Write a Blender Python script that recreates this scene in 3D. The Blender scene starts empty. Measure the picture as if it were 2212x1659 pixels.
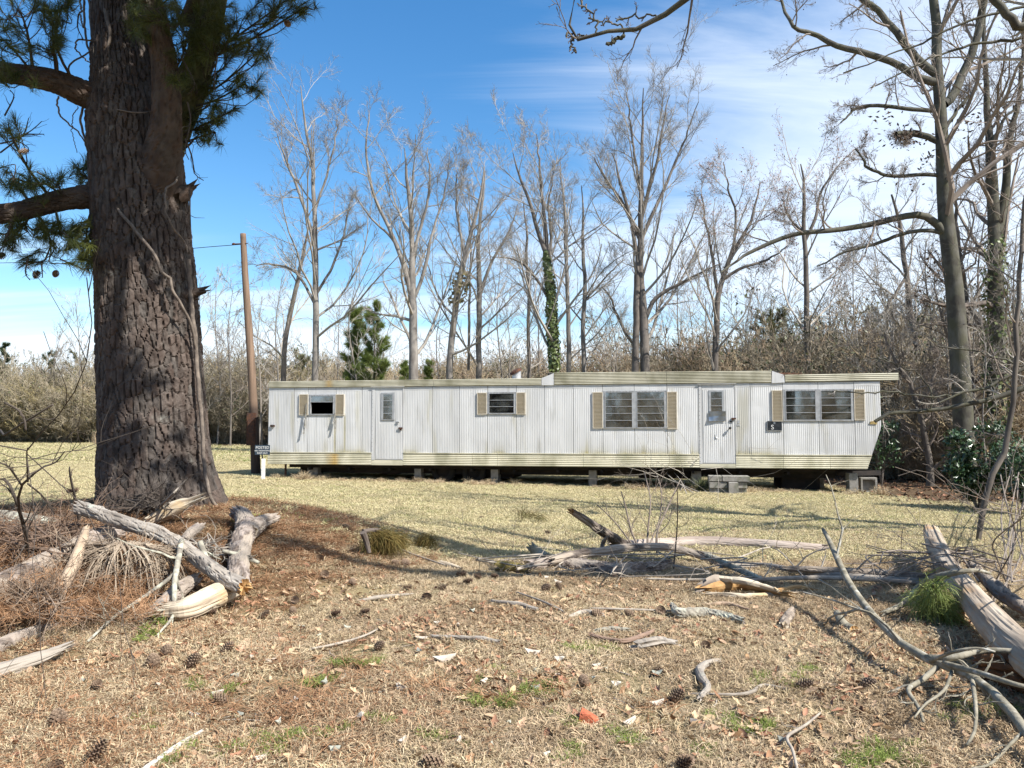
import bpy, math, random
import numpy as np
from mathutils import Vector, Matrix

# ------------------------------------------------------------------ camera, sky, sun, exposure
scn = bpy.context.scene
COL = scn.collection
EYE = np.array((0.0, 0.0, 1.6))
PITCH = math.atan(96.5 / 1661.0)
cam_d = bpy.data.cameras.new('camera')
cam_d.sensor_width = 36.0
cam_d.lens = 36.0 * 1661.0 / 2212.0
cam_d.clip_start = 0.1
cam_d.clip_end = 2000
cam = bpy.data.objects.new('camera', cam_d)
COL.objects.link(cam)
cam.location = EYE
cam.rotation_euler = (math.pi / 2 + PITCH, 0, 0)
scn.camera = cam

SUN = np.array((1.95, -1.36, 2.5)); SUN /= np.linalg.norm(SUN)
sun_d = bpy.data.lights.new('sun', 'SUN')
sun_d.energy = 5.0
sun_d.angle = math.radians(0.5)
sun_d.color = (1.0, 0.955, 0.88)
sun = bpy.data.objects.new('sun', sun_d)
COL.objects.link(sun)
sun.rotation_euler = Vector(SUN).to_track_quat('Z', 'Y').to_euler()
sun.location = (20, -14, 40)

world = bpy.data.worlds.new('World')
scn.world = world
world.use_nodes = True
wn = world.node_tree
wn.nodes.clear()
def wnode(t, **kw):
    n = wn.nodes.new(t)
    for k, v in kw.items():
        setattr(n, k, v)
    return n
w_out = wnode('ShaderNodeOutputWorld')
w_bg = wnode('ShaderNodeBackground')
w_bg.inputs['Strength'].default_value = 0.104
w_sky = wnode('ShaderNodeTexSky', sky_type='NISHITA', sun_disc=False)
w_sky.sun_elevation = math.asin(SUN[2])
w_sky.sun_rotation = math.atan2(SUN[0], SUN[1])
w_sky.air_density = 1.15
w_sky.dust_density = 0.35
w_sky.ozone_density = 2.6
w_tc = wnode('ShaderNodeTexCoord')
w_sep = wnode('ShaderNodeSeparateXYZ')
wn.links.new(w_tc.outputs['Generated'], w_sep.inputs[0])
def wmath(op, a, b=None, clamp=False):
    n = wnode('ShaderNodeMath', operation=op, use_clamp=clamp)
    for i, v in enumerate((a, b)):
        if v is None: continue
        if isinstance(v, (int, float)): n.inputs[i].default_value = v
        else: wn.links.new(v, n.inputs[i])
    return n.outputs[0]
def wsmooth(v, lo, hi):
    n = wnode('ShaderNodeMapRange', interpolation_type='SMOOTHSTEP')
    wn.links.new(v, n.inputs[0])
    n.inputs[1].default_value = lo; n.inputs[2].default_value = hi
    return n.outputs[0]
# cirrus: the view direction projected on a high flat layer, stretched noise
dz = wmath('ADD', wmath('MAXIMUM', w_sep.outputs['Z'], 0.0), 0.12)
cx = wmath('DIVIDE', w_sep.outputs['X'], dz)
cy = wmath('DIVIDE', w_sep.outputs['Y'], dz)
w_cmb = wnode('ShaderNodeCombineXYZ')
wn.links.new(cx, w_cmb.inputs[0]); wn.links.new(cy, w_cmb.inputs[1])
def cloudnoise(rot, sc, scale, detail, off, rough=0.6, dist=0.6):
    m = wnode('ShaderNodeMapping')
    wn.links.new(w_cmb.outputs[0], m.inputs['Vector'])
    m.inputs['Rotation'].default_value = (0, 0, math.radians(rot))
    m.inputs['Scale'].default_value = (sc[0], sc[1], 1)
    m.inputs['Location'].default_value = (off[0], off[1], 0)
    n = wnode('ShaderNodeTexNoise')
    n.inputs['Scale'].default_value = scale
    n.inputs['Detail'].default_value = detail
    n.inputs['Roughness'].default_value = rough
    n.inputs['Distortion'].default_value = dist
    wn.links.new(m.outputs[0], n.inputs['Vector'])
    return n.outputs['Fac']
big = cloudnoise(-35, (0.55, 1.0), 0.55, 3, (2.3, 0.4), 0.5, 0.3)
fine = cloudnoise(-52, (0.5, 1.7), 1.6, 9, (0.2, 5.1), 0.62, 0.9)
# more cirrus to the east (right), a bank of flat cloud low down
east = wmath('MULTIPLY', w_sep.outputs['X'], 1.15)
field = wmath('ADD', wmath('ADD', wmath('MULTIPLY', big, 0.70), wmath('MULTIPLY', fine, 0.55)), wmath('MULTIPLY', wmath('MINIMUM', wmath('MAXIMUM', east, -0.35), 0.62), 0.62))
cirrus = wmath('MULTIPLY', wsmooth(field, 0.54, 1.00), 0.78)
bank = cloudnoise(0, (0.16, 1.0), 1.5, 5, (1.7, 3.3), 0.5, 0.2)
low = wmath('SUBTRACT', 1.0, wsmooth(w_sep.outputs['Z'], 0.05, 0.30))
bankm = wmath('MULTIPLY', wsmooth(wmath('ADD', bank, wmath('MULTIPLY', low, 0.30)), 0.60, 0.76), wmath('MULTIPLY', low, 0.92))
cmask = wmath('MAXIMUM', cirrus, bankm, True)
w_hsv = wnode('ShaderNodeHueSaturation')
w_hsv.inputs['Saturation'].default_value = 1.32
w_hsv.inputs['Value'].default_value = 1.0
wn.links.new(w_sky.outputs[0], w_hsv.inputs['Color'])
w_mix = wnode('ShaderNodeMix', data_type='RGBA')
wn.links.new(cmask, w_mix.inputs[0])
wn.links.new(w_hsv.outputs[0], w_mix.inputs[6])
w_mix.inputs[7].default_value = (5.6, 6.1, 6.8, 1)
wn.links.new(w_mix.outputs[2], w_bg.inputs['Color'])
wn.links.new(w_bg.outputs[0], w_out.inputs['Surface'])

scn.view_settings.view_transform = 'Standard'
scn.view_settings.look = 'None'
scn.view_settings.gamma = 1.0
scn.view_settings.use_curve_mapping = False
scn.view_settings.exposure = 0.97
scn.render.engine = 'CYCLES'
scn.cycles.max_bounces = 6
scn.cycles.transparent_max_bounces = 12
scn.cycles.use_denoising = True

# ------------------------------------------------------------------ projection helpers (photo points -> real positions)
F = 1661.0
cp, sp = math.cos(PITCH), math.sin(PITCH)
def ray(dx, dy):
    a, b = (dx - 1106.0) / F, (829.5 - dy) / F
    return np.array((a, cp - b * sp, sp + b * cp))
def P(dx, dy, Y):
    """point at forward distance Y seen at (dx, dy)"""
    d = ray(dx, dy)
    return EYE + d * (Y / d[1])

def _hash(ix, iy, seed):
    h = (ix.astype(np.int64) * 374761393 + iy.astype(np.int64) * 668265263 + seed * 1442695041) & 0x7fffffff
    h = (h ^ (h >> 13)) * 1274126177 & 0x7fffffff
    return ((h ^ (h >> 16)) & 0xffff) / 65535.0
def vnoise(x, y, seed=0):
    x = np.asarray(x, float); y = np.asarray(y, float)
    ix, iy = np.floor(x), np.floor(y)
    fx, fy = x - ix, y - iy
    fx = fx * fx * (3 - 2 * fx); fy = fy * fy * (3 - 2 * fy)
    ix = ix.astype(np.int64); iy = iy.astype(np.int64)
    a, b = _hash(ix, iy, seed), _hash(ix + 1, iy, seed)
    c, d = _hash(ix, iy + 1, seed), _hash(ix + 1, iy + 1, seed)
    return (a * (1 - fx) + b * fx) * (1 - fy) + (c * (1 - fx) + d * fx) * fy
def fbm(x, y, seed=0, octv=3):
    s, a, t = 0, 1.0, 0
    for k in range(octv):
        s = s + a * vnoise(x * 2 ** k, y * 2 ** k, seed + k * 17); t += a; a *= .5
    return s / t
def sstep(a, b, x):
    t = np.clip((np.asarray(x, float) - a) / (b - a), 0, 1)
    return t * t * (3 - 2 * t)

PINE = (-4.36, 9.9)
def mound(x, y):
    d = np.hypot((x - PINE[0]) * np.where(x > PINE[0], 1.0, 0.55), (y - PINE[1]) * np.where(y < PINE[1], .93, 1.0))
    return 0.60 * (1 - sstep(0.7, 3.9, d))
def H(x, y):
    x = np.asarray(x, float); y = np.asarray(y, float)
    left = sstep(11, 24, y) * np.clip((4.0 - x) / 12.0, -0.35, 1.0) * 0.20
    far = sstep(24, 62, y) * np.where(x < 6, 0.33, 0.33 - np.clip((x - 6) / 20, 0, 1) * 0.25)
    z = left + far + mound(x, y)
    z = z + (fbm(x * .55, y * .55, 3) - .5) * 0.07 * sstep(0, 5, np.abs(y) + 2)
    return z
def Hs(x, y):
    return float(H(np.array([x]), np.array([y]))[0])
def G(dx, dy, h=0.0):
    """where the sight line through (dx, dy) meets the ground raised by h"""
    d = ray(dx, dy)
    t = np.concatenate([np.linspace(1.5, 30, 1400), np.linspace(30.1, 200, 1200)])
    x, y, z = EYE[0] + d[0] * t, EYE[1] + d[1] * t, EYE[2] + d[2] * t
    f = z - H(x, y) - h
    k = np.argmax(f < 0)
    if not (f < 0).any():
        k = len(t) - 1
    if k > 0:
        a = f[k - 1] / (f[k - 1] - f[k]); tt = t[k - 1] + (t[k] - t[k - 1]) * a
    else: tt = t[0]
    return EYE + d * tt
def px(n, Y):
    return n * Y / F

# ------------------------------------------------------------------ mesh building
def norm(v):
    return v / np.maximum(np.linalg.norm(v, axis=-1, keepdims=True), 1e-9)

class MB:
    def __init__(s):
        s.V, s.Q, s.T, s.tone, s.qm, s.tm, s.n, s.UV = [], [], [], [], [], [], 0, []
    def add(s, V, quads=None, tris=None, mi=0, tone=0.0, uv=None):
        V = np.asarray(V, float).reshape(-1, 3)
        s.UV.append(V if uv is None else np.asarray(uv, float).reshape(-1, 3))
        if quads is not None and len(quads):
            q = np.asarray(quads, np.int64).reshape(-1, 4); s.Q.append(q + s.n); s.qm.append(np.full(len(q), mi))
        if tris is not None and len(tris):
            t = np.asarray(tris, np.int64).reshape(-1, 3); s.T.append(t + s.n); s.tm.append(np.full(len(t), mi))
        s.V.append(V)
        s.tone.append(np.broadcast_to(np.asarray(tone, float), (len(V),)).copy())
        s.n += len(V)
    def box(s, lo, hi, mi=0, tone=0.0, M=None):
        (x0, y0, z0), (x1, y1, z1) = lo, hi
        V = np.array([(x0, y0, z0), (x1, y0, z0), (x1, y1, z0), (x0, y1, z0), (x0, y0, z1), (x1, y0, z1), (x1, y1, z1), (x0, y1, z1)], float)
        if M is not None:
            V = V @ np.array(M.to_3x3()).T + np.array(M.translation)
        s.add(V, [(0, 3, 2, 1), (4, 5, 6, 7), (0, 1, 5, 4), (1, 2, 6, 5), (2, 3, 7, 6), (3, 0, 4, 7)], mi=mi, tone=tone)
    def hexa(s, V8, mi=0, tone=0.0):
        s.add(V8, [(0, 3, 2, 1), (4, 5, 6, 7), (0, 1, 5, 4), (1, 2, 6, 5), (2, 3, 7, 6), (3, 0, 4, 7)], mi=mi, tone=tone)
    def tubes(s, Pth, R, sides=6, mi=0, tone=0.0, cap=False):
        Pth = np.asarray(Pth, float); R = np.asarray(R, float)
        if Pth.ndim == 2: Pth, R = Pth[None], R[None]
        B, n, _ = Pth.shape
        if B == 0: return
        T = np.empty_like(Pth)
        T[:, 1:-1] = Pth[:, 2:] - Pth[:, :-2]
        T[:, 0] = Pth[:, 1] - Pth[:, 0]; T[:, -1] = Pth[:, -1] - Pth[:, -2]
        T = norm(T)
        m = np.abs(norm(Pth[:, -1] - Pth[:, 0]))
        ref = np.eye(3)[np.argmin(m, axis=1)][:, None, :]
        U = norm(np.cross(T, np.broadcast_to(ref, T.shape)))
        W = np.cross(T, U)
        a = np.arange(sides) / sides * 2 * math.pi
        V = Pth[:, :, None, :] + R[:, :, None, None] * (U[:, :, None, :] * np.cos(a)[None, None, :, None] + W[:, :, None, :] * np.sin(a)[None, None, :, None])
        i = np.arange(n - 1)[:, None] * sides
        j = np.arange(sides)[None, :]; k = (j + 1) % sides
        q = np.stack([i + j, i + k, i + sides + k, i + sides + j], -1).reshape(-1, 4)
        q = (q[None] + (np.arange(B) * n * sides)[:, None, None]).reshape(-1, 4)
        tn = tone
        if np.ndim(tone) == 1 and len(tone) == B and B > 1:
            tn = np.repeat(np.asarray(tone), n * sides)
        tris = None
        VV = V.reshape(-1, 3)
        if cap and B == 1:
            c0, c1 = n * sides, n * sides + 1
            VV = np.vstack([VV, Pth[0, :1], Pth[0, -1:]])
            tris = [(c0, (x + 1) % sides, x) for x in range(sides)] + [(c1, (n - 1) * sides + x, (n - 1) * sides + (x + 1) % sides) for x in range(sides)]
        s.add(VV, q, tris, mi, tn)
    def arrays(s):
        V = np.vstack(s.V)
        Q = np.vstack(s.Q) if s.Q else np.zeros((0, 4), np.int64)
        T = np.vstack(s.T) if s.T else np.zeros((0, 3), np.int64)
        mi = np.concatenate([np.concatenate(s.qm) if s.qm else np.zeros(0), np.concatenate(s.tm) if s.tm else np.zeros(0)]).astype(np.int32)
        return V, Q, T, mi, np.concatenate(s.tone)
    def mesh(s, name, mats, smooth=False):
        V, Q, T, mi, tone = s.arrays()
        me = bpy.data.meshes.new(name)
        me.vertices.add(len(V)); me.vertices.foreach_set('co', V.astype(np.float32).ravel())
        nl = len(Q) * 4 + len(T) * 3
        me.loops.add(nl)
        me.loops.foreach_set('vertex_index', np.concatenate([Q.ravel(), T.ravel()]).astype(np.int32))
        me.polygons.add(len(Q) + len(T))
        st = np.concatenate([np.arange(len(Q)) * 4, len(Q) * 4 + np.arange(len(T)) * 3]).astype(np.int32)
        me.polygons.foreach_set('loop_start', st)
        me.polygons.foreach_set('material_index', mi)
        me.polygons.foreach_set('use_smooth', np.full(len(Q) + len(T), smooth))
        for m in (mats if isinstance(mats, (list, tuple)) else [mats]): me.materials.append(m)
        me.update(calc_edges=True)
        at = me.attributes.new('tone', 'FLOAT', 'POINT'); at.data.foreach_set('value', tone.astype(np.float32))
        if any(a is not b for a, b in zip(s.UV, s.V)):
            at = me.attributes.new('grain', 'FLOAT_VECTOR', 'POINT'); at.data.foreach_set('vector', np.vstack(s.UV).astype(np.float32).ravel())
        return me
    def build(s, name, mats, parent=None, smooth=False):
        return link(name, s.mesh(name, mats, smooth), parent)

def link(name, data, parent=None):
    o = bpy.data.objects.new(name, data)
    COL.objects.link(o)
    if parent is not None: o.parent = parent
    return o
def tag(o, label=None, cat=None, group=None, kind=None):
    if label: o['label'] = label
    if cat: o['category'] = cat
    if group: o['group'] = group
    if kind: o['kind'] = kind
    return o
def thing(name, label, cat, loc=(0, 0, 0), rz=0.0, group=None):
    o = bpy.data.objects.new(name, None)
    COL.objects.link(o)
    o.empty_display_size = .2
    o.location = loc; o.rotation_euler = (0, 0, rz)
    return tag(o, label, cat, group)
def local(o, V):
    """world points into the frame of a thing whose Empty stands unrotated"""
    return np.asarray(V, float) - np.array(o.location)

# ------------------------------------------------------------------ materials
def mat(name, c1, c2=None, scale=4.0, detail=5.0, rough=0.85, stretch=(1, 1, 1), lo=0.35, hi=0.65, tone_c=None, tone_mul=1.0,
        vary=0.0, bump=0.0, bscale=20.0, bstretch=None, spec=0.25, metal=0.0, c3=None, scale3=1.2, lo3=.55, hi3=.7, stretch3=(1, 1, 1), trans=0.0, huev=0.0, grain=False):
    m = bpy.data.materials.new(name); m.use_nodes = True
    nt = m.node_tree; nt.nodes.clear()
    N = nt.nodes.new; L = nt.links.new
    out = N('ShaderNodeOutputMaterial'); b = N('ShaderNodeBsdfPrincipled')
    L(b.outputs[0], out.inputs['Surface'])
    b.inputs['Roughness'].default_value = rough
    b.inputs['Metallic'].default_value = metal
    b.inputs['Specular IOR Level'].default_value = spec
    tc = N('ShaderNodeTexCoord')
    crd = tc.outputs['Object']
    if grain:
        ga = N('ShaderNodeAttribute'); ga.attribute_name = 'grain'; crd = ga.outputs['Vector']
    def noise_of(sc, st, det=detail):
        mp = N('ShaderNodeMapping'); L(crd, mp.inputs['Vector']); mp.inputs['Scale'].default_value = st
        n = N('ShaderNodeTexNoise'); n.inputs['Scale'].default_value = sc; n.inputs['Detail'].default_value = det
        L(mp.outputs[0], n.inputs['Vector']); return n.outputs['Fac']
    def ramp(v, a, c):
        r = N('ShaderNodeMapRange'); L(v, r.inputs[0]); r.inputs[1].default_value = a; r.inputs[2].default_value = c; return r.outputs[0]
    def mixc(f, a, c):
        x = N('ShaderNodeMix'); x.data_type = 'RGBA'; L(f, x.inputs[0])
        for v, i in ((a, 6), (c, 7)):
            if isinstance(v, tuple): x.inputs[i].default_value = (*v, 1)
            else: L(v, x.inputs[i])
        return x.outputs[2]
    col = c1
    if c2 is not None: col = mixc(ramp(noise_of(scale, stretch), lo, hi), c1, c2)
    if c3 is not None: col = mixc(ramp(noise_of(scale3, stretch3, 4), lo3, hi3), col, c3)
    if tone_c is not None:
        at = N('ShaderNodeAttribute'); at.attribute_name = 'tone'
        f = at.outputs['Fac']
        if tone_mul != 1.0:
            k = N('ShaderNodeMath'); k.operation = 'MULTIPLY'; L(f, k.inputs[0]); k.inputs[1].default_value = tone_mul; f = k.outputs[0]
        col = mixc(f, col, tone_c)
    if vary or huev:
        oi = N('ShaderNodeObjectInfo'); hs = N('ShaderNodeHueSaturation')
        r = N('ShaderNodeMapRange'); L(oi.outputs['Random'], r.inputs[0]); r.inputs[3].default_value = 1 - vary; r.inputs[4].default_value = 1 + vary
        L(r.outputs[0], hs.inputs['Value'])
        if huev:
            k = N('ShaderNodeMath'); k.operation = 'MULTIPLY'; L(oi.outputs['Random'], k.inputs[0]); k.inputs[1].default_value = 7.31
            fr = N('ShaderNodeMath'); fr.operation = 'FRACT'; L(k.outputs[0], fr.inputs[0])
            r2 = N('ShaderNodeMapRange'); L(fr.outputs[0], r2.inputs[0]); r2.inputs[3].default_value = .5 - huev; r2.inputs[4].default_value = .5 + huev
            L(r2.outputs[0], hs.inputs['Hue'])
        if isinstance(col, tuple): hs.inputs['Color'].default_value = (*col, 1)
        else: L(col, hs.inputs['Color'])
        col = hs.outputs[0]
    if isinstance(col, tuple): b.inputs['Base Color'].default_value = (*col, 1)
    else: L(col, b.inputs['Base Color'])
    if bump:
        bp = N('ShaderNodeBump'); bp.inputs['Strength'].default_value = 1.0; bp.inputs['Distance'].default_value = bump
        L(noise_of(bscale, bstretch or stretch, 6), bp.inputs['Height']); L(bp.outputs[0], b.inputs['Normal'])
    if trans:
        tr = N('ShaderNodeBsdfTranslucent'); mx = N('ShaderNodeMixShader'); mx.inputs[0].default_value = trans
        if isinstance(col, tuple): tr.inputs['Color'].default_value = (*col, 1)
        else: L(col, tr.inputs['Color'])
        L(b.outputs[0], mx.inputs[1]); L(tr.outputs[0], mx.inputs[2]); L(mx.outputs[0], out.inputs['Surface'])
    return m

# ------------------------------------------------------------------ scatter (only for stuff nobody could count)
def scatter(name, pts, rots, scl, sources, label=None, idx=None):
    src = bpy.data.collections.new(name + '_source')
    for o in sources: src.objects.link(o)
    me = bpy.data.meshes.new(name)
    n = len(pts)
    me.vertices.add(n); me.vertices.foreach_set('co', np.asarray(pts, np.float32).ravel())
    a = me.attributes.new('rot', 'FLOAT_VECTOR', 'POINT'); a.data.foreach_set('vector', np.asarray(rots, np.float32).ravel())
    a = me.attributes.new('scl', 'FLOAT', 'POINT'); a.data.foreach_set('value', np.asarray(scl, np.float32))
    if idx is None: idx = np.random.default_rng(len(name)).integers(0, len(sources), n)
    a = me.attributes.new('pick', 'INT', 'POINT'); a.data.foreach_set('value', np.asarray(idx, np.int32))
    o = link(name, me)
    ng = bpy.data.node_groups.new(name, 'GeometryNodeTree')
    ng.interface.new_socket('Geometry', in_out='INPUT', socket_type='NodeSocketGeometry')
    ng.interface.new_socket('Geometry', in_out='OUTPUT', socket_type='NodeSocketGeometry')
    gi, go = ng.nodes.new('NodeGroupInput'), ng.nodes.new('NodeGroupOutput')
    ip = ng.nodes.new('GeometryNodeInstanceOnPoints')
    ci = ng.nodes.new('GeometryNodeCollectionInfo'); ci.inputs[0].default_value = src
    ci.inputs['Separate Children'].default_value = True; ci.inputs['Reset Children'].default_value = True
    def attr(nm, ty):
        k = ng.nodes.new('GeometryNodeInputNamedAttribute'); k.data_type = ty; k.inputs[0].default_value = nm; return k.outputs[0]
    ip.inputs['Pick Instance'].default_value = True
    L = ng.links.new
    L(gi.outputs[0], ip.inputs['Points']); L(ci.outputs[0], ip.inputs['Instance'])
    L(attr('pick', 'INT'), ip.inputs['Instance Index']); L(attr('rot', 'FLOAT_VECTOR'), ip.inputs['Rotation']); L(attr('scl', 'FLOAT'), ip.inputs['Scale'])
    L(ip.outputs[0], go.inputs[0])
    md = o.modifiers.new('scatter', 'NODES'); md.node_group = ng
    return tag(o, label, None, None, 'stuff')

# ------------------------------------------------------------------ curves and branching
def smooth_path(pts, n):
    """Catmull-Rom through rows of pts (any columns), n samples"""
    p = np.asarray(pts, float)
    if len(p) < 3:
        t = np.linspace(0, 1, n)[:, None]; return p[0] * (1 - t) + p[-1] * t
    q = np.vstack([2 * p[0] - p[1], p, 2 * p[-1] - p[-2]])
    d = np.r_[0, np.cumsum(np.linalg.norm(np.diff(p[:, :3], axis=0), axis=1))]
    u = np.interp(np.linspace(0, d[-1], n), d, np.arange(len(p)))
    i = np.clip(np.floor(u).astype(int), 0, len(p) - 2); f = (u - i)[:, None]
    a, b, c, e = q[i], q[i + 1], q[i + 2], q[i + 3]
    return .5 * (2 * b + (c - a) * f + (2 * a - 5 * b + 4 * c - e) * f ** 2 + (3 * b - a - 3 * c + e) * f ** 3)

def grow(rng, Pp, Rp, k, t0=.25, t1=1.0, ang=.8, ang_sd=.15, lf=.45, lsd=.2, n=5, up=.1, wob=.12, rf=.55, rmin=.006, tip=.3, fall=.55, bias=None, lmax=None, lmin=None):
    if Pp.ndim == 2: Pp, Rp = Pp[None], Rp[None]
    B, m, _ = Pp.shape
    idx = np.repeat(np.arange(B), k)
    M = B * k
    t = (np.tile(np.arange(k), B) + rng.random(M)) / k * (t1 - t0) + t0
    f = t * (m - 1); i = np.clip(np.floor(f).astype(int), 0, m - 2); fr = (f - i)[:, None]
    pos = Pp[idx, i] * (1 - fr) + Pp[idx, i + 1] * fr
    tan = norm(Pp[idx, i + 1] - Pp[idx, i])
    rad = Rp[idx, i] * (1 - fr[:, 0]) + Rp[idx, i + 1] * fr[:, 0]
    plen = np.linalg.norm(np.diff(Pp, axis=1), axis=2).sum(1)[idx]
    rnd = rng.normal(size=(M, 3))
    perp = norm(rnd - tan * (rnd * tan).sum(1, keepdims=True))
    a = (ang + ang_sd * rng.normal(size=M))[:, None]
    d = tan * np.cos(a) + perp * np.sin(a)
    if bias is not None: d = norm(d + np.asarray(bias))
    L = plen * lf * (1 - fall * t) * np.clip(1 + lsd * rng.normal(size=M), .4, 1.8)
    if lmax: L = np.minimum(L, lmax)
    if lmin: L = np.maximum(L, lmin * (.6 + .8 * rng.random(M)))
    r0 = np.maximum(rad * rf, rmin)
    out = np.empty((M, n, 3)); out[:, 0] = pos
    step = (L / (n - 1))[:, None]
    for s in range(1, n):
        d = norm(d + np.array((0, 0, up)) + wob * rng.normal(size=(M, 3)))
        out[:, s] = out[:, s - 1] + d * step
    R = r0[:, None] * np.linspace(1, tip, n)[None] 
    R = np.maximum(R, rmin * .6)
    return out, R

def log_mesh(mb, pts, n, sides, seed, amp=.012, cell=(.05, .11), jag=.0, mi=0, endmi=None, knots=0.0, hollow=False, tone=None, flare=None, edge=(.02, .22), rough=.7, peel=0.0):
    """bark covered tube: pts rows are x, y, z, radius; plates and fissures are displaced geometry"""
    p = smooth_path(pts, n)
    ctr, R = p[:, :3], np.maximum(p[:, 3], .002)
    T = np.gradient(ctr, axis=0); T = norm(T)
    U = np.empty_like(T)
    u = np.cross(T[0], (0, 1, 0) if abs(T[0][1]) < .8 else (1, 0, 0)); u /= np.linalg.norm(u)
    for k in range(n):
        u = u - T[k] * (u @ T[k]); u /= np.linalg.norm(u); U[k] = u
    W = np.cross(T, U)
    ln = np.r_[0, np.cumsum(np.linalg.norm(np.diff(ctr, axis=0), axis=1))]
    th = np.arange(sides) / sides * 2 * math.pi
    r0 = R.mean()
    na = max(4, int(round(2 * math.pi * r0 / cell[0])))
    ca = th / (2 * math.pi) * na
    cl = ln / cell[1]
    A, Lg = np.meshgrid(ca, cl)
    wobx = (fbm(A * .7, Lg * .7, seed + 5) - .5) * 1.1
    ia = np.floor(A).astype(np.int64); il = np.floor(Lg + wobx * .6).astype(np.int64)
    f1 = np.full(A.shape, 9.0); f2 = f1.copy(); idm = np.zeros(A.shape); s1 = np.zeros(A.shape + (2,)); s2 = s1.copy()
    for oa in (-1, 0, 1):
        for ol in (-1, 0, 1):
            ja = (ia + oa) % na; jl = il + ol
            sx = ia + oa + .10 + .8 * _hash(ja, jl, seed); sy = jl + .05 + .9 * _hash(ja, jl, seed + 91)
            d = np.hypot(A + wobx * .35 - sx, (Lg + wobx * .6) - sy)
            hid = _hash(ja, jl, seed + 33); sxy = np.stack([sx, sy], -1)
            nearer = d < f1; second = ~nearer & (d < f2)
            f2 = np.where(nearer, f1, np.where(second, d, f2)); s2 = np.where(nearer[..., None], s1, np.where(second[..., None], sxy, s2))
            s1 = np.where(nearer[..., None], sxy, s1); idm = np.where(nearer, hid, idm); f1 = np.where(nearer, d, f1)
    dv = np.abs(s2 - s1); upright = sstep(.25, .65, dv[..., 0] / (dv.sum(-1) + 1e-6))    # 1 where the gap runs up the stem
    e = 1 - (1 - sstep(edge[0], edge[1], f2 - f1)) * (.30 + .70 * upright)
    fine = fbm(A * 3.1, Lg * 4.3, seed + 60) - .5
    disp = amp * (e * (.70 + .50 * idm) - .6 + fine * rough)
    if peel:   # bark fallen away in ragged patches, split grain on the bare wood
        pt = sstep(.50, .55, fbm(A * .30 + 3, Lg * .22, seed + 21, 4)); gr = np.abs(fbm(A * 1.7, Lg * .16, seed + 22, 3) - .5)
        disp = disp * (1 - .8 * pt) - pt * (peel + .010 * (1 - sstep(0, .06, gr)))
    if flare is not None: disp = disp + flare(th[None, :], ln[:, None])
    Rr = R[:, None] + disp
    if knots: Rr = Rr * (1 + knots * (fbm(A * .45 + 9, Lg * .30, seed + 77, 2) - .5))
    V = ctr[:, None, :] + Rr[:, :, None] * (U[:, None, :] * np.cos(th)[None, :, None] + W[:, None, :] * np.sin(th)[None, :, None])
    if jag:
        j = (_hash(np.arange(sides), np.zeros(sides, int), seed + 7) ** 2 * 1.6 - .2) * jag
        V[0] -= T[0] * j[:, None]; V[-1] += T[-1] * j[::-1, None]
    i = np.arange(n - 1)[:, None] * sides; j = np.arange(sides)[None]; k = (j + 1) % sides
    q = np.stack([i + j, i + k, i + sides + k, i + sides + j], -1).reshape(-1, 4)
    if peel and tone is None: tone = (pt * (.75 + .5 * fbm(A * 2, Lg * .3, seed + 9))).reshape(-1)
    tn = (idm * .8 + .2 * fbm(A, Lg, seed + 4)).reshape(-1) if tone is None else tone
    uvw = np.stack([np.cos(th)[None] * r0 + 0 * disp, np.sin(th)[None] * r0 + 0 * disp, ln[:, None] + 0 * disp + seed * 1.7], -1)
    mb.add(V.reshape(-1, 3), q, mi=mi, tone=tn, uv=uvw)
    # cut / broken ends: a ring of the same count, drawn in or sunk when hollow
    for end in (0, -1):
        ring = V[end]
        sgn = -1 if end == 0 else 1
        c = ring.mean(0)
        dep = -.25 * R[end] * sgn if not hollow else -1.6 * R[end] * sgn
        inner = c + (ring - c) * .62 + T[end] * dep * (.4 if not hollow else 1) + T[end] * (_hash(np.arange(sides), np.zeros(sides, int), seed + 3)[:, None] - .5) * R[end] * .25
        VV = np.vstack([ring, inner, c[None] + T[end] * dep * .8])
        jj = np.arange(sides); kk = (jj + 1) % sides
        qq = np.stack([jj, kk, sides + kk, sides + jj], -1); tt = np.stack([sides + jj, sides + kk, np.full(sides, 2 * sides)], -1)
        if end == 0: qq, tt = qq[:, ::-1], tt[:, ::-1]
        mb.add(VV, qq, tt, mi=mi if endmi is None else endmi, tone=.4)

# ------------------------------------------------------------------ place words for small repeats, found from the landmarks around them
def place_labels(items, marks, head, side_only=False):
    """items: [(dx, dy)], marks: [(name, dx, dy)] -> one label each"""
    rows = []
    for i, (x, y) in enumerate(items):
        d = [((x - mx) ** 2 + ((y - my) * (0 if side_only else 1.6)) ** 2) ** .5 for _, mx, my in marks]
        k = int(np.argmin(d)); _, mx, my = marks[k]
        if side_only or abs(x - mx) > 1.6 * abs(y - my): w = 'right of' if x > mx else 'left of'
        else: w = 'in front of' if y > my else 'behind'
        rows.append((k, w, d[k], i))
    out = [''] * len(items); seen = {}
    step = ('just %s', 'second nearest %s', 'third nearest %s', 'fourth out %s', 'fifth out %s', 'sixth out %s', 'seventh out %s', 'eighth out %s')
    for k, w, d, i in sorted(rows):
        n = seen.get((k, w), 0); seen[(k, w)] = n + 1
        out[i] = head + ' ' + step[min(n, 7)] % w + ' the ' + marks[k][0]
    return out
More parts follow.
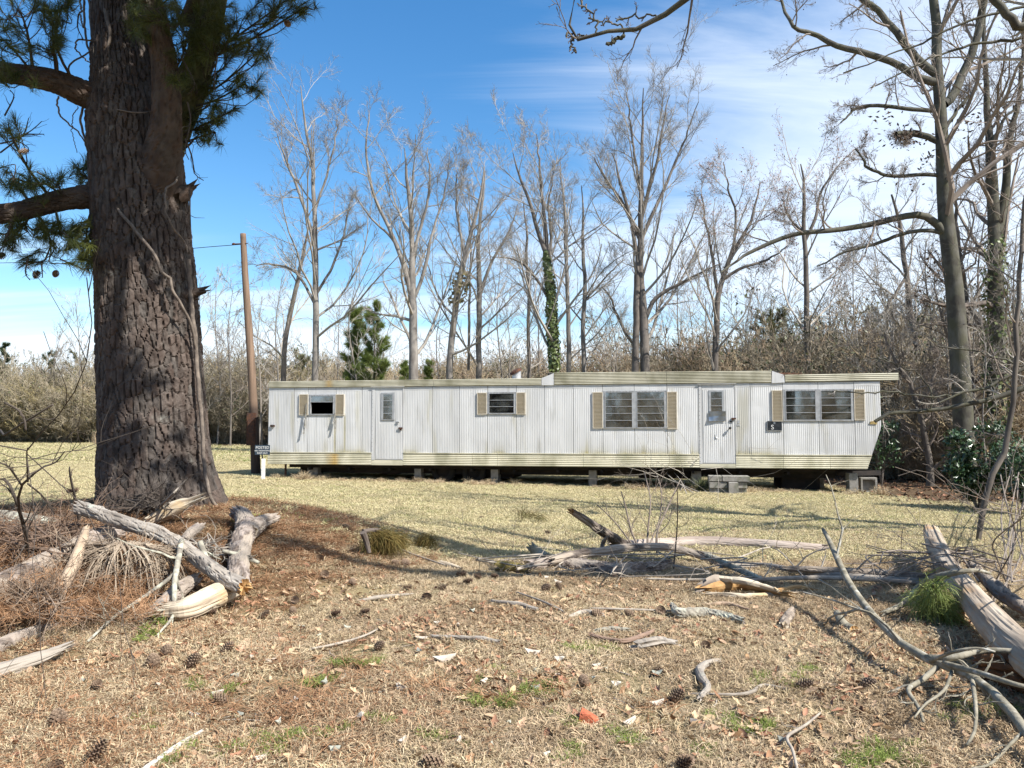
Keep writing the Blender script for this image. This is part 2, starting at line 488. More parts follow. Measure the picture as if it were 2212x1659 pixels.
# ------------------------------------------------------------------ ground
def axis(segs):
    out = []
    for a, b, n in segs: out.append(np.linspace(a, b, n, endpoint=False))
    return np.concatenate(out + [np.array([segs[-1][1]])])
gx = axis([(-400, -60, 14), (-60, -16, 44), (-16, -7, 60), (-7, 7, 150), (7, 16, 60), (16, 60, 44), (60, 400, 14)])
gy = axis([(-40, 1, 40), (1, 3, 20), (3, 11, 115), (11, 18, 60), (18, 32, 60), (32, 80, 60), (80, 700, 20)])
GX, GY = np.meshgrid(gx, gy)
near = sstep(14, 9, GY) * sstep(9, 6.5, np.abs(GX))
GZ = H(GX, GY) + near * ((fbm(GX * 5, GY * 5, 41, 3) - .5) * .030 + (vnoise(GX * 14, GY * 14, 8) - .5) * .012)
nx_, ny_ = len(gx), len(gy)
ii = np.arange(ny_ - 1)[:, None] * nx_; jj = np.arange(nx_ - 1)[None]
gq = np.stack([ii + jj, ii + jj + 1, ii + nx_ + jj + 1, ii + nx_ + jj], -1).reshape(-1, 4)
mb = MB(); mb.add(np.stack([GX, GY, GZ], -1).reshape(-1, 3), gq)

def needle_mask(x, y):
    """how much reddish needle litter lies here"""
    m = sstep(4.1, 2.2, np.hypot((x - PINE[0]) * np.where(x > PINE[0], 1.10, .5), (y - PINE[1] + .6)))
    near_ = sstep(9.0, 4.0, y) * (.22 + .40 * fbm(x * .6 + 4, y * .6, 12)) * sstep(2.5, -3.5, x)
    return np.clip(np.maximum(m * (.55 + .6 * fbm(x * .9, y * .9, 19)), near_) + (fbm(x * .9, y * .9, 71) - .62) * .5 * sstep(10, 6, y), 0, 1)
def wood_mask(x, y):
    """leaf mould of the wood floor, to the right"""
    edge = 12.0 + 5 * (fbm(x * .25, y * .25, 33) - .5)
    a = sstep(-.8, 1.2, (x - (8.6 + (18.5 - y) * .0)) ) * sstep(14.2, 17.5, y - 2 * (fbm(x * .4, y * .3, 9) - .5))
    b = sstep(36, 44, y + 6 * (fbm(x * .1, y * .1, 6) - .5) + np.clip(-x - 6, 0, 40) * -.75)
    return np.clip(np.maximum(a, b), 0, 1)
def green_mask(x, y):
    g = sstep(.50, .72, fbm(x * .22 + 7, y * .22, 51, 4)) * sstep(9, 14, y) * .55
    g2 = sstep(.60, .75, fbm(x * .9, y * .9, 27, 3)) * .30
    g3 = sstep(28, 40, y) * sstep(-4, -10, x) * .35
    return np.clip(np.maximum(np.maximum(g, g2), g3), 0, 1)

m_ground = bpy.data.materials.new('ground'); m_ground.use_nodes = True
def ground_material(m):
    nt = m.node_tree; N = nt.nodes.new; L = nt.links.new
    b = nt.nodes['Principled BSDF']; b.inputs['Roughness'].default_value = .95; b.inputs['Specular IOR Level'].default_value = .1
    tc = N('ShaderNodeTexCoord')
    def noise(sc, det=6, rough=.6, st=(1, 1, 1)):
        mp = N('ShaderNodeMapping'); L(tc.outputs['Object'], mp.inputs[0]); mp.inputs['Scale'].default_value = st
        n = N('ShaderNodeTexNoise'); n.inputs['Scale'].default_value = sc; n.inputs['Detail'].default_value = det; n.inputs['Roughness'].default_value = rough
        L(mp.outputs[0], n.inputs[0]); return n.outputs['Fac']
    def mr(v, a, c, d=0, e=1):
        r = N('ShaderNodeMapRange'); L(v, r.inputs[0]); r.inputs[1].default_value = a; r.inputs[2].default_value = c; r.inputs[3].default_value = d; r.inputs[4].default_value = e; return r.outputs[0]
    def mixc(f, a, c):
        x = N('ShaderNodeMix'); x.data_type = 'RGBA'; L(f, x.inputs[0]) if not isinstance(f, float) else None
        for v, i in ((a, 6), (c, 7)):
            if isinstance(v, tuple): x.inputs[i].default_value = (*v, 1)
            else: L(v, x.inputs[i])
        return x.outputs[2]
    def att(nm):
        a = N('ShaderNodeAttribute'); a.attribute_name = nm; return a.outputs['Fac']
    straw = mixc(mr(noise(38, 8, .7), .38, .62), (.11, .083, .052), (.43, .345, .215))
    straw = mixc(mr(noise(1.3, 5), .42, .64), straw, (.27, .21, .115))
    straw = mixc(mr(noise(.35, 4), .45, .62, 0, .55), straw, (.40, .33, .165))
    c = mixc(att('green'), straw, mixc(mr(noise(25, 5), .35, .65), (.13, .15, .04), (.30, .31, .10)))
    c = mixc(att('needle'), c, mixc(mr(noise(46, 8, .7), .36, .64), (.050, .028, .016), (.22, .118, .062)))
    c = mixc(att('wood'), c, mixc(mr(noise(14, 8, .7), .36, .66), (.030, .022, .015), (.17, .115, .07)))
    L(c, b.inputs['Base Color'])
    bp = N('ShaderNodeBump'); bp.inputs['Distance'].default_value = .03; L(noise(42, 8, .7), bp.inputs['Height']); L(bp.outputs[0], b.inputs['Normal'])
ground_material(m_ground)
gme = mb.mesh('ground', m_ground, smooth=True)
for nm, fn in (('needle', needle_mask), ('wood', wood_mask), ('green', green_mask)):
    at = gme.attributes.new(nm, 'FLOAT', 'POINT'); at.data.foreach_set('value', fn(GX, GY).astype(np.float32).ravel())
tag(link('ground', gme), 'flat lawn of straw coloured winter grass around the trailer', None, None, 'structure')

# ------------------------------------------------------------------ the trailer
def Dz(k):
    x0 = {1: 700, 2: 1250, 3: 1650, 4: 2150}[k]
    return lambda a, b: ((x0 + a / 3.687) * .73733, (1050 + b / 3.687) * .73733)
z1, z2, z3, z4 = Dz(1), Dz(2), Dz(3), Dz(4)
A0 = P(*z1(312, 1140), 22.4)
B0 = P(*z4(1585, 740), 19.4)
ev = B0[:2] - A0[:2]; TL = float(np.linalg.norm(ev)); ev = ev / TL
nv = np.array((ev[1], -ev[0]))          # towards the camera
def W(p):
    """(u along the front wall, z) of a photo point on the wall plane"""
    d = ray(*p); t = ((A0[:2] - EYE[:2]) @ nv) / (d[:2] @ nv)
    q = EYE + d * t
    return float((q[:2] - A0[:2]) @ ev), float(q[2])
def Uz(p): return W(p)[0]
def Zz(p): return W(p)[1]
ROT = math.atan2(ev[1], ev[0])
tr = thing('mobile_home', 'long weathered white and cream mobile home raised on concrete blocks', 'mobile home', (A0[0], A0[1], 0), ROT)
TM = Matrix.Translation(tr.location) @ Matrix.Rotation(ROT, 4, 'Z')
def TW(u, y, z):
    v = TM @ Vector((u, y, z)); return np.array(v)

m_sid = mat('aluminium_siding', (.53, .53, .525), (.63, .63, .625), 2.6, 7, .48, (1.2, 1, .22), .34, .66, tone_c=(.34, .30, .15), vary=.07, spec=.45, metal=.12, c3=(.27, .26, .225), scale3=2.6, lo3=.57, hi3=.88, stretch3=(2.2, 1, .28))
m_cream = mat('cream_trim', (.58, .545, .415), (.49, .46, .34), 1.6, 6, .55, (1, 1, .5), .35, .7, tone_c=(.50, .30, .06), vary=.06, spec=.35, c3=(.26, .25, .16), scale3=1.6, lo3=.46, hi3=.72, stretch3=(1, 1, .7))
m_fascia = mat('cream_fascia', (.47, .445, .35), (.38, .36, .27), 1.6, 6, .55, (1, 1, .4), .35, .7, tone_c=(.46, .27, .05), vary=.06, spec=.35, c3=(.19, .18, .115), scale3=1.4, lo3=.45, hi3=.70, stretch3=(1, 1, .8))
m_alu = mat('bare_aluminium', (.50, .51, .52), (.36, .36, .36), 9, 4, .42, lo=.35, hi=.7, metal=.45, spec=.5)
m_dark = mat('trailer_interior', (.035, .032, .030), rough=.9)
m_shut = mat('cream_shutter', (.60, .54, .44), (.50, .445, .355), 8, 3, .5, spec=.3)
m_black = mat('black_underside', (.016, .015, .015), (.035, .028, .024), 4, 4, .9)
m_roof = mat('tin_roof', (.42, .42, .41), (.25, .22, .19), 1.2, 5, .6)
m_rust = mat('rusty_steel', (.10, .045, .025), (.05, .03, .025), 14, 4, .8)
m_curt = mat('pale_curtain', (.30, .31, .30), (.20, .21, .20), 1.4, 3, .9, (1, 1, .2))
m_conc = mat('grey_concrete', (.30, .285, .26), (.20, .19, .17), 9, 7, .95, bump=.004, bscale=60, c3=(.14, .15, .10), scale3=4, vary=.12)
m_glass = bpy.data.materials.new('window_glass'); m_glass.use_nodes = True
def glass_material(m):
    nt = m.node_tree; nt.nodes.clear(); N = nt.nodes.new; L = nt.links.new
    out = N('ShaderNodeOutputMaterial'); g = N('ShaderNodeBsdfGlossy'); g.inputs['Roughness'].default_value = .04; g.inputs['Color'].default_value = (.9, .95, .95, 1)
    t = N('ShaderNodeBsdfTransparent'); t.inputs['Color'].default_value = (.50, .55, .54, 1)
    lw = N('ShaderNodeFresnel'); lw.inputs['IOR'].default_value = 1.55
    ml = N('ShaderNodeMath'); ml.operation = 'MULTIPLY_ADD'; L(lw.outputs[0], ml.inputs[0]); ml.inputs[1].default_value = 1.9; ml.inputs[2].default_value = .20
    d = N('ShaderNodeBsdfDiffuse'); d.inputs['Color'].default_value = (.30, .32, .30, 1)
    tc = N('ShaderNodeTexCoord'); n = N('ShaderNodeTexNoise'); n.inputs['Scale'].default_value = 2.2; n.inputs['Detail'].default_value = 6; L(tc.outputs['Object'], n.inputs[0])
    mr = N('ShaderNodeMapRange'); L(n.outputs['Fac'], mr.inputs[0]); mr.inputs[1].default_value = .42; mr.inputs[2].default_value = .8; mr.inputs[4].default_value = .35
    m0 = N('ShaderNodeMixShader'); L(mr.outputs[0], m0.inputs[0]); L(t.outputs[0], m0.inputs[1]); L(d.outputs[0], m0.inputs[2])
    mx = N('ShaderNodeMixShader'); L(ml.outputs[0], mx.inputs[0]); L(m0.outputs[0], mx.inputs[1]); L(g.outputs[0], mx.inputs[2]); L(mx.outputs[0], out.inputs[0])
glass_material(m_glass)

# heights along the wall, linear between two measured points
def line(pa, pb):
    (ua, za), (ub, zb) = W(pa), W(pb)
    return lambda u: za + (zb - za) * (u - ua) / (ub - ua)
L_sk_top = line(z1(312, 1015), z4(1480, 1048))
L_sk_bot = line(z1(312, 1142), z4(1440, 1198))
L_fa_bot = line(z1(312, 318), z4(550, 260))
L_fa_top_l = line(z1(312, 250), z2(1240, 215))
L_fa_top_m = line(z2(1375, 155), z4(405, 135))
L_fa_bot_r = line(z4(550, 258), z4(1775, 238))
L_fa_top_r = line(z4(550, 178), z4(1775, 157))
Ue = Uz(z4(1585, 500))
_zk = Zz(z4(1585, 740)); _ub, _zb = W(z4(1440, 1200))
def u_end(z):   # the front end leans back below its knee
    return Ue - (Ue - _ub) * np.clip((_zk - np.asarray(z, float)) / (_zk - _zb), 0, 1)

def corr(mb, u0, u1, zb, zt, y=-.004, pitch=.0485, amp=.0045, rows=6, stain=None, clip_end=False, vert=True, ribs=5):
    """ribbed sheet facing -y; zb, zt are functions of u"""
    fb = zb if callable(zb) else (lambda u: zb + 0 * u); ft = zt if callable(zt) else (lambda u: zt + 0 * u)
    if vert:
        k = max(2, int(round((u1 - u0) / pitch)))
        us = np.linspace(u0, u1, k * 4 + 1); ts = np.linspace(0, 1, rows)
        prof = lambda U, T: .5 - .5 * np.cos((U - u0) / (u1 - u0) * k * 2 * math.pi)
    else:
        us = np.linspace(u0, u1, max(2, int((u1 - u0) / .16) + 2)); ts = np.linspace(0, 1, ribs * 4 + 1)
        prof = lambda U, T: .5 - .5 * np.cos(T * ribs * 2 * math.pi)
    U, T = np.meshgrid(us, ts)
    Z = fb(U) * (1 - T) + ft(U) * T
    Y = y - amp * prof(U, T) ** (.6 if vert else .8) - (.012 if vert else .006) * (fbm(U * 1.9 + 3, Z * 2.3, 15, 3) - .30) * np.clip(4 * np.minimum(T, 1 - T), .15, 1)
    if clip_end: U = np.minimum(U, u_end(Z))
    tone = stain(U, Z) if stain else 0.0
    n, m_ = U.shape
    i = np.arange(n - 1)[:, None] * m_; j = np.arange(m_ - 1)[None]
    mb.add(np.stack([U, Y, Z], -1), np.stack([i + j, i + j + 1, i + m_ + j + 1, i + m_ + j], -1), tone=tone if np.ndim(tone) == 0 else tone.ravel())
    # turned edges, so a sheet is not paper
    for a, b in ((0, 1), (-1, -2)):
        Vv = np.stack([np.stack([U[:, a], Y[:, a], Z[:, a]], -1), np.stack([U[:, a], Y[:, a] * 0 + y + .016, Z[:, a]], -1)], 1).reshape(-1, 3)
        r = np.arange(n - 1) * 2
        mb.add(Vv, np.stack([r, r + 1, r + 3, r + 2], -1))
    for a in (0, -1):
        Vv = np.stack([np.stack([U[a], Y[a], Z[a]], -1), np.stack([U[a], Y[a] * 0 + y + .016, Z[a]], -1)], 1).reshape(-1, 3)
        r = np.arange(m_ - 1) * 2
        mb.add(Vv, np.stack([r, r + 1, r + 3, r + 2], -1))

# window and door openings (u0, u1, z0, z1)
def opening(a, b):
    (ua, zt), (ub, zb) = W(a), W(b); return [ua, ub, zb, zt]
win1 = opening(z1(752, 392), z1(1045, 612)); win2 = opening(z2(655, 365), z2(968, 602))
win3 = opening(z3(430, 352), z3(1118, 757)); win4 = opening(z4(530, 335), z4(1290, 675))
door1 = opening(z1(1442, 312), z1(1775, 1098)); door2 = opening(z3(1462, 280), z3(1865, 1140))
TH = 3.05   # depth of the trailer
# --- shell behind the sheets: front wall cut round the openings, ends, back, floor and ceiling
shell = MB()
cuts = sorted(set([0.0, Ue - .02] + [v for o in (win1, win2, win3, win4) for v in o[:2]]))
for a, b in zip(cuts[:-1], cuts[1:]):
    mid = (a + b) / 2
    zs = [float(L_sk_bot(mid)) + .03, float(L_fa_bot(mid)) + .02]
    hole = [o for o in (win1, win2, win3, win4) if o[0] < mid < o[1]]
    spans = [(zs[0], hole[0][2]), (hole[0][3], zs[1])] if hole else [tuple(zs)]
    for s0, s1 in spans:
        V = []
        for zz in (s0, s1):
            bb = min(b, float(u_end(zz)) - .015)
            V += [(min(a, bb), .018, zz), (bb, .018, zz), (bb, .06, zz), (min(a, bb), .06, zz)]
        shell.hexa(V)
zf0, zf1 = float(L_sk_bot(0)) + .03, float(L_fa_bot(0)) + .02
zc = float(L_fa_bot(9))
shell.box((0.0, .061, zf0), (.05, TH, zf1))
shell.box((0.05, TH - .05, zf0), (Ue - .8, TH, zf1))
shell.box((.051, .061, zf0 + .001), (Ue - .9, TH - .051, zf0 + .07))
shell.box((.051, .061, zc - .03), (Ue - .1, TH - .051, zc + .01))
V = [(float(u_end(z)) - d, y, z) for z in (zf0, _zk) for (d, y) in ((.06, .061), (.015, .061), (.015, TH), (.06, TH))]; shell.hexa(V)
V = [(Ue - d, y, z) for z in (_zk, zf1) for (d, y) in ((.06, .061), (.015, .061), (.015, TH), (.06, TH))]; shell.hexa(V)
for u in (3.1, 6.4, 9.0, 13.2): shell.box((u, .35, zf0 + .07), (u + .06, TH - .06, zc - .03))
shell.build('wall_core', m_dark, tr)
# plain sheets on the two ends and the back
ends = MB()
ends.box((-.006, .012, zf0), (-.001, TH, zf1)); ends.box((0, TH + .001, zf0), (Ue - .4, TH + .008, zf1))
V = [(float(u_end(z)) - d, y, z) for z in (zf0, _zk - .001) for (d, y) in ((.014, .012), (.004, .012), (.004, TH), (.014, TH))]; ends.hexa(V)
V = [(Ue - d, y, z) for z in (_zk, zf1) for (d, y) in ((.014, .012), (.004, .012), (.004, TH), (.014, TH))]; ends.hexa(V)
ends.build('end_sheet', m_sid, tr)
# curtains and clutter seen dimly through the louvres
for (u0, u1, z0, z1_), fr in ((win2, (.0, 1)), (win3, (.05, .46)), (win3, (.60, .97)), (win4, (.05, .55))):
    cur = MB(); w_ = u1 - u0; us = np.linspace(u0 + w_ * fr[0], u0 + w_ * fr[1], 40)
    V = np.array([[(u, .16 + .02 * math.sin(u * 31) + .01 * math.sin(u * 53), z) for u in us] for z in (z0 - .1, z1_ + .05)]).reshape(-1, 3)
    k = np.arange(39); cur.add(V, np.stack([k, k + 1, k + 41, k + 40], -1))
    cur.build('curtain', m_curt, tr)

def stain1(U, Z):
    u0, zz = W(z1(1040, 640)); u1, _ = W(z1(1145, 640)); u2, _ = W(z1(985, 640))
    zlow = Zz(z1(1000, 1010))
    s = 0.75 * np.exp(-((U - u0) / .035) ** 2) + .75 * np.exp(-((U - u1) / .03) ** 2) + .30 * np.exp(-((U - u2) / .09) ** 2) * sstep(zz - .9, zz, Z)
    return np.clip(s, 0, 1) * (Z < zz + .12)
# --- siding sheets between the seams; the ones with a window are split above and below it
seams = [Uz(z1(318, 700)), Uz(z1(595, 700)), Uz(z1(745, 700)), Uz(z1(1047, 700)), Uz(z1(1330, 700)), door1[0]]
seams_b = [door1[1], Uz(z2(62, 700)), Uz(z2(352, 700)), Uz(z2(655, 700)), Uz(z2(970, 700)), Uz(z2(1273, 700)), Uz(z2(1583, 700)), Uz(z3(428, 800)), Uz(z3(772, 900)), Uz(z3(1125, 900)), door2[0]]
seams_c = [door2[1], Uz(z4(180, 700)), Uz(z4(534, 800)), Uz(z4(918, 800)), Uz(z4(1306, 800)), Ue]
lz = L_fa_bot
for ss in (seams, seams_b, seams_c):
    for a, b in zip(ss[:-1], ss[1:]):
        a2, b2 = a + .005, b - .005
        mid = (a + b) / 2
        hole = [o for o in (win1, win2, win3, win4) if o[0] - .1 < mid < o[1] + .1]
        m_ = MB()
        def st(U, Z, left=b < door1[1]):
            low_ = .75 * np.exp(-np.clip(Z - L_sk_top(U), 0, 9) / .10) * sstep(.35, .75, fbm(U * 1.6, U * 0, 44)) + .35 * sstep(.62, .8, fbm(U * 4, Z * .5, 45))
            return np.clip(np.maximum(low_, stain1(U, Z) if left else 0), 0, 1)
        endp = b == Ue
        if hole:
            o = hole[0]
            corr(m_, a2, b2, L_sk_top, o[2], stain=st, rows=10)
            if lz(mid) - o[3] > .06:
                h_ = MB(); corr(h_, a2, b2, o[3] + .002, lz, amp=.0012); h_.build('head_panel', m_sid, tr)
        else:
            flat = lambda u: lz(u) - .115
            corr(m_, a2, b2, L_sk_top, flat, stain=st, rows=15, clip_end=endp)
            h_ = MB(); corr(h_, a2, b2, lambda u: flat(u) + .002, lz, amp=.0012, clip_end=endp); h_.build('head_panel', m_sid, tr)
        m_.build('siding_panel', m_sid, tr, smooth=False)
# --- lower band
def stain_s(U, Z):
    u0 = Uz(z1(1040, 1080)); return np.clip(.6 * np.exp(-((U - u0) / .04) ** 2) + .35 * np.exp(-((U - u0 + .12) / .10) ** 2), 0, 1)
sk = [(0.0, Uz(z1(1040, 1080))), (Uz(z1(1040, 1080)), door1[0]), (door1[0], door1[1]), (door1[1], Uz(z2(497, 1090))), (Uz(z2(497, 1090)), Uz(z2(765, 1090))),
      (Uz(z2(765, 1090)), Uz(z2(1695, 1090))), (Uz(z2(1695, 1090)), door2[0]), (door2[0], door2[1]), (door2[1], Uz(z4(535, 1120))), (Uz(z4(535, 1120)), Uz(z4(1040, 1120))), (Uz(z4(1040, 1120)), Ue)]
for a, b in sk:
    m_ = MB(); dd = [d for d in (door1, door2) if abs(d[0] - a) < .01]
    top = (lambda u, d=dd: d[0][2] - .004) if dd else L_sk_top
    last = b == Ue
    if dd: corr(m_, a + .003, b - .003, L_sk_bot, lambda u, t=top: 0 * u + t(u), y=-.012, vert=False, ribs=1, amp=.003)
    else:
        us = None
        corr(m_, a + .003, b - .003, L_sk_bot, top, y=-.012, vert=False, ribs=7, amp=.009, stain=stain_s if b < 4 else None, clip_end=last)
        m_.box((a + .003, -.03, float(top((a + b) / 2)) - .010), (min(b, float(u_end(float(top(b))))) - .003, -.010, float(top((a + b) / 2)) + .012))
    m_.build('skirt_panel', m_cream, tr)
# --- fascia
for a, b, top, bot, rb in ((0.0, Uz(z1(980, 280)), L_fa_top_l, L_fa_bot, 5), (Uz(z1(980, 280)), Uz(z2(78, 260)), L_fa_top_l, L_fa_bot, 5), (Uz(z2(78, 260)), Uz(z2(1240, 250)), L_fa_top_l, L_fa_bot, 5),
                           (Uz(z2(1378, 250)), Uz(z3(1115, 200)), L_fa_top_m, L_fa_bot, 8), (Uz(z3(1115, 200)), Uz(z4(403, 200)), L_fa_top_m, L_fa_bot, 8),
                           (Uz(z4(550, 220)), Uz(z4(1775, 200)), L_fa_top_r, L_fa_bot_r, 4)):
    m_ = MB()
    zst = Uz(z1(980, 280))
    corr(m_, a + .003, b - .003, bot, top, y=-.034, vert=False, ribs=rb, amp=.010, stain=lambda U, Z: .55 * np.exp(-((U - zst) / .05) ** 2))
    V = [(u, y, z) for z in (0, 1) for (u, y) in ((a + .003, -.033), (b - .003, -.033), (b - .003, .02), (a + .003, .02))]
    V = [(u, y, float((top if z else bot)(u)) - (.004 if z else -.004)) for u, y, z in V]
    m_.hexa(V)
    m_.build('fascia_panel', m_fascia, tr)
for pa, pb, pc, pd in ((z2(1243, 290), z2(1375, 290), z2(1375, 160), z2(1243, 214)), (z4(407, 268), z4(548, 260), z4(540, 178), z4(409, 137))):
    m_ = MB(); q = [W(p) for p in (pa, pb, pc, pd)]
    m_.hexa([(u, -.036, z) for u, z in q][:0] + [(q[0][0], -.036, q[0][1]), (q[1][0], -.036, q[1][1]), (q[1][0], .02, q[1][1]), (q[0][0], .02, q[0][1]), (q[3][0], -.036, q[3][1]), (q[2][0], -.036, q[2][1]), (q[2][0], .02, q[2][1]), (q[3][0], .02, q[3][1])])
    m_.build('step_flashing', m_sid, tr)
# --- roof: low arch in three runs, with the front overhang
rf = MB()
uu = [(0, Uz(z2(1310, 250)), L_fa_top_l), (Uz(z2(1310, 250)), Uz(z4(480, 200)), L_fa_top_m), (Uz(z4(480, 200)), Uz(z4(1773, 200)), L_fa_top_r)]
for a, b, top in uu:
    ys = np.linspace(-.03, TH + .03, 9)
    V = []
    for y in ys:
        h = .075 * (1 - ((y - TH / 2) / (TH / 2 + .04)) ** 2)
        for u in (a, b): V.append((u, y, float(top(u)) - .012 + h))
    for y in ys:
        for u in (a, b): V.append((u, y, float(top(u)) - .09))
    V = np.array(V); k = np.arange(8) * 2
    rf.add(V, np.vstack([np.stack([k, k + 1, k + 3, k + 2], -1), np.stack([k + 18, k + 20, k + 21, k + 19], -1), np.stack([k, k + 2, k + 20, k + 18], -1), np.stack([k + 1, k + 19, k + 21, k + 3], -1)]))
rf.build('roof', m_roof, tr)
# --- roof vent
vu, vz = W(z2(930, 208)); vt = Zz(z2(930, 150))
vent = thing_part = MB()
vent.tubes(np.array([(vu + .02, .5, vz - .06), (vu + .02, .5, vt + .06)]), np.array((.125, .125)), 18, cap=True)
cv = vent.build('roof_vent', m_alu, tr)
cap_ = MB(); c0 = np.array((vu - .01, .5, vt + .06)); ax = np.array((-.42, -.2, .88)); ax /= np.linalg.norm(ax)
cap_.tubes(np.array([c0 - ax * .045, c0 - ax * .035, c0 + ax * .03, c0 + ax * .06]), np.array((.10, .185, .175, .06)), 18, cap=True)
cap_.build('vent_cap', m_rust, cv)

# --- windows
def louvre(u0, u1, z0, z1_, n, parent, frame_w=.022, skip=()):
    h = (z1_ - z0) / n
    for k in range(n):
        if k in skip: continue
        p = MB(); za, zb2 = z0 + k * h, z0 + (k + 1) * h - .004
        p.hexa([(u0, -.024, za), (u1, -.024, za), (u1, -.019, za), (u0, -.019, za), (u0, -.016, zb2), (u1, -.016, zb2), (u1, -.011, zb2), (u0, -.011, zb2)])
        o = p.build('pane', m_glass, parent)
    r = MB()
    for k in range(n):
        if k in skip and k: continue
        r.box((u0, -.036, z0 + k * h - .004), (u1, -.028, z0 + k * h + .008))
    r.build('louvre_rail', m_alu, parent)
def window(op, splits, n, skip=(), head=True):
    u0, u1, z0, z1_ = op
    f = MB(); d = .055
    top = .045
    f.box((u0 - .01, -.032, z1_ - top), (u1 + .01, .05, z1_))
    f.box((u0 - .01, -.034, z0), (u1 + .01, .05, z0 + .022))
    f.box((u0 - .01, -.031, z0 + .022), (u0 + .05, .05, z1_ - top)); f.box((u1 - .05, -.031, z0 + .022), (u1 + .01, .05, z1_ - top))
    for a, b in splits[1:]:
        pass
    prev = None
    for a, b in splits:
        if prev is not None: f.box((prev + .018, -.033, z0 + .022), (a - .018, .05, z1_ - top))
        prev = b
    if head:   # row of screws
        for u in np.arange(u0 + .03, u1, .085): f.box((u - .006, -.037, z1_ - .030), (u + .006, -.032, z1_ - .020), mi=1)
    w = f.build('window', [m_alu, m_rust], tr)
    for a, b in splits:
        for ja in (a - .018, b):
            j = MB(); j.box((ja, -.040, z0 + .022), (ja + .018, .03, z1_ - top)); j.build('jamb', m_alu, w)
        louvre(a, b, z0 + .026, z1_ - top, n, w, skip=skip)
    return w
window(win1, [(Uz(z1(780, 500)), Uz(z1(1022, 500)))], 3, skip=(0, 1))
window(win2, [(Uz(z2(677, 500)), Uz(z2(943, 500)))], 3)
window(win3, [(Uz(z3(457, 500)), Uz(z3(742, 500))), (Uz(z3(800, 500)), Uz(z3(1090, 500)))], 5)
window(win4, [(Uz(z4(562, 500)), Uz(z4(878, 500))), (Uz(z4(942, 500)), Uz(z4(1262, 500)))], 4)
# --- shutters, every slat its own piece
def shutter(a, b):
    (ua, zt), (ub, zb) = W(a), W(b)
    f = MB(); w = .018
    f.box((ua, -.040, zb), (ua + w, -.010, zt)); f.box((ub - w, -.040, zb), (ub, -.010, zt))
    f.box((ua + w, -.040, zb), (ub - w, -.010, zb + w)); f.box((ua + w, -.040, zt - w), (ub - w, -.010, zt)); f.box((ua + w, -.014, zb + w), (ub - w, -.0095, zt - w))
    o = f.build('shutter', m_shut, tr)
    n = max(6, int(round((zt - zb - 2 * w) / .036))); h = (zt - zb - 2 * w) / n
    s = MB(); s.hexa([(0, -.022, 0), (ub - ua - 2 * w, -.022, 0), (ub - ua - 2 * w, -.014, 0), (0, -.014, 0), (0, -.042, h * .62), (ub - ua - 2 * w, -.042, h * .62), (ub - ua - 2 * w, -.034, h * .70), (0, -.034, h * .70)])
    me = s.mesh('slat', m_shut)
    for k in range(n):
        q = link('slat', me, o); q.location = (ua + w, 0, zb + w + k * h)
for a, b in ((z1(657, 388), z1(752, 613)), (z1(1050, 388), z1(1140, 615)), (z2(548, 370), z2(652, 605)), (z2(970, 368), z2(1068, 604)),
             (z3(318, 365), z3(430, 755)), (z3(1120, 360), z3(1232, 762)), (z4(408, 345), z4(526, 680)), (z4(1292, 335), z4(1416, 667))):
    shutter(a, b)
# --- doors
def door(op, slab_a, slab_b, wa, wb, pa, pb, n, extra, skip=()):
    u0, u1, z0, z1_ = op
    (ua, zt), (ub, zb) = W(slab_a), W(slab_b)
    f = MB()
    f.box((u0, -.020, z0), (ua - .006, .05, z1_)); f.box((ub + .004, -.020, z0), (u1, .05, z1_)); f.box((ua - .006, -.020, zt + .004), (ub + .004, .05, z1_))
    f.box((u0 - .03, -.050, z1_), (u1 + .03, .0, z1_ + .012))
    for z in np.arange(z0 + .05, z1_, .11): f.box((u0 + .012, -.024, z), (u0 + .022, -.020, z + .01), mi=1)
    fr = f.build('door_frame', [m_sid, m_rust], tr)
    (wu0, wz1), (wu1, wz0) = W(wa), W(wb)
    s = MB(); y = -.012
    for lo, hi in (((ua, zb), (wu0, zt)), ((wu1, zb), (ub, zt)), ((wu0, zb), (wu1, wz0)), ((wu0, wz1), (wu1, zt))):
        s.box((lo[0], y, lo[1]), (hi[0], .03, hi[1]))
    m = .05
    corr(s, ua + .02, wu0 - .03, zb + .02, zt - .12, y=y - .001, amp=.005); corr(s, wu1 + .03, ub - .02, zb + .02, zt - .12, y=y - .001, amp=.005)
    corr(s, wu0 - .029, wu1 + .029, zb + .02, wz0 - .10, y=y - .001, amp=.005)
    d = s.build('door', m_sid, tr)
    g = MB()
    (pu0, pz1), (pu1, pz0) = W(pa), W(pb)
    g.box((wu0, -.030, wz0), (pu0, .02, wz1)); g.box((pu1, -.030, wz0), (wu1, .02, wz1)); g.box((pu0, -.030, pz1), (pu1, .02, wz1)); g.box((pu0, -.030, wz0), (pu1, .02, pz0))
    g.build('window_frame', m_alu, d)
    h = (pz1 - pz0) / n
    for k in range(n):
        if k in skip: continue
        p = MB(); za, zc_ = pz0 + k * h, pz0 + (k + 1) * h - .004
        p.hexa([(pu0, -.024, za), (pu1, -.024, za), (pu1, -.020, za), (pu0, -.020, za), (pu0, -.016, zc_), (pu1, -.016, zc_), (pu1, -.012, zc_), (pu0, -.012, zc_)])
        p.build('pane', m_glass, d)
        r = MB(); r.box((pu0, -.034, za - .004), (pu1, -.027, za + .008)); r.build('louvre_rail', m_alu, d)
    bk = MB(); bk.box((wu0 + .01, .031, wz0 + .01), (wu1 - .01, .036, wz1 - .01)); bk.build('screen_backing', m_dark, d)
    extra(d)
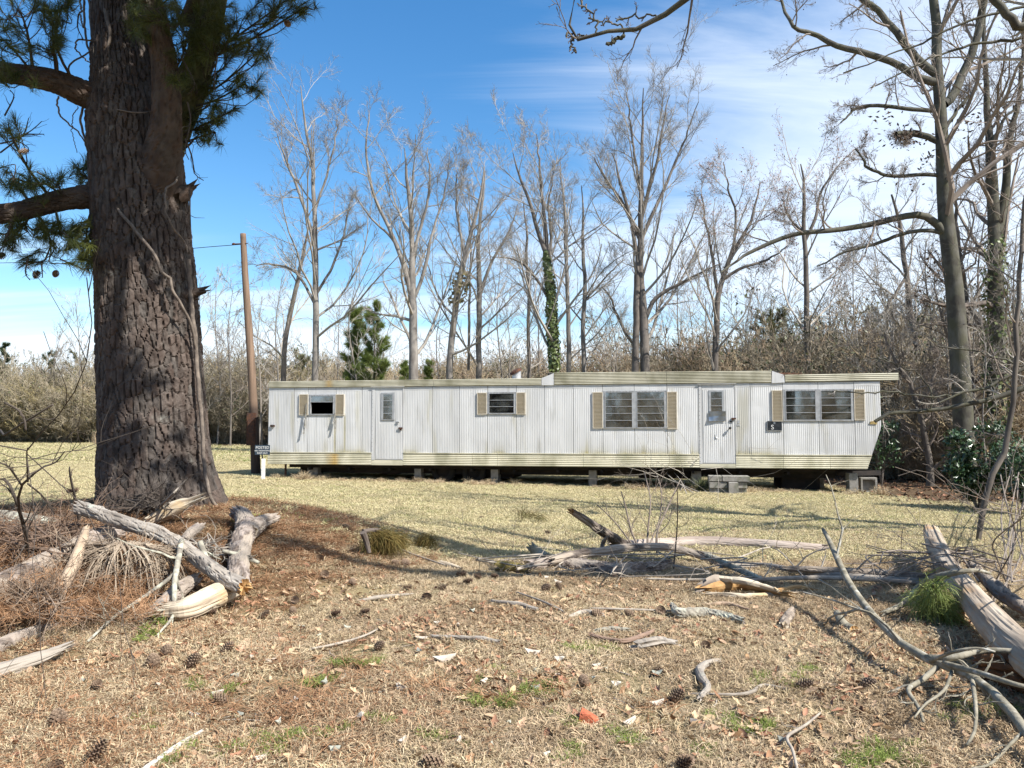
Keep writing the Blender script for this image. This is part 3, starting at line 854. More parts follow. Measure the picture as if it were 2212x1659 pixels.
def ex1(d):
    u, z = W(z1(1722, 685)); h = MB(); h.box((u - .035, -.055, z - .012), (u + .03, -.02, z + .016)); h.box((u - .012, -.05, z - .05), (u + .012, -.03, z)); h.build('door_handle', m_alu, d)
    u, z = W(z1(1752, 755)); h = MB(); h.box((u - .06, -.06, z - .022), (u + .055, -.03, z + .028)); h.box((u - .02, -.05, z - .06), (u + .02, -.03, z - .02)); h.build('padlock', m_rust, d)
def ex2(d):
    (ua, zt), (ub, zb) = W(z3(1570, 572)), W(z3(1755, 677))
    n = 12; us, zs = np.meshgrid(np.linspace(ua, ub, n), np.linspace(zb, zt, n))
    Y = -.036 - .012 * fbm(us * 9, zs * 9, 5) - .05 * np.clip((us - ub + .16) * (zs - zt + .14), 0, 1) * 20
    i = np.arange(n - 1)[:, None] * n; j = np.arange(n - 1)[None]
    p = MB(); q = np.stack([i + j, i + j + 1, i + n + j + 1, i + n + j], -1).reshape(-1, 4)
    p.add(np.stack([us, Y, zs], -1), q); p.add(np.stack([us, Y + .003, zs], -1), q[:, ::-1]); p.build('metal_patch', m_patch, d)
    u, z = W(z3(1800, 752)); k = MB(); k.tubes(np.array([(u, -.02, z), (u, -.06, z), (u, -.065, z), (u, -.095, z), (u, -.10, z)]), np.array((.016, .016, .034, .034, .02)), 16, cap=True); k.build('door_knob', m_dark, d)
    u, z = W(z3(1812, 682)); k = MB(); k.box((u - .045, -.028, z - .04), (u + .045, -.0185, z + .04)); k.box((u - .025, -.032, z - .025), (u + .02, -.028, z + .02), mi=1); k.build('lock_plate', [m_alu, m_dark], d)
    u, z = W(z3(1838, 650)); k = MB(); k.box((u - .055, -.06, z - .018), (u + .06, -.03, z + .020)); k.box((u - .03, -.055, z - .05), (u, -.03, z - .018)); k.build('padlock', m_rust, d)
    u, z = W(z3(1655, 845)); k = MB(); k.add([(u - .05, -.019, z + .09), (u + .01, -.022, z - .02), (u + .07, -.019, z - .05), (u - .01, -.045, z - .035)], tris=[(0, 3, 1), (1, 3, 2), (0, 1, 3)]); k.add([(u - .03, -.0195, z + .04), (u + .06, -.0195, z - .05), (u + .02, -.0195, z + .0)], tris=[(0, 1, 2)], mi=1); k.build('torn_flap', [m_sid, m_dark], d)
m_patch = mat('galvanised_patch', (.36, .38, .40), (.22, .24, .26), 6, 4, .28, metal=.8, spec=.5)
door(door1, z1(1475, 320), z1(1765, 1095), z1(1540, 370), z1(1685, 668), z1(1562, 390), z1(1658, 662), 4, ex1)
door(door2, z3(1494, 290), z3(1860, 1137), z3(1570, 345), z3(1742, 672), z3(1594, 362), z3(1718, 665), 4, ex2, skip=(0,))
for (a, b, c, d_) in ((1880, 668, 1904, 702), (1876, 712, 1910, 732)):
    (ua, zt), (ub, zb) = W(z3(a, b)), W(z3(c, d_)); k = MB(); k.box((ua, -.018, zb), (ub, -.010, zt)); k.build('bell_plate', m_alu, tr)
# --- marker lamps, black plate with white marks, hanging broken trim
m_amber = mat('amber_lens', (.55, .40, .16), (.40, .30, .14), 30, 3, .3, spec=.5)
u, z = W(z4(1508, 693)); k = MB(); k.hexa([(u - .10, -.03, z - .035), (u + .07, -.03, z - .045), (u + .07, -.008, z - .045), (u - .10, -.008, z - .035), (u - .07, -.045, z + .03), (u + .075, -.04, z + .045), (u + .075, -.008, z + .045), (u - .08, -.008, z + .03)]); k.build('marker_lamp', m_amber, tr)
u, z = W(z1(368, 728)); k = MB()
for lo, hi in (((-.06, -.028), (-.04, .028)), ((.035, -.025), (.06, .02)), ((-.04, .016), (.035, .03)), ((-.04, -.03), (.035, -.018))): k.box((u + lo[0], -.06, z + lo[1]), (u + hi[0], -.012, z + hi[1]))
k.box((u - .04, -.02, z - .018), (u + .035, -.010, z + .016), mi=1); k.build('lamp_bracket', [m_rust, m_alu], tr)
m_plate = mat('black_sign_plate', (.012, .016, .020), (.03, .034, .04), 12, 4, .5)
m_white = mat('white_paint', (.72, .72, .70), (.55, .55, .54), 20, 4, .7)
(ua, zt), (ub, zb) = W(z4(357, 675)), W(z4(520, 782))
k = MB(); k.box((ua, -.030, zb), (ub, -.016, zt)); pl = k.build('sign_plate', m_plate, tr)
k = MB()
for lo, hi in (((ua, zb), (ub, zb + .008)), ((ua, zt - .008), (ub, zt)), ((ua, zb + .008), (ua + .006, zt - .008)), ((ub - .006, zb + .008), (ub, zt - .008))): k.box((lo[0], -.033, lo[1]), (hi[0], -.030, hi[1]))
k.build('plate_rim', m_alu, pl)
def lettering(txt, size, M, m, parent, name='lettering', extr=.001):
    c = bpy.data.curves.new(name, 'FONT'); c.body = txt; c.size = size; c.align_x = 'CENTER'; c.align_y = 'CENTER'; c.extrude = extr
    c.materials.append(m)
    t_ = bpy.data.objects.new('lettering_curve', c)
    COL.objects.link(t_); bpy.context.view_layer.update()
    me = bpy.data.meshes.new_from_object(t_.evaluated_get(bpy.context.evaluated_depsgraph_get()))
    bpy.data.objects.remove(t_)
    o = link(name, me, parent); o.matrix_local = M; return o
RX = Matrix.Rotation(math.pi / 2, 4, 'X')
u, z = W(z4(415, 745)); lettering('S', .17, Matrix.Translation((u, -.0315, z)) @ RX, m_white, pl)
u, z = W(z4(437, 696)); k = MB(); k.box((u - .025, -.0325, z - .03), (u + .02, -.030, z + .025)); k.build('faded_mark', mat('faded_grey', (.16, .18, .20)), pl)
m_grime = mat('grimy_metal_strip', (.26, .255, .235), (.13, .125, .11), 12, 5, .7)
for pts, w_ in (((z1(737, 490), z1(730, 750)), .02), ((z1(722, 660), z1(714, 815)), .02), ((z1(1045, 590), z1(1046, 690)), .03), ((z1(1046, 670), z1(1050, 765)), .025)):
    q = [W(p) for p in pts]; k = MB()
    (ua, za), (ub, zb) = q
    k.hexa([(ub - w_, -.115, zb), (ub + w_ * .6, -.10, zb), (ub + w_ * .6, -.085, zb), (ub - w_, -.10, zb), (ua - w_ * .7, -.060, za), (ua + w_ * .7, -.060, za), (ua + w_ * .7, -.042, za), (ua - w_ * .7, -.042, za)])
    k.build('broken_trim', m_grime, tr)
# --- underside: belly, two long beams, axles, wheels
bl = MB()
zb_ = float(L_sk_bot(8))
bl.box((.55, .25, zb_ - .10), (Ue - 1.05, TH - .25, zb_ + .02))
for y in (.55, TH - .67): bl.box((.75, y, zb_ - .26), (Ue - 1.0, y + .12, zb_ - .10))
for u in np.arange(1.2, Ue - 1.2, 1.2): bl.box((u, .12, zb_ - .16), (u + .06, TH - .12, zb_ - .098))
for u, w2, d2 in ((3.2, .5, .30), (6.2, .9, .38), (10.6, 1.4, .33), (14.35, .95, .58)): bl.box((u, .7, zb_ - d2), (u + w2, TH - .9, zb_ - .10))
bl.build('chassis', m_black, tr)
m_tyre = mat('old_tyre', (.018, .018, .018), (.03, .028, .025), 10, 4, .9)
for p in (z2(130, 1245), z2(470, 1245)):
    u = Uz(p)
    for y in (.42, TH - .62):
        g = Hs(*TW(u, y, 0)[:2]); R_ = .35; zc_ = g + R_ - .03
        a = np.linspace(0, 2 * math.pi, 29); 
        w = MB(); prof = [(0, .19), (.0, .29), (.025, .34), (.09, .35), (.155, .34), (.18, .29), (.18, .19)]
        V = np.array([[(u + r * math.cos(t), y + yy, zc_ + r * math.sin(t)) for t in a[:-1]] for yy, r in prof])
        n = 28; i = np.arange(len(prof) - 1)[:, None] * n; j = np.arange(n)[None]; kk = (j + 1) % n
        w.add(V.reshape(-1, 3), np.stack([i + j, i + n + j, i + n + kk, i + kk], -1)); o = w.build('wheel', m_tyre, tr, smooth=True)
        h = MB(); h.tubes(np.array([(u, y + .03, zc_), (u, y + .05, zc_), (u, y + .14, zc_)]), np.array((.10, .195, .195)), 20, cap=True); h.build('rim', m_black, o)
        if y < 1: bx_ = MB(); bx_.tubes(np.array([(u, y + .15, zc_), (u, TH - .6, zc_)]), np.array((.05, .05)), 10); bx_.build('axle', m_black, tr)
# rod at the far left below the skirt
u, z = W(z1(453, 1145)); g = Hs(*TW(u, .3, 0)[:2]); k = MB(); k.box((u - .025, .28, g - .02), (u + .025, .32, zb_)); k.build('corner_jack', m_rust, tr)
# leaf trash on the roof
k = MB(); rg = np.random.default_rng(8)
u0, u1 = Uz(z4(470, 170)), Uz(z4(760, 165))
n = 420; us = rg.triangular(u0, u0 + .2, u1, n); ys = rg.uniform(.0, .7, n); zt = np.array([float(L_fa_top_r(u)) for u in us]) + rg.random(n) * .05 * (u1 - us) / (u1 - u0)
a = rg.random(n) * 6.28; d = np.stack([np.cos(a), np.sin(a), rg.normal(size=n) * .25], -1) * .09
p0 = np.stack([us, ys, zt + .005], -1); V = np.stack([p0, p0 + d * .5 + (0, 0, .012), p0 + d], 1)
k.tubes(V, np.full((n, 3), .004), 3)
tag(k.build('needle_litter', mat('roof_needles', (.19, .085, .05), (.10, .06, .04), 30), None), 'brown pine needles drifted on the low roof step', None, None, 'stuff').matrix_world = TM

# --- supports and steps: every block stands on its own
def block(name, label, cat, lo, hi, group=None, holes=True, rz=0.0, seed=0, m=None):
    cx_, cy_ = (lo[0] + hi[0]) / 2, (lo[1] + hi[1]) / 2
    w, d, h = hi[0] - lo[0], hi[1] - lo[1], hi[2] - lo[2]
    b = MB(); rg = np.random.default_rng(seed)
    bv = .008
    V, q = [], []
    lv = [(0, bv), (bv, 0), (h - bv, 0), (h, bv)]
    for z, ins in lv:
        for sx, sy in ((-1, -1), (1, -1), (1, 1), (-1, 1)): V.append((sx * (w / 2 - ins) + rg.normal() * .002, sy * (d / 2 - ins) + rg.normal() * .002, z))
    for k in range(3):
        for j in range(4): q.append((k * 4 + j, k * 4 + (j + 1) % 4, k * 4 + 4 + (j + 1) % 4, k * 4 + 4 + j))
    q += [(3, 2, 1, 0), (12, 13, 14, 15)]
    b.add(V, q)
    o = b.build(name, m or m_conc)
    p = TW(cx_, cy_, lo[2]); o.location = p; o.rotation_euler = (0, 0, ROT + rz)
    return tag(o, label, cat, group)
def pier(pa, pb, label, y=.22, d=.40):
    u0, u1 = Uz(pa), Uz(pb); g = Hs(*TW((u0 + u1) / 2, y + d / 2, 0)[:2]) - .03
    top = zb_ - .105; n = max(1, int(round((top - g) / .195))); h = (top - g) / n
    t = thing('block_pier', label, 'block pier', TW((u0 + u1) / 2, y + d / 2, g), ROT)
    for k in range(n):
        b = MB(); w = (u1 - u0) / 2; s = .004 * (k % 2)
        b.box((-w + s, -d / 2, k * h), (w + s, d / 2, (k + 1) * h - .005)); b.build('concrete_block', m_conc, t)
pier(z4(1258, 1300), z4(1352, 1300), 'tall pale concrete block pier under the slanted end of the trailer', .10)
pier(z4(1054, 1300), z4(1150, 1300), 'dark block pier set back beside the tall pale pier', 1.9)
pier(z3(265, 1300), z3(350, 1300), 'grey block pier below the right shutter gap of the middle double window', .30)
pier(z2(667, 1270), z2(745, 1270), 'grey block pier just right of the wheels', .30)
pier(z1(1858, 1250), z1(1930, 1250), 'grey block pier left of the wheels', .30)
pier(z1(690, 1230), z1(800, 1230), 'low block pier behind the grass tuft near the left end', .30)
pier(z3(1395, 1300), z3(1500, 1300), 'dark block pier left of the concrete steps', .35)
# steps at the second door
s0, s1 = Uz(z3(1552, 1280)), Uz(z3(1978, 1280))
gst = Hs(*TW((s0 + s1) / 2, -.55, 0)[:2])
hz = .30
block('step_slab', 'left thick concrete slab on top of the door steps', 'step slab', (s0, -.75, gst + .315), (s0 + (s1 - s0) * .33 - .006, -.30, gst + .45), seed=1)
block('step_slab', 'right long concrete slab on top of the door steps', 'step slab', (s0 + (s1 - s0) * .33 + .006, -.76, gst + .315), (s1, -.30, gst + .45), seed=2)
for k, (a, b, h0, h1, dy, lab) in enumerate(((1560, 1650, .15, .30, 0, 'leftmost concrete block under the step slabs'), (1657, 1750, .15, .30, 0, 'second concrete block under the step slabs from the left'), (1755, 1857, .0, .305, -.16, 'square pale block standing proud of the step row'), (1855, 1955, .15, .30, .02, 'rightmost concrete block under the step slabs'))):
    ua, ub = Uz(z3(a, 1370)), Uz(z3(b, 1370))
    block('step_block', lab, 'concrete block', (ua, -.74 + dy, gst + h0), (ub - .008, -.36, gst + h1), seed=5 + k)
block('step_block', 'long flat block at the foot of the door steps', 'concrete block', (Uz(z3(1562, 1430)), -.70, gst - .02), (Uz(z3(1752, 1430)), -.36, gst + .145), seed=11)
block('step_block', 'sunken block at the right foot of the door steps', 'concrete block', (Uz(z3(1862, 1430)), -.68, gst - .02), (Uz(z3(1950, 1430)), -.36, gst + .145), seed=12)
block('step_slab', 'dark slab set back between steps and skirting', 'step slab', (s0 + .05, -.28, gst - .02), (s1 - .08, -.02, gst + .29), seed=13, m=m_conc)
# hollow block and tow tongue beyond the slanted end
g = Hs(*TW(Uz(z4(1555, 1350)), .9, 0)[:2])
cb = MB(); w = .20
for lo, hi in (((-w, -.1, 0), (-w + .045, .1, .40)), ((w - .045, -.1, 0), (w, .1, .40)), ((-w + .045, -.1, .355), (w - .045, .1, .40)), ((-w + .045, -.1, 0), (w - .045, .1, .05)), ((-w + .045, .06, .05), (w - .045, .1, .355))): cb.box(lo, hi)
o = cb.build('hollow_block', m_conc); o.location = TW(Uz(z4(1555, 1350)), .9, g - .02); o.rotation_euler = (0, 0, ROT); tag(o, 'hollow concrete block standing alone right of the tall pier', 'concrete block')
tg = MB(); zt_ = zb_ - .22
for s in (-1, 1): tg.hexa([(Ue - 1.1, TH / 2 + s * .9 - .04, zt_), (Ue + .35, TH / 2 + s * .06 - .04, zt_), (Ue + .35, TH / 2 + s * .06 + .04, zt_), (Ue - 1.1, TH / 2 + s * .9 + .04, zt_), (Ue - 1.1, TH / 2 + s * .9 - .04, zt_ + .12), (Ue + .35, TH / 2 + s * .06 - .04, zt_ + .12), (Ue + .35, TH / 2 + s * .06 + .04, zt_ + .12), (Ue - 1.1, TH / 2 + s * .9 + .04, zt_ + .12)])
tg.build('tow_tongue', m_black, tr)

# ------------------------------------------------------------------ pole, wire, posted sign
m_pole = mat('weathered_pole', (.215, .145, .10), (.13, .09, .065), 3, 6, .85, (6, 6, .25), bump=.004, bscale=30, bstretch=(6, 6, .3), c3=(.055, .035, .025), scale3=.5, lo3=.58, hi3=.66, tone_c=(.042, .030, .025), tone_mul=.85)
Yp = 23.6
pb_, pt_ = P(553, 1022, Yp), P(527, 505, Yp)
pb_[2] = Hs(pb_[0], pb_[1]) - .05
pole = thing('utility_pole', 'brown wooden utility pole leaning left beside the trailer', 'utility pole', pb_)
b = MB(); n = 60; t = np.linspace(0, 1, n)[:, None]
pth = (pb_ * (1 - t) + pt_ * t) + np.stack([.03 * np.sin(t[:, 0] * 5), 0 * t[:, 0], 0 * t[:, 0]], -1)
b.tubes(local(pole, pth), np.linspace(.145, .088, n), 16, cap=True, tone=np.r_[np.repeat(1 - sstep(.27, .30, np.linspace(0, 1, n)), 16), 1, 0]); b.build('shaft', m_pole, pole, smooth=True)
mbx = P(545, 925, Yp - .12); b = MB(); b.box(local(pole, mbx) - (.17, .02, .52), local(pole, mbx) + (.10, .22, .47)); b.box(local(pole, mbx) - (.13, .05, .30), local(pole, mbx) + (.06, -.02, .25)); b.build('meter_box', m_rust, pole)
b = MB(); b.tubes(local(pole, np.array([P(561, 800, Yp - .05), P(566, 960, Yp - .03), P(567, 1010, Yp)])), np.array((.022, .022, .022)), 8); b.build('conduit', mat('grey_conduit', (.2, .17, .14), rough=.6), pole)
b = MB(); ins = P(522, 527, Yp - .05); b.tubes(local(pole, np.array([ins - (.30, 0, 0), ins - (.24, 0, 0), ins - (.2, 0, 0), ins + (.2, 0, .02)])), np.array((.02, .045, .02, .012)), 8, cap=True); b.build('insulator', m_rust, pole)
wp = smooth_path([P(519, 528, Yp), P(410, 537, Yp + 1), P(210, 557, Yp + 3), P(0, 568, Yp + 5), P(-300, 570, Yp + 8)], 40)
b = MB(); b.tubes(wp, np.full(40, .011), 5); tag(b.build('power_line', mat('black_cable', (.02, .02, .02))), 'thin dark service wire running from the pole behind the pine', 'wire')
sy = 21.7
sg = P(569, 1020, sy); sg[2] = Hs(sg[0], sg[1]) - .03
sgn = thing('posted_sign', 'small dark posted sign on a short white post by the pole', 'sign', sg)
b = MB(); b.box((-.055, -.02, 0), (.045, .02, .62)); b.build('post', m_white, sgn)
top = P(568, 972, sy); top = local(sgn, top)
b = MB(); b.box(top - (.215, .035, .135), top + (.205, -.022, .14)); bd = b.build('board', mat('navy_board', (.022, .035, .055), (.04, .06, .08), 15, 4, .5), sgn)
for txt, s, z in (('POSTED', .105, .065), ('NO TRESPASSING', .055, -.022), ('KEEP OUT', .066, -.088)):
    lettering(txt, s, Matrix.Translation(Vector(top) + Vector((-.004, -.0365, z))) @ RX, m_white, bd, 'lettering')
# ------------------------------------------------------------------ the big pine
m_bark = mat('pine_bark', (.036, .032, .029), (.112, .100, .090), 16, 8, .93, (1, 1, .35), .36, .64, grain=True, tone_c=(.098, .066, .052), tone_mul=.6, bump=.010, bscale=34, bstretch=(1, 1, .5), spec=.12, c3=(.20, .20, .18), scale3=5, lo3=.64, hi3=.76)
m_limb = mat('pine_limb_bark', (.042, .036, .032), (.092, .080, .070), 14, 7, .93, (1, 1, .5), tone_c=(.12, .072, .05), tone_mul=.5, grain=True, bump=.006, bscale=40, spec=.12)
m_moss = mat('mossy_limb_bark', (.055, .055, .028), (.11, .11, .05), 10, 6, .93, bump=.006, bscale=40, spec=.1)
m_needle = mat('pine_needles', (.036, .062, .016), (.07, .092, .022), 3, 3, .5, tone_c=(.17, .17, .035), tone_mul=.8, spec=.4, trans=.3)
m_twig_dark = mat('dark_twig', (.045, .036, .03), (.085, .07, .058), 20, 4, .9)
m_vine = mat('grey_vine', (.20, .165, .135), (.11, .09, .075), 14, 5, .9, bump=.003, bscale=50)
m_cone = mat('pine_cone', (.115, .070, .045), (.055, .035, .026), 40, 3, .8, tone_c=(.26, .19, .135), tone_mul=.9)

PY = PINE[1]
prof_d = [(345, 1112, 134), (344, 1085, 127), (340, 1040, 116), (336, 1000, 112), (333, 940, 106.5), (329, 860, 104), (324, 760, 102), (319, 660, 100), (313, 560, 97), (305, 470, 96), (299, 400, 94), (293, 330, 91), (287, 260, 90), (277, 190, 73), (266, 110, 61), (261, 30, 55), (260, -80, 54), (262, -260, 58)]
pine = thing('pine_tree', 'huge dark pine with deeply plated bark in the left foreground', 'tree', (PINE[0], PY, Hs(*PINE) - .08))
pts = []
for dx, dy, r in prof_d:
    p = P(dx, dy, PY); pts.append((*p, px(r, PY)))
pts.insert(0, (pts[0][0], PY, pts[0][2] - .35, px(150, PY)))
tp = np.array(pts)
tp[:, :3] = local(pine, tp[:, :3])
def flare(th, ln):   # root buttresses at the foot
    return (np.cos(th * 5 + .8) * .5 + np.cos(th * 3 + 2) * .5) * .10 * np.exp(-ln / .42) - 0.012 * np.cos(th * 2 + 1) 
mb = MB(); log_mesh(mb, tp, 640, 270, 5, amp=.040, cell=(.066, .185), flare=flare, edge=(.03, .17), rough=.55)
mb.build('trunk', m_bark, pine, smooth=False)
def trunk_at(dy):
    d = np.array(prof_d, float); o = np.argsort(d[:, 1]); return np.interp(dy, d[o, 1], d[o, 0]), np.interp(dy, d[o, 1], d[o, 2])
def on_trunk(dx, dy, lift=.02):
    c, r = trunk_at(dy); x = np.clip((dx - c) / r, -1.02, 1.02)
    Rm = px(r, PY)
    Y = PY - math.sqrt(max(0, 1 - min(abs(x), 1) ** 2)) * Rm - lift
    return P(dx, dy, Y)
# main limbs (dx, dy, distance, radius in photo px)
limbs = [
    ([(262, 232, 9.9, 50), (222, 218, 9.75, 33), (180, 202, 9.6, 28), (120, 176, 9.4, 24), (60, 164, 9.2, 22), (0, 154, 9.0, 20), (-110, 126, 8.6, 18), (-260, 60, 8.2, 17), (-420, -20, 8.0, 10)], m_limb, .022),
    ([(250, 425, 9.9, 46), (205, 426, 9.7, 28), (160, 428, 9.55, 23), (110, 438, 9.4, 21), (50, 455, 9.2, 20), (0, 462, 9.0, 20), (-110, 476, 8.6, 18), (-260, 470, 8.2, 23), (-420, 420, 8.0, 14)], m_limb, .022),
    ([(335, 330, 10.0, 55), (372, 270, 10.0, 42), (404, 205, 10.0, 36), (428, 140, 10.0, 31), (450, 70, 10.0, 27), (468, -20, 10.0, 24), (490, -150, 9.9, 26), (540, -400, 9.6, 22), (640, -800, 9.3, 15), (700, -1100, 9.1, 8)], m_moss, .018),
    ([(338, 420, 9.80, 52), (352, 330, 9.55, 40), (360, 250, 9.36, 31), (356, 150, 9.2, 27), (342, 70, 9.05, 25), (322, -20, 8.9, 23), (310, -140, 8.5, 24), (360, -400, 7.9, 18), (460, -800, 7.2, 9)], m_limb, .018),
    ([(262, -240, 9.9, 58), (255, -500, 9.9, 50), (262, -900, 9.9, 40), (268, -1300, 9.9, 28), (262, -1700, 9.9, 12)], m_limb, .02),
    ([(262, -420, 9.8, 24), (420, -620, 9.0, 20), (620, -760, 8.0, 14), (800, -820, 7.2, 6)], m_limb, .012),
    ([(262, -560, 9.8, 22), (300, -800, 8.9, 18), (380, -1000, 7.8, 14), (480, -1150, 7.0, 6)], m_limb, .012),
    ([(262, -500, 9.8, 24), (100, -700, 9.6, 18), (-100, -820, 9.3, 13), (-300, -840, 9.0, 6)], m_limb, .012),
    ([(262, -700, 10.0, 20), (200, -900, 11.0, 16), (150, -950, 12.4, 6)], m_limb, .012),
    ([(262, -900, 9.9, 18), (420, -1100, 9.6, 14), (600, -1180, 9.2, 5)], m_limb, .012),
    ([(330, -620, 9.3, 16), (560, -760, 8.0, 14), (760, -700, 6.9, 9), (900, -600, 6.2, 5)], m_limb, .012),
    ([(262, -1100, 9.9, 16), (150, -1300, 9.0, 10), (60, -1350, 8.4, 4)], m_limb, .012),
]
lp = []
for k, (q, m_, amp) in enumerate(limbs):
    w = np.array([(*local(pine, P(a, b, Y)), px(r, Y)) for a, b, Y, r in q])
    mb = MB(); n = 110 if k < 4 else 50
    log_mesh(mb, w, 2 * n if k < 4 else n, 56 if k < 4 else 16, 20 + k, amp=amp if k < 4 else .012, cell=(.055, .12), edge=(.03, .18), rough=.5)
    mb.build('limb', m_, pine)
    lp.append(smooth_path(w, 14))
# unseen crown limbs added above the frame to shade the trunk from the sun
shade = []
for q in ([(-4.3, 9.9, 7.6, .12), (-2.8, 8.3, 8.5, .09), (-1.3, 6.9, 8.2, .06), (.1, 5.8, 7.5, .025)], [(-4.3, 9.9, 10, .11), (-2.4, 8.6, 11, .08), (-.6, 7.4, 10.9, .055), (1.2, 6.4, 10.2, .025)],
          [(-4.3, 9.9, 8.8, .11), (-3.3, 7.9, 9.2, .08), (-2.7, 6.3, 8.9, .05), (-2.2, 5.0, 8.1, .025)], [(-4.3, 9.9, 8.3, .11), (-2.2, 9.2, 9.0, .08), (-.4, 8.3, 8.6, .05), (1.0, 7.6, 7.9, .02)],
          [(-4.3, 9.9, 12, .10), (-2, 9, 13.2, .07), (.4, 8, 13, .045), (2.2, 7.2, 12.2, .02)], [(-4.3, 9.9, 7.0, .10), (-3.2, 8.4, 7.4, .07), (-2.2, 7.2, 7.2, .045), (-1.2, 6.4, 6.7, .02)]):
    w = np.array(q); w[:, :3] = local(pine, w[:, :3]); mb = MB(); log_mesh(mb, w, 40, 12, 60, amp=.008, cell=(.05, .11)); mb.build('limb', m_limb, pine); shade.append(smooth_path(w, 14))
# twigs and needle tufts
rg = np.random.default_rng(77)
def tufts(mb, pos, dirs, n, L, w, tone):
    B = len(pos)
    d = np.repeat(norm(dirs), n, 0); p = np.repeat(pos, n, 0)
    M = len(p)
    r = norm(rg.normal(size=(M, 3))); spread = rg.uniform(.25, 1.25, (M, 1))
    nd = norm(d + r * spread + (0, 0, -.10))
    st = p - d * rg.uniform(0, .13, (M, 1)) * (L / .17)
    ln = L * rg.uniform(.7, 1.15, (M, 1))
    sd = norm(np.cross(nd, rg.normal(size=(M, 3)))) * w / 2
    mid = st + nd * ln * .55 + (0, 0, .0)
    end = st + nd * ln - np.array((0, 0, 1.)) * ln * .12
    V = np.stack([st - sd * .7, st + sd * .7, mid + sd, mid - sd, end], 1).reshape(-1, 3)
    i = np.arange(M)[:, None] * 5
    mb.add(V, i + np.array([[0, 1, 2, 3]]), i + np.array([[3, 2, 4]]), tone=np.repeat(np.repeat(tone, n) * .6 + rg.random(M) * .3, 5))
tw, nd_ = MB(), MB()
hubs = [  # (x, y, distance, half-spread x, y, tufts, limb)
    (40, 20, 8.7, 60, 45, 13, 0), (112, 40, 8.9, 30, 36, 12, 0), (100, 105, 9.0, 42, 28, 11, 0), (45, 165, 8.9, 45, 16, 7, 0), (18, 95, 8.8, 25, 40, 8, 0), (135, 10, 9.0, 30, 25, 7, 0),
    (180, 372, 9.9, 28, 30, 12, 1), (18, 275, 8.8, 28, 22, 7, 1), (30, 385, 8.9, 45, 26, 14, 1), (95, 395, 9.1, 40, 16, 10, 1),
    (180, 520, 9.6, 32, 40, 19, 1), (130, 500, 9.3, 50, 26, 16, 1), (60, 500, 9.1, 52, 22, 13, 1), (110, 550, 9.2, 60, 22, 9, 1), (200, 560, 9.8, 18, 20, 6, 1), (10, 520, 9, 30, 20, 6, 1),
    (430, 40, 9.6, 70, 40, 26, 2), (470, 95, 9.5, 60, 40, 24, 2), (400, 90, 9.3, 45, 50, 20, 3), (520, 60, 9.6, 60, 44, 18, 2), (600, 15, 9.5, 60, 24, 14, 2), (660, 14, 9.4, 28, 12, 7, 2), (560, 110, 9.7, 40, 30, 9, 2),
    (470, 175, 9.8, 50, 30, 14, 2), (530, 180, 9.8, 40, 24, 8, 2), (500, 240, 9.8, 46, 22, 7, 2), (440, 235, 9.9, 30, 30, 9, 2), (465, 285, 9.9, 34, 26, 8, 2), (430, 290, 10, 20, 20, 4, 2),
    (340, 20, 8.7, 60, 30, 12, 3), (300, 60, 9.0, 40, 25, 5, 3), (385, 150, 9.2, 22, 30, 8, 3)]
for hx, hy, Y, sx, sy_, n, li in hubs:
    hub = local(pine, P(hx, hy, Y)); lb = lp[li][:, :3]
    k = np.argmin(np.linalg.norm(lb - hub, axis=1)); root = lb[max(0, k - 1)]
    mid = root * .45 + hub * .55 + rg.normal(size=3) * .06 + (0, 0, -.03)
    pth = smooth_path([root, mid, hub], 7); tw.tubes(pth, np.linspace(.020, .009, 7), 6)
    tx = hx + rg.uniform(-sx, sx, n); ty = hy + rg.uniform(-sy_, sy_, n)
    for a, b in zip(tx, ty):
        e = local(pine, P(a, b, Y + rg.normal() * .30)); c0 = pth[rg.integers(3, 7)]
        m_ = (c0 + e) / 2 + rg.normal(size=3) * .05 + (0, 0, -.03)
        q = smooth_path([c0, m_, e], 6); tw.tubes(q, np.linspace(.008, .0045, 6), 4)
        dr = norm(q[-1] - q[-2] + rg.normal(size=3) * .02)
        yel = .9 if (hx, hy) == (180, 520) or (hx == 430 and hy == 40) or (hx == 470 and hy == 95) else .25
        tufts(nd_, np.array([e]), np.array([dr]), 78, .19, .0042, np.array([yel * rg.uniform(.5, 1.1)]))
        if rg.random() < .5: tufts(nd_, np.array([q[3]]), np.array([dr]), 32, .16, .0042, np.array([yel * .5]))
# the crown above the frame
lp = lp + shade
for k in range(2, len(lp)):
    w = lp[k]
    a, ra = grow(rg, w[:, :3], w[:, 3], 9 if k < 12 else 15, t0=.35 if k < 12 else .15, ang=.9, lf=.40, n=6, up=.03, wob=.18, rf=.45, rmin=.012)
    keep = (a[:, -1, 2] + pine.location[2]) > 6.1
    a, ra = a[keep], ra[keep]
    if not len(a): continue
    b, rb = grow(rg, a, ra, 7, t0=.25, ang=.8, lf=.50, n=5, up=.04, wob=.2, rf=.5, rmin=.007)
    keep = (b[:, -1, 2] + pine.location[2]) > 5.9
    b, rb = b[keep], rb[keep]
    tw.tubes(a, ra, 5); tw.tubes(b, rb, 4)
    ends = np.concatenate([b[:, -1], b[:, 3], a[:, -1]]); drs = np.concatenate([b[:, -1] - b[:, -2], b[:, 3] - b[:, 2], a[:, -1] - a[:, -2]])
    tufts(nd_, ends, drs, 18 if k < 12 else 24, .26, .021, rg.random(len(ends)) * .5)
tw.build('twigs', m_twig_dark, pine); nd_.build('crown', m_needle, pine)
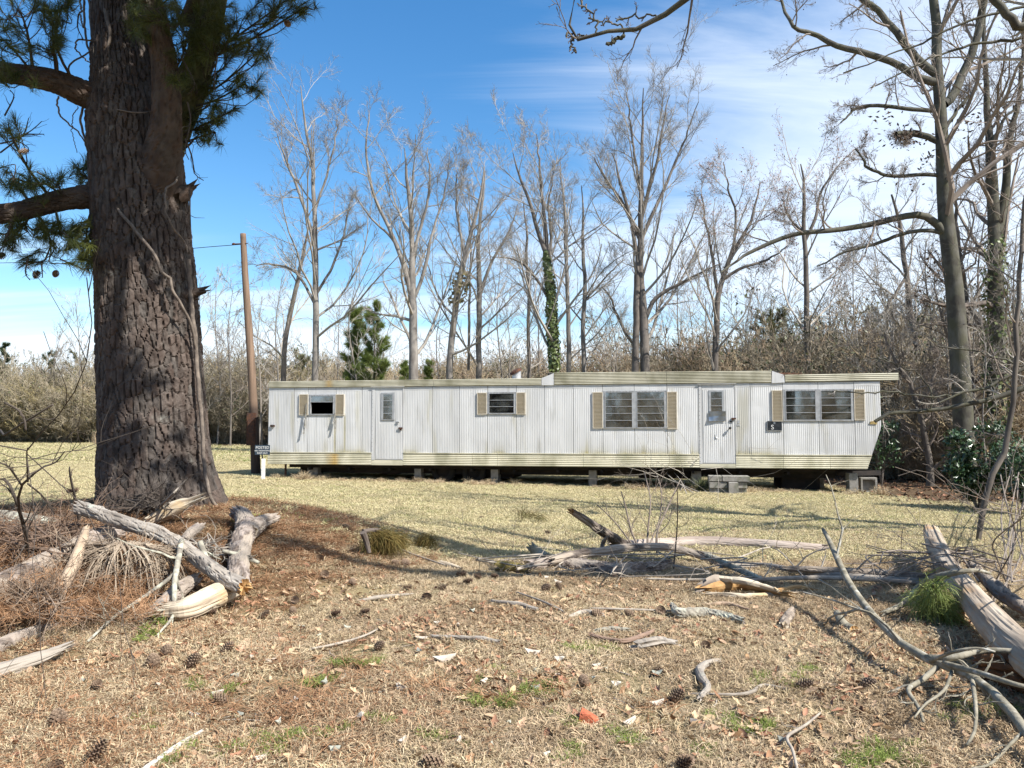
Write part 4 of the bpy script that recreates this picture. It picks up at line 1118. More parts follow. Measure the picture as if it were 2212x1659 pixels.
# dead, needle-less twigs and old cones on the lower limbs
dead = MB()
for q in ([(0, 330), (40, 300), (70, 280), (90, 262)], [(20, 300), (50, 290), (62, 255)], [(0, 310), (35, 305), (60, 318), (62, 328)], [(50, 290), (95, 290)], [(10, 250), (30, 210), (22, 195)],
          [(80, 372), (110, 390), (130, 410), (150, 425)], [(390, 120), (420, 180), (405, 205)], [(470, 120), (464, 160), (462, 195)], [(400, 300), (415, 340), (420, 375), (440, 390)], [(405, 220), (412, 260), (400, 320), (408, 345)], [(410, 410), (411, 470), (414, 520)],
          [(60, 560), (55, 590), (65, 605)], [(90, 570), (92, 600)], [(130, 560), (165, 575), (195, 590)], [(30, 480), (10, 520), (0, 545)], [(170, 30), (168, 60), (180, 85)]):
    w = smooth_path([local(pine, P(a, b, 9.1 + .02 * i)) for i, (a, b) in enumerate(q)], 9); r_ = np.linspace(.011, .005, 9)
    dead.tubes(w, r_, 5)
    a, ra = grow(rg, w, r_, 5, ang=.8, lf=.5, n=4, wob=.25, rf=.6, rmin=.003); dead.tubes(a, ra, 4)
dead.build('dead_twigs', m_twig_dark, pine)
def cone_mesh(seed, nsc=72, open_=1.0):
    mb = MB(); rg_ = np.random.default_rng(seed)
    Lc, Rc = .105, .031
    mb.tubes(np.array([(0, 0, 0), (0, 0, .02), (0, 0, .06), (0, 0, .095), (0, 0, Lc)]), np.array((.008, .018, .019, .011, .002)), 7)
    for k in range(nsc):
        t = (k + .5) / nsc; a = k * 2.39996
        r = Rc * (math.sin(math.pi * min(1, (.12 + .86 * t))) ** .7) * (1.05 - .25 * t); z = .004 + t * Lc * .93
        c, s = math.cos(a), math.sin(a); up = .55 + .5 * t
        tip = np.array((c * (r + .012 * open_), s * (r + .012 * open_), z + .010 * up)); bs = np.array((c * r * .45, s * r * .45, z - .003))
        side = np.array((-s, c, 0)) * .0085
        V = [bs - side * .4, bs + side * .4, tip + side * .9 - (0, 0, .002), tip - side * .9 - (0, 0, .002), tip + (c * .003, s * .003, .004)]
        mb.add(V, [(0, 1, 2, 3)], [(3, 2, 4)], tone=[.1, .1, .8, .8, 1])
    return mb.mesh('pine_cone', m_cone)
cone_me = [cone_mesh(s, open_=o) for s, o in ((1, 1.0), (2, 1.35), (3, .7))]
for k, (a, b, Y) in enumerate(((104, 432, 9.2), (82, 775, 9.3), (122, 776, 9.3), (222, 757, 9.6), (270, 735, 9.6), (280, 758, 9.6), (618, 48, 9.4), (594, 32, 9.5), (62, 325, 8.9), (10, 740, 9.2))):
    if b > 700: b -= 190
    o = link('cone', cone_me[k % 3], pine); o.location = local(pine, P(a, b, Y)); o.rotation_euler = (2.6 + .3 * k, .4 * k, k)
# broken stubs on the right of the trunk
for (a, b, c, d, r) in ((385, 640, 436, 628, 13), (392, 420, 414, 404, 14), (380, 985 - 330, 412, 648, 8)):
    mb = MB(); Y = PY - .12
    w = np.array([(*local(pine, P(a, b, Y)), px(r * 1.5, Y)), (*local(pine, P((a + c) / 2, (b + d) / 2, Y)), px(r * 1.1, Y)), (*local(pine, P(c, d, Y)), px(r * .5, Y))])
    log_mesh(mb, w, 16, 14, 3, amp=.012, cell=(.03, .12), jag=.10); mb.build('broken_stub', m_limb, pine)

# vines climbing the trunk
def vine(label, paths, r):
    mb = MB()
    for q, rr in paths:
        w = smooth_path([on_trunk(a, b, lift=.075 if len(c) == 0 else c[0]) for a, b, *c in q], 70)
        w = w + np.stack([(fbm(np.arange(70) * .22, np.zeros(70), 3 + len(q)) - .5) * .06, np.zeros(70), np.zeros(70)], -1)
        mb.tubes(w, rr * (1.05 - .35 * np.linspace(0, 1, 70)) , 7)
    o = mb.build('vine', m_vine, smooth=True)
    return tag(o, label, 'vine')
vine('long grey vine snaking diagonally down the face of the pine trunk', [
    ([(228, 20), (236, 75), (232, 120), (238, 170), (240, 215), (240, 300), (241, 350), (240, 395), (246, 430), (262, 462), (290, 492), (312, 520), (335, 555), (352, 590), (370, 600), (372, 625), (388, 650), (408, 690), (417, 720), (424, 760)], .024),
    ([(218, 350), (238, 362), (242, 400)], .012), ([(205, 450), (225, 430), (245, 416)], .012), ([(241, 232), (270, 240), (310, 243), (352, 234)], .010)], .02)
vine('thick rough vine running down the right edge of the pine trunk', [
    ([(397, 330), (388, 355), (380, 390), (360, 410), (356, 450), (372, 490), (398, 520), (404, 545)], .014),
    ([(408, 560), (414, 620), (418, 690), (424, 760), (428, 830), (432, 880), (437, 950), (444, 1010), (452, 1060), (470, 1100), (486, 1108)], .030)], .02)
vine('tangle of thin dark vines looping at the upper left of the trunk', [
    ([(180, -20, .1), (182, 40, .15), (186, 85, .2), (196, 110, .2), (206, 150, .2), (190, 190, .3), (152, 168, .35), (150, 145, .35), (168, 128, .3), (200, 110, .2)], .015),
    ([(192, -20, .1), (196, 50, .1), (202, 95, .1), (210, 160, .05), (208, 200, .05), (180, 230, .2), (173, 260, .25), (182, 300, .2), (196, 340, .15), (202, 400, .1)], .019),
    ([(200, 88, .3), (170, 86, .35), (163, 100, .35), (172, 118, .3), (200, 140, .2)], .011),
    ([(126, 208, .5), (124, 232, .5), (142, 262, .4), (172, 290, .3), (190, 320, .2), (203, 345, .1)], .011),
    ([(176, -10, .2), (174, 30, .25), (178, 60, .3)], .012), ([(150, 0, .4), (156, 24, .4), (170, 10, .4)], .007), ([(168, 230, .3), (155, 270, .3), (165, 330, .3)], .006)], .012)

# ------------------------------------------------------------------ bare trees
m_tgrey = mat('grey_bark', (.26, .24, .215), (.135, .12, .108), 4, 6, .92, (1, 1, .35), bump=.006, bscale=18, bstretch=(1, 1, .25), vary=.12)
m_tbrown = mat('brown_bark', (.17, .148, .128), (.085, .074, .065), 4, 6, .92, (1, 1, .35), bump=.006, bscale=18, bstretch=(1, 1, .25), vary=.15)
m_twig = mat('pale_twigs', (.38, .345, .30), (.26, .235, .205), 1.0, 3, .9, vary=.12)
m_twig_b = mat('brown_twigs', (.24, .20, .17), (.155, .13, .11), 1.0, 3, .9, vary=.15)
m_twig_red = mat('budding_twigs', (.36, .20, .16), (.27, .17, .145), .6, 3, .9)
m_lichen = mat('mossy_bark', (.105, .10, .085), (.072, .07, .045), 5, 6, .92, (1, 1, .5), bump=.008, bscale=22, bstretch=(1, 1, .4), c3=(.06, .055, .045), scale3=3, lo3=.5, hi3=.62)
m_leafdk = mat('dry_dark_leaves', (.05, .032, .022), (.09, .055, .035), 9, 2, .8)
def bare_tree(name, label, stems, Y, seed, k=(15, 7, 5, 5), bark=None, twig=None, lf=(.40, .46, .52, .62), ang=.80, up=.08, rmin=.0068, extra=(), ek=5, elf=.20, lm=.42, sides=10, buds=False, balls=0, t0=.30, wob=.13, dy=0.0, keep=None, group=None, world=False):
    """stems: lists of (dx, dy, r px); the first stem runs to the ground. extra: limbs given the same way with their own distance"""
    rgx = np.random.default_rng(seed); bark = bark or m_tgrey; twig = twig or m_twig; rf_ = .80 if Y > 30 else 1.0
    base = np.array(stems[0][0][:3], float) if world else P(stems[0][0][0], stems[0][0][1], Y); base[2] = Hs(base[0], base[1]) - .1
    t = thing(name, label, 'tree', base, group=group)
    tk, cr = MB(), MB()
    srcs = []
    for s, q in enumerate(stems):
        if world: w = [tuple(v) for v in q]
        else: w = [(*P(a, b, Y + (rgx.normal() * .25 * i / len(q) if s else 0)), px(r * rf_, Y)) for i, (a, b, r) in enumerate(q)]
        if s == 0:
            w.insert(0, (base[0], base[1], base[2], w[0][3] * 1.25))
        w = smooth_path(w, 22); w[:, :3] = local(t, w[:, :3])
        w[:, :2] += (np.stack([fbm(np.arange(22) * .5, np.full(22, seed), s), fbm(np.arange(22) * .5, np.full(22, seed), s + 9)], -1) - .5) * .25 * np.linspace(0, 1, 22)[:, None]
        rr = np.maximum(w[:, 3], .012)
        tk.tubes(w[:, :3], rr, sides); srcs.append((w[:, :3], rr, k[0] if s == 0 else max(4, k[0] // 2)))
    for q, Y2 in extra:
        w = smooth_path([(*local(t, P(a, b, Y2[i] if np.ndim(Y2) else Y2)), px(r, Y2[i] if np.ndim(Y2) else Y2)) for i, (a, b, r) in enumerate(q)], 18)
        w[:, :3] += rgx.normal(size=(18, 3)) * .012
        tk.tubes(w[:, :3], np.maximum(w[:, 3], .01), 8); srcs.append((w[:, :3], w[:, 3], -ek))
    tk.build('trunk', bark, t, smooth=True)
    ends = []
    lm_ = lm * (1.0 if Y > 30 else .45)
    for main in (True, False):
        lv1p, lv1r = [], []
        for w, rr, kk in srcs:
            if (kk > 0) != main: continue
            a, ra = grow(rgx, w, rr, abs(kk), t0=t0 if main else .35, ang=ang, lf=lf[0] if main else elf, n=7, up=up, wob=wob, rf=.42, rmin=rmin * 1.6, lmax=6.5)
            lv1p.append(a); lv1r.append(ra)
        if not lv1p: continue
        q = k if main else (0, 4, 3, 2)
        a, ra = np.concatenate(lv1p), np.concatenate(lv1r)
        b, rb = grow(rgx, a, ra, q[1], t0=.15, ang=.62, lf=lf[1], n=6, up=up * .9, wob=wob, rf=.5, rmin=rmin * 1.0, lmin=lm_ if main else None)
        c, rc = grow(rgx, b, rb, q[2], t0=.12, ang=.62, lf=lf[2], n=4, up=up * .7, wob=wob, rf=.55, rmin=rmin * .75, lmin=lm_ * .6 if main else None)
        d, rd = grow(rgx, c, rc, q[3] + (2 if q[3] == 3 else 0), t0=.1, ang=.6, lf=lf[3], n=2, up=up * .5, wob=wob, rf=.6, rmin=rmin * .55, lmin=lm_ * .5 if main else None)
        cr.tubes(a, ra, 5); cr.tubes(b, rb, 4); cr.tubes(c, rc, 3); cr.tubes(d, rd, 3)
        ends.append(d[:, -1])
    ends = np.concatenate(ends)
    cr.build('crown', twig, t)
    if buds:
        e = MB(); q = ends[rgx.random(len(ends)) < .55]; n = len(q)
        s_ = .035 * (.6 + rgx.random((n, 1))); dd = norm(rgx.normal(size=(n, 3)) + (0, 0, .8)); sd = norm(np.cross(dd, rgx.normal(size=(n, 3))))
        V = np.stack([q - sd * s_ * .5, q + sd * s_ * .5, q + dd * s_ * 2], 1).reshape(-1, 3); e.add(V, tris=np.arange(n * 3).reshape(-1, 3)); tag(e.build('buds', m_twig_red, t), kind='stuff')
    if balls:
        e = MB(); q = ends[rgx.choice(len(ends), balls, replace=False)]; r_ = .022
        oc = np.array([(1, 0, 0), (-1, 0, 0), (0, 1, 0), (0, -1, 0), (0, 0, 1), (0, 0, -1)]) * r_
        V = (q[:, None] + oc[None] - (0, 0, .05)).reshape(-1, 3); f = np.array([(0, 2, 4), (2, 1, 4), (1, 3, 4), (3, 0, 4), (2, 0, 5), (1, 2, 5), (3, 1, 5), (0, 3, 5)])
        e.add(V, tris=(f[None] + np.arange(len(q))[:, None, None] * 6).reshape(-1, 3)); tag(e.build('seed_balls', m_leafdk, t), kind='stuff')
    return t, srcs, ends

bare_tree('bare_tree', 'tall pale bare tree rising just right of the utility pole', [[(681, 790, 9), (682, 690, 8.5), (681, 600, 8), (680, 520, 7), (678, 440, 6), (672, 350, 4.5), (660, 260, 3), (650, 185, 1)], [(681, 640, 4), (720, 570, 3.5), (745, 490, 2.5), (755, 440, 1)], [(680, 520, 5), (650, 430, 4), (620, 350, 3), (600, 290, 1)], [(679, 460, 4), (705, 380, 3), (725, 300, 2), (728, 250, 1)], [(682, 660, 4), (640, 590, 3.5), (585, 570, 2.5), (555, 575, 1)]], 38, 1)
bare_tree('bare_tree', 'leaning bare tree slanting behind the pale tree by the pole', [[(614, 770, 7), (628, 680, 6.5), (642, 610, 5.5), (660, 540, 4), (668, 490, 2)]], 41, 2, k=(9, 6, 5, 3), bark=m_tbrown)
bare_tree('bare_tree', 'spreading pale tree forking into three above the trailer left half', [[(893, 820, 13), (892, 720, 11.5), (890, 640, 10.5), (888, 540, 7.5), (884, 450, 6), (876, 380, 4), (872, 320, 1)], [(889, 640, 7), (868, 560, 6.5), (840, 490, 5), (808, 420, 4), (790, 330, 3), (798, 240, 1)], [(893, 650, 5), (915, 590, 5), (935, 500, 3.5), (960, 420, 2.5), (970, 330, 1)], [(890, 560, 5), (912, 480, 4), (930, 400, 3), (925, 320, 1)], [(889, 600, 4), (850, 520, 3.5), (800, 470, 2.5), (765, 420, 1)]], 36, 3, twig=m_twig)
bare_tree('bare_tree', 'bare tree leaning right with a leafy clump on its trunk', [[(972, 790, 9), (982, 690, 8.5), (993, 610, 8), (1005, 550, 6.5), (1022, 490, 5), (1038, 420, 3.5), (1045, 360, 1.5)], [(1004, 555, 4), (990, 480, 3.5), (985, 420, 2.5), (988, 370, 1)]], 37, 4, k=(11, 7, 6, 3))
bare_tree('bare_tree', 'slim upright pair of stems left of the ivy clad tree', [[(1034, 800, 8), (1036, 700, 7.5), (1034, 600, 7), (1032, 520, 5), (1040, 440, 4), (1050, 370, 1.5)], [(1036, 640, 5), (1060, 570, 4), (1100, 500, 3), (1120, 440, 1)], [(1012, 800, 4), (1014, 650, 3.5), (1016, 540, 2.5), (1010, 450, 1)]], 39, 5, k=(10, 7, 6, 3))
bare_tree('bare_tree', 'thin brown trunk standing just left of the ivy column', [[(1143, 800, 5), (1141, 680, 4.6), (1139, 580, 4), (1137, 500, 3), (1130, 440, 1.5)]], 40, 6, k=(9, 6, 5, 3), bark=m_tbrown)
ivt, _, _ = bare_tree('bare_tree', 'ivy wrapped tree forking into two upright stems', [[(1200, 810, 11), (1195, 720, 10.5), (1190, 640, 9.5), (1182, 565, 8.5), (1166, 510, 5.5), (1150, 450, 4.5), (1125, 390, 3.5), (1110, 330, 1)], [(1183, 570, 5.5), (1180, 500, 5), (1172, 430, 4), (1165, 360, 3), (1158, 290, 1)], [(1184, 585, 4), (1190, 510, 4), (1186, 440, 3), (1196, 370, 1)], [(1188, 650, 4), (1150, 590, 3.2), (1110, 560, 2.5), (1060, 555, 1)]], 35, 7, bark=m_tbrown)
bare_tree('bare_tree', 'slender grey trunk right of the ivy clad tree', [[(1229, 810, 6.5), (1228, 700, 6), (1225, 590, 5.2), (1221, 500, 4.4), (1216, 420, 3), (1212, 350, 1)]], 38, 8, k=(10, 6, 6, 3))
bare_tree('bare_tree', 'straight slender grey trunk left of the big double tree', [[(1261, 810, 6.5), (1261, 700, 6), (1262, 600, 5.2), (1260, 520, 4.2), (1258, 450, 2.6), (1256, 400, 1)], [(1262, 650, 3), (1290, 620, 2.6), (1330, 575, 1.6), (1350, 560, .8)]], 36, 9, k=(10, 6, 5, 3))
bare_tree('bare_tree', 'biggest bare tree with twin trunks and a fan shaped crown', [[(1394, 815, 13), (1393, 740, 12.5), (1392, 680, 12), (1385, 620, 9), (1382, 540, 8), (1384, 460, 7), (1388, 370, 5.5), (1390, 280, 3.5), (1392, 190, 1.2)], [(1372, 812, 10), (1374, 700, 9), (1376, 600, 8), (1376, 540, 6), (1360, 470, 5), (1338, 390, 3.5), (1320, 330, 1.5)], [(1394, 690, 6), (1412, 650, 6), (1436, 630, 5), (1470, 612, 4), (1520, 585, 2.5), (1560, 570, 1)], [(1384, 520, 5.5), (1420, 440, 4.5), (1450, 370, 3.5), (1480, 300, 2.5), (1510, 220, 1)], [(1384, 480, 5), (1410, 380, 4), (1430, 290, 3), (1445, 205, 1)], [(1383, 520, 5), (1345, 440, 4), (1310, 390, 3), (1280, 340, 1.5)], [(1385, 430, 4), (1370, 330, 3.4), (1360, 250, 2.4), (1352, 200, 1)]], 34, 10, k=(14, 7, 5, 3), bark=m_tbrown, up=.09, ang=.72, twig=m_twig)
bare_tree('bare_tree', 'crooked thin tree bending left beside the twin trunks', [[(1372, 770, 4), (1352, 720, 4), (1334, 680, 3.6), (1318, 640, 2.8), (1300, 620, 1.5)]], 35, 11, k=(8, 6, 5, 3), bark=m_tbrown)
bare_tree('budding_tree', 'reddish budding tree with a tilted trunk right of the twin trunks', [[(1545, 812, 9), (1547, 730, 8.5), (1550, 660, 8), (1562, 600, 7), (1582, 550, 5.5), (1610, 500, 4.5), (1630, 440, 3), (1640, 390, 1)], [(1552, 640, 5), (1540, 570, 4.5), (1530, 500, 3.5), (1510, 420, 2)], [(1560, 605, 5), (1600, 580, 4), (1660, 560, 3), (1700, 530, 1)], [(1580, 560, 4), (1590, 470, 3.4), (1570, 400, 2.4), (1560, 350, 1)]], 34, 12, k=(13, 7, 5, 4), bark=m_tbrown, twig=m_twig, buds=True)
bare_tree('budding_tree', 'straight trunk with a bare top and reddish buds halfway right', [[(1744, 812, 8), (1744, 700, 7.6), (1742, 600, 7), (1739, 520, 6), (1735, 450, 5), (1732, 400, 4), (1728, 355, 1.5)], [(1739, 520, 5), (1762, 470, 4.4), (1772, 420, 3.4), (1800, 370, 2), (1850, 320, 1)], [(1738, 505, 4), (1705, 470, 3), (1690, 430, 1.5)]], 33, 13, k=(10, 6, 5, 4), bark=m_tbrown, twig=m_twig, buds=True)
bare_tree('bare_tree', 'leaning mid height trunk in the tangle left of the mossy tree', [[(1985, 800, 6.5), (1970, 680, 6), (1958, 600, 5.5), (1948, 540, 5), (1940, 480, 4), (1925, 420, 2)], [(1956, 600, 3.5), (1930, 640, 3), (1900, 690, 2)]], 28, 14, k=(14, 7, 6, 3), bark=m_tbrown)
moss, msrc, mtw = bare_tree('mossy_tree', 'tall mossy barked tree with sweeping limbs near the right edge', [
    [(2084, 1010, 22), (2080, 880, 20), (2072, 760, 19), (2062, 640, 18), (2052, 540, 17), (2042, 440, 15.5), (2036, 330, 13.5), (2030, 230, 12), (2025, 150, 11), (2018, 60, 10), (2012, -40, 9), (2008, -220, 9), (2005, -420, 5)],
    [(2032, 180, 9), (1985, 168, 8.5), (1930, 135, 7.5), (1870, 115, 7), (1800, 95, 6), (1745, 70, 5), (1715, 55, 4), (1690, 0, 3), (1670, -60, 2)],
    [(2030, 165, 9.5), (1995, 140, 9), (1950, 90, 8), (1905, 35, 7), (1860, -10, 6.5), (1800, -90, 4)],
    [(2040, 225, 10), (2060, 205, 9.5), (2085, 150, 9), (2105, 100, 8.5), (2120, 40, 8), (2135, -30, 7), (2160, -150, 5)],
    [(2034, 310, 7), (2005, 296, 7), (1970, 288, 7), (1935, 290, 5)],
    [(2056, 530, 9), (2030, 490, 9), (1995, 466, 8), (1950, 468, 7), (1880, 485, 6.4), (1790, 498, 5.5), (1720, 505, 5), (1650, 530, 4.5), (1600, 560, 3), (1560, 590, 1.5)],
    [(2046, 380, 4.5), (1990, 377, 4.2), (1940, 380, 4), (1895, 372, 3.4), (1865, 350, 2.6), (1850, 320, 1.5)],
    [(2058, 512, 5), (2010, 498, 4.6), (1950, 505, 4), (1880, 530, 3.6), (1820, 545, 2.6), (1770, 575, 1.5)],
    [(2030, 240, 5), (1960, 235, 4.4), (1890, 228, 4), (1850, 235, 3), (1810, 265, 1.5)],
    [(2030, 300, 4), (2060, 250, 4), (2090, 210, 3.5), (2120, 180, 2)]],
    21.5, 15, k=(15, 7, 5, 3), bark=m_lichen, twig=m_twig_b, rmin=.0055, up=.03, wob=.20, lf=(.34, .5, .55, .6), balls=420, sides=16, ang=.85, t0=.34)
# dark dead leaf clumps still hanging on the stubby limb
def leaf_clump(mb, c, n, s, spread, seed):
    r_ = np.random.default_rng(seed); p = c + r_.normal(size=(n, 3)) * spread; d = norm(r_.normal(size=(n, 3))); e = norm(np.cross(d, r_.normal(size=(n, 3))))
    V = np.stack([p - d * s, p + e * s * .45, p + d * s, p - e * s * .45], 1).reshape(-1, 3); mb.add(V, np.arange(n * 4).reshape(-1, 4), tone=np.repeat(r_.random(n), 4))
mb = MB()
for a, b, n in ((1945, 285, 26), (1960, 292, 22), (1985, 300, 22), (1930, 300, 14), (2005, 340, 26), (1900, 250, 16), (1922, 260, 12), (2020, 590, 26), (2012, 560, 20), (1995, 640, 14), (2090, 260, 26), (2105, 275, 20), (1975, 385, 12)):
    leaf_clump(mb, local(moss, P(a, b, 21.3)), n, .065, np.array((.16, .16, .12)), a)
tag(mb.build('dead_leaves', m_leafdk, moss), kind='stuff')
bare_tree('bare_tree', 'thick dark trunk clad in vines at the far right', [[(2158, 1000, 20), (2154, 860, 19), (2152, 700, 17), (2150, 580, 15), (2146, 470, 12), (2142, 380, 12), (2136, 300, 8), (2130, 200, 6), (2128, 60, 4), (2126, -80, 2)], [(2152, 520, 10), (2170, 430, 9), (2178, 330, 7), (2200, 220, 5), (2212, 100, 4), (2220, -20, 2)], [(2148, 450, 6), (2135, 380, 5), (2150, 300, 4), (2188, 230, 2.5)]], 22.8, 16, k=(18, 7, 5, 3), bark=m_lichen, twig=m_twig_b, rmin=.0055, up=.05, wob=.2, lf=(.30, .5, .55, .6), sides=14, ang=.9, t0=.2, balls=200)
bare_tree('bare_tree', 'second dark trunk hidden close behind the mossy tree', [[(2100, 960, 10), (2094, 800, 9), (2085, 660, 8), (2072, 560, 7), (2066, 470, 4), (2064, 420, 2)]], 23.5, 17, k=(16, 7, 6, 3), bark=m_tbrown, twig=m_twig_b, rmin=.006, wob=.2, t0=.1)
bare_tree('bare_tree', 'small dark understory tree right of the trailer end', [[(2008, 1000, 7), (1998, 940, 6.5), (1985, 880, 5.5), (1960, 820, 4.5), (1930, 770, 3), (1915, 720, 1.5)], [(1990, 900, 4), (2010, 830, 3), (2030, 760, 1.5)]], 22.6, 18, k=(16, 7, 6, 3), bark=m_tbrown, twig=m_twig_b, rmin=.005, wob=.24, up=.04, t0=.1, ang=.95)
# slim curved tree at the very edge, and the long low bough reaching in from the right
bare_tree('young_tree', 'slim dark curved young tree at the right edge', [[(2108, 1215, 4), (2114, 1150, 5.5), (2128, 1085, 6), (2140, 1030, 6), (2170, 985, 6), (2184, 920, 5.5), (2192, 820, 5.2), (2200, 700, 5), (2206, 600, 4.6), (2206, 500, 4.2), (2214, 380, 3.5), (2220, 250, 3), (2226, 120, 1)]], 10.8, 19, k=(14, 6, 5, 2), bark=m_tbrown, twig=m_twig_b, rmin=.003, lf=(.16, .5, .5, .5), wob=.22, up=.05, t0=.25, sides=12)
# ------------------------------------------------------------------ trees standing just outside the picture whose limbs reach in
bare_tree('mossy_tree', 'large bare tree whose dark gnarled limb hangs over the top of the view', [
    [(6.9, 4.6, 0, .34), (6.9, 4.7, 2.5, .29), (6.8, 4.9, 5.0, .26), (6.7, 5.1, 7.5, .21), (6.8, 5.2, 10.5, .15), (6.9, 5.2, 14, .06)],
    [(6.8, 4.9, 5.5, .15), (7.4, 5.6, 8, .12), (8.2, 6.2, 11, .07), (8.4, 6.5, 13, .03)], [(6.8, 4.9, 6.5, .14), (6.2, 3.6, 9, .11), (5.5, 2.6, 12, .05)], [(6.8, 5, 7.2, .13), (5.4, 5.6, 9.4, .10), (4.2, 6.2, 11.6, .05)], [(6.8, 4.9, 4.6, .13), (8.2, 4.2, 6.6, .10), (9.8, 3.8, 8.2, .05)]],
    5.0, 31, k=(13, 6, 5, 3), bark=m_lichen, twig=m_twig_b, rmin=.0045, world=True, up=.06, wob=.18, lf=(.36, .5, .52, .55), sides=14,
    extra=(([(2330, -420, 14), (1900, -190, 11), (1640, -70, 8.5), (1475, -2, 7), (1427, 43, 6.2), (1387, 62, 5.4), (1344, 75, 4.8), (1304, 68, 4.2), (1284, 75, 4.0), (1260, 85, 4.0), (1219, 83, 4.2), (1221, 66, 3.4), (1231, 46, 2.8), (1244, 20, 2.4), (1242, -10, 1.8)], [6.6, 7.0, 7.4, 7.8, 7.9, 8, 8, 8, 8, 8, 8, 8, 8, 8, 8]),
           ([(1350, 76, 4.4), (1330, 86, 4), (1314, 95, 3.8)], 7.95), ([(1222, 80, 2.5), (1232, 70, 2.2), (1238, 82, 2.2), (1252, 74, 1.8), (1262, 78, 1.4)], 8.0), ([(1236, 84, 1.6), (1236, 100, 1.3), (1246, 113, 1)], 8.0),
           ([(1284, 74, 2), (1290, 50, 1.8), (1280, 30, 1.6), (1262, 18, 1.3), (1250, -5, 1)], 8.0), ([(1345, 74, 1.7), (1338, 55, 1.5), (1300, 48, 1.3), (1270, 40, 1)], 8.0), ([(1420, 46, 1.8), (1412, 30, 1.6), (1370, 36, 1.3), (1330, 45, 1)], 8.0)))
bare_tree('bare_tree', 'bare tree past the right edge sending a long low pale bough over the lawn', [
    [(9.6, 10.6, 0, .26), (9.5, 10.7, 2.5, .22), (9.4, 10.8, 5.0, .19), (9.3, 11, 8, .14), (9.2, 11.0, 11.5, .08), (9.2, 11, 14.5, .03)], [(9.4, 10.8, 4.4, .11), (8.4, 11.2, 7, .09), (7.5, 11.4, 9.4, .06), (6.8, 11.6, 11.0, .03)], [(9.4, 10.8, 6, .10), (10.6, 10.4, 9, .06), (11.4, 10.2, 11, .03)]],
    11.0, 32, k=(13, 6, 5, 3), bark=m_lichen, twig=m_twig, rmin=.004, world=True, up=.05, wob=.22, lf=(.34, .5, .52, .55), sides=12,
    extra=(([(2560, 730, 10), (2380, 790, 8), (2212, 838, 6.5), (2163, 856, 5.8), (2123, 868, 5.2), (2083, 875, 4.8), (2014, 884, 4.4), (1950, 891, 4.2), (1910, 897, 4.2), (1887, 908, 3.6)], [10.8, 11, 11, 11.1, 11.1, 11.1, 11.2, 11.2, 11.2, 11.2]),
           ([(2480, 700, 6), (2330, 750, 4.5), (2212, 797, 3.6), (2163, 821, 3.2), (2126, 840, 3), (2083, 844, 2.6), (2057, 856, 2.3), (2027, 873, 2)], 11.0),
           ([(2060, 856, 2.0), (2003, 855, 1.9), (1950, 852, 1.8), (1902, 847, 1.5), (1855, 851, .9), (1800, 842, .5)], 11.1),
           ([(2330, 750, 3), (2200, 791, 2.2), (2174, 777, 2), (2145, 775, 1.9), (2110, 760, 1.7), (2070, 755, 1.5), (2025, 748, 1)], 11.0),
           ([(2011, 883, 1.8), (2011, 853, 1.7), (1998, 827, 1.6), (1977, 805, 1.5), (1945, 792, 1.3), (1915, 779, 1.1), (1870, 768, .7)], 11.15),
           ([(2290, -60, 12), (2212, 58, 10), (2180, 36, 9), (2148, 0, 8), (2110, -60, 6)], 10.5), ([(2260, 70, 4), (2190, 86, 3.6), (2120, 94, 3.2), (2050, 110, 2.6), (1960, 150, 1.8), (1880, 190, 1)], 10.8), ([(2250, 10, 3.2), (2140, 30, 3), (2060, 60, 2.6), (1960, 105, 2), (1900, 130, 1.4), (1820, 160, .8)], 10.9)))

# ------------------------------------------------------------------ ivy on the forked tree and vine leaves at the far right
m_ivy = mat('ivy_leaves', (.075, .11, .030), (.045, .07, .022), 6, 3, .45, tone_c=(.15, .18, .06), spec=.4)
def ivy(name, label, pth, Y, n, s, seed, m=m_ivy):
    r_ = np.random.default_rng(seed); w = smooth_path([(*P(a, b, Y), px(r, Y)) for a, b, r in pth], 60)
    i = r_.integers(0, 60, n); th = r_.uniform(0, 6.28, n)
    rad = w[i, 3] + r_.uniform(-.01, .12, n) * np.clip(vnoise(i * .2, th, seed) * 1.6, .2, 1)
    p = w[i, :3] + np.stack([np.cos(th) * rad, np.sin(th) * rad, r_.normal(size=n) * .10], -1)
    out = np.stack([np.cos(th), np.sin(th), .3 * r_.normal(size=n)], -1); d = norm(np.cross(out, r_.normal(size=(n, 3)))); e = norm(np.cross(out + .5 * r_.normal(size=(n, 3)), d)); q = s * r_.uniform(.6, 1.2, (n, 1))
    mb = MB(); V = np.stack([p - d * q, p + e * q * .7, p + d * q, p - e * q * .7], 1).reshape(-1, 3)
    mb.add(V, np.arange(n * 4).reshape(-1, 4), tone=np.repeat(r_.random(n), 4)); return tag(mb.build(name, m), label, 'ivy')
ivy('ivy', 'bright green ivy sheathing the forked tree above the trailer roof', [(1198, 800, 11), (1194, 720, 10), (1190, 640, 9), (1184, 590, 7), (1180, 550, 4)], 35, 2300, .085, 3)
ivy('ivy', 'pale clump of leafy vine on the right leaning trunk', [(985, 660, 14), (992, 620, 18), (1000, 590, 12)], 36.8, 240, .10, 4, mat('dry_vine_leaves', (.20, .165, .10), (.13, .12, .06), 6))
ivy('ivy', 'dark ivy climbing the thick trunk at the far right', [(2156, 980, 24), (2154, 840, 23), (2151, 690, 22), (2150, 600, 20), (2148, 520, 18)], 22.6, 900, .07, 5)

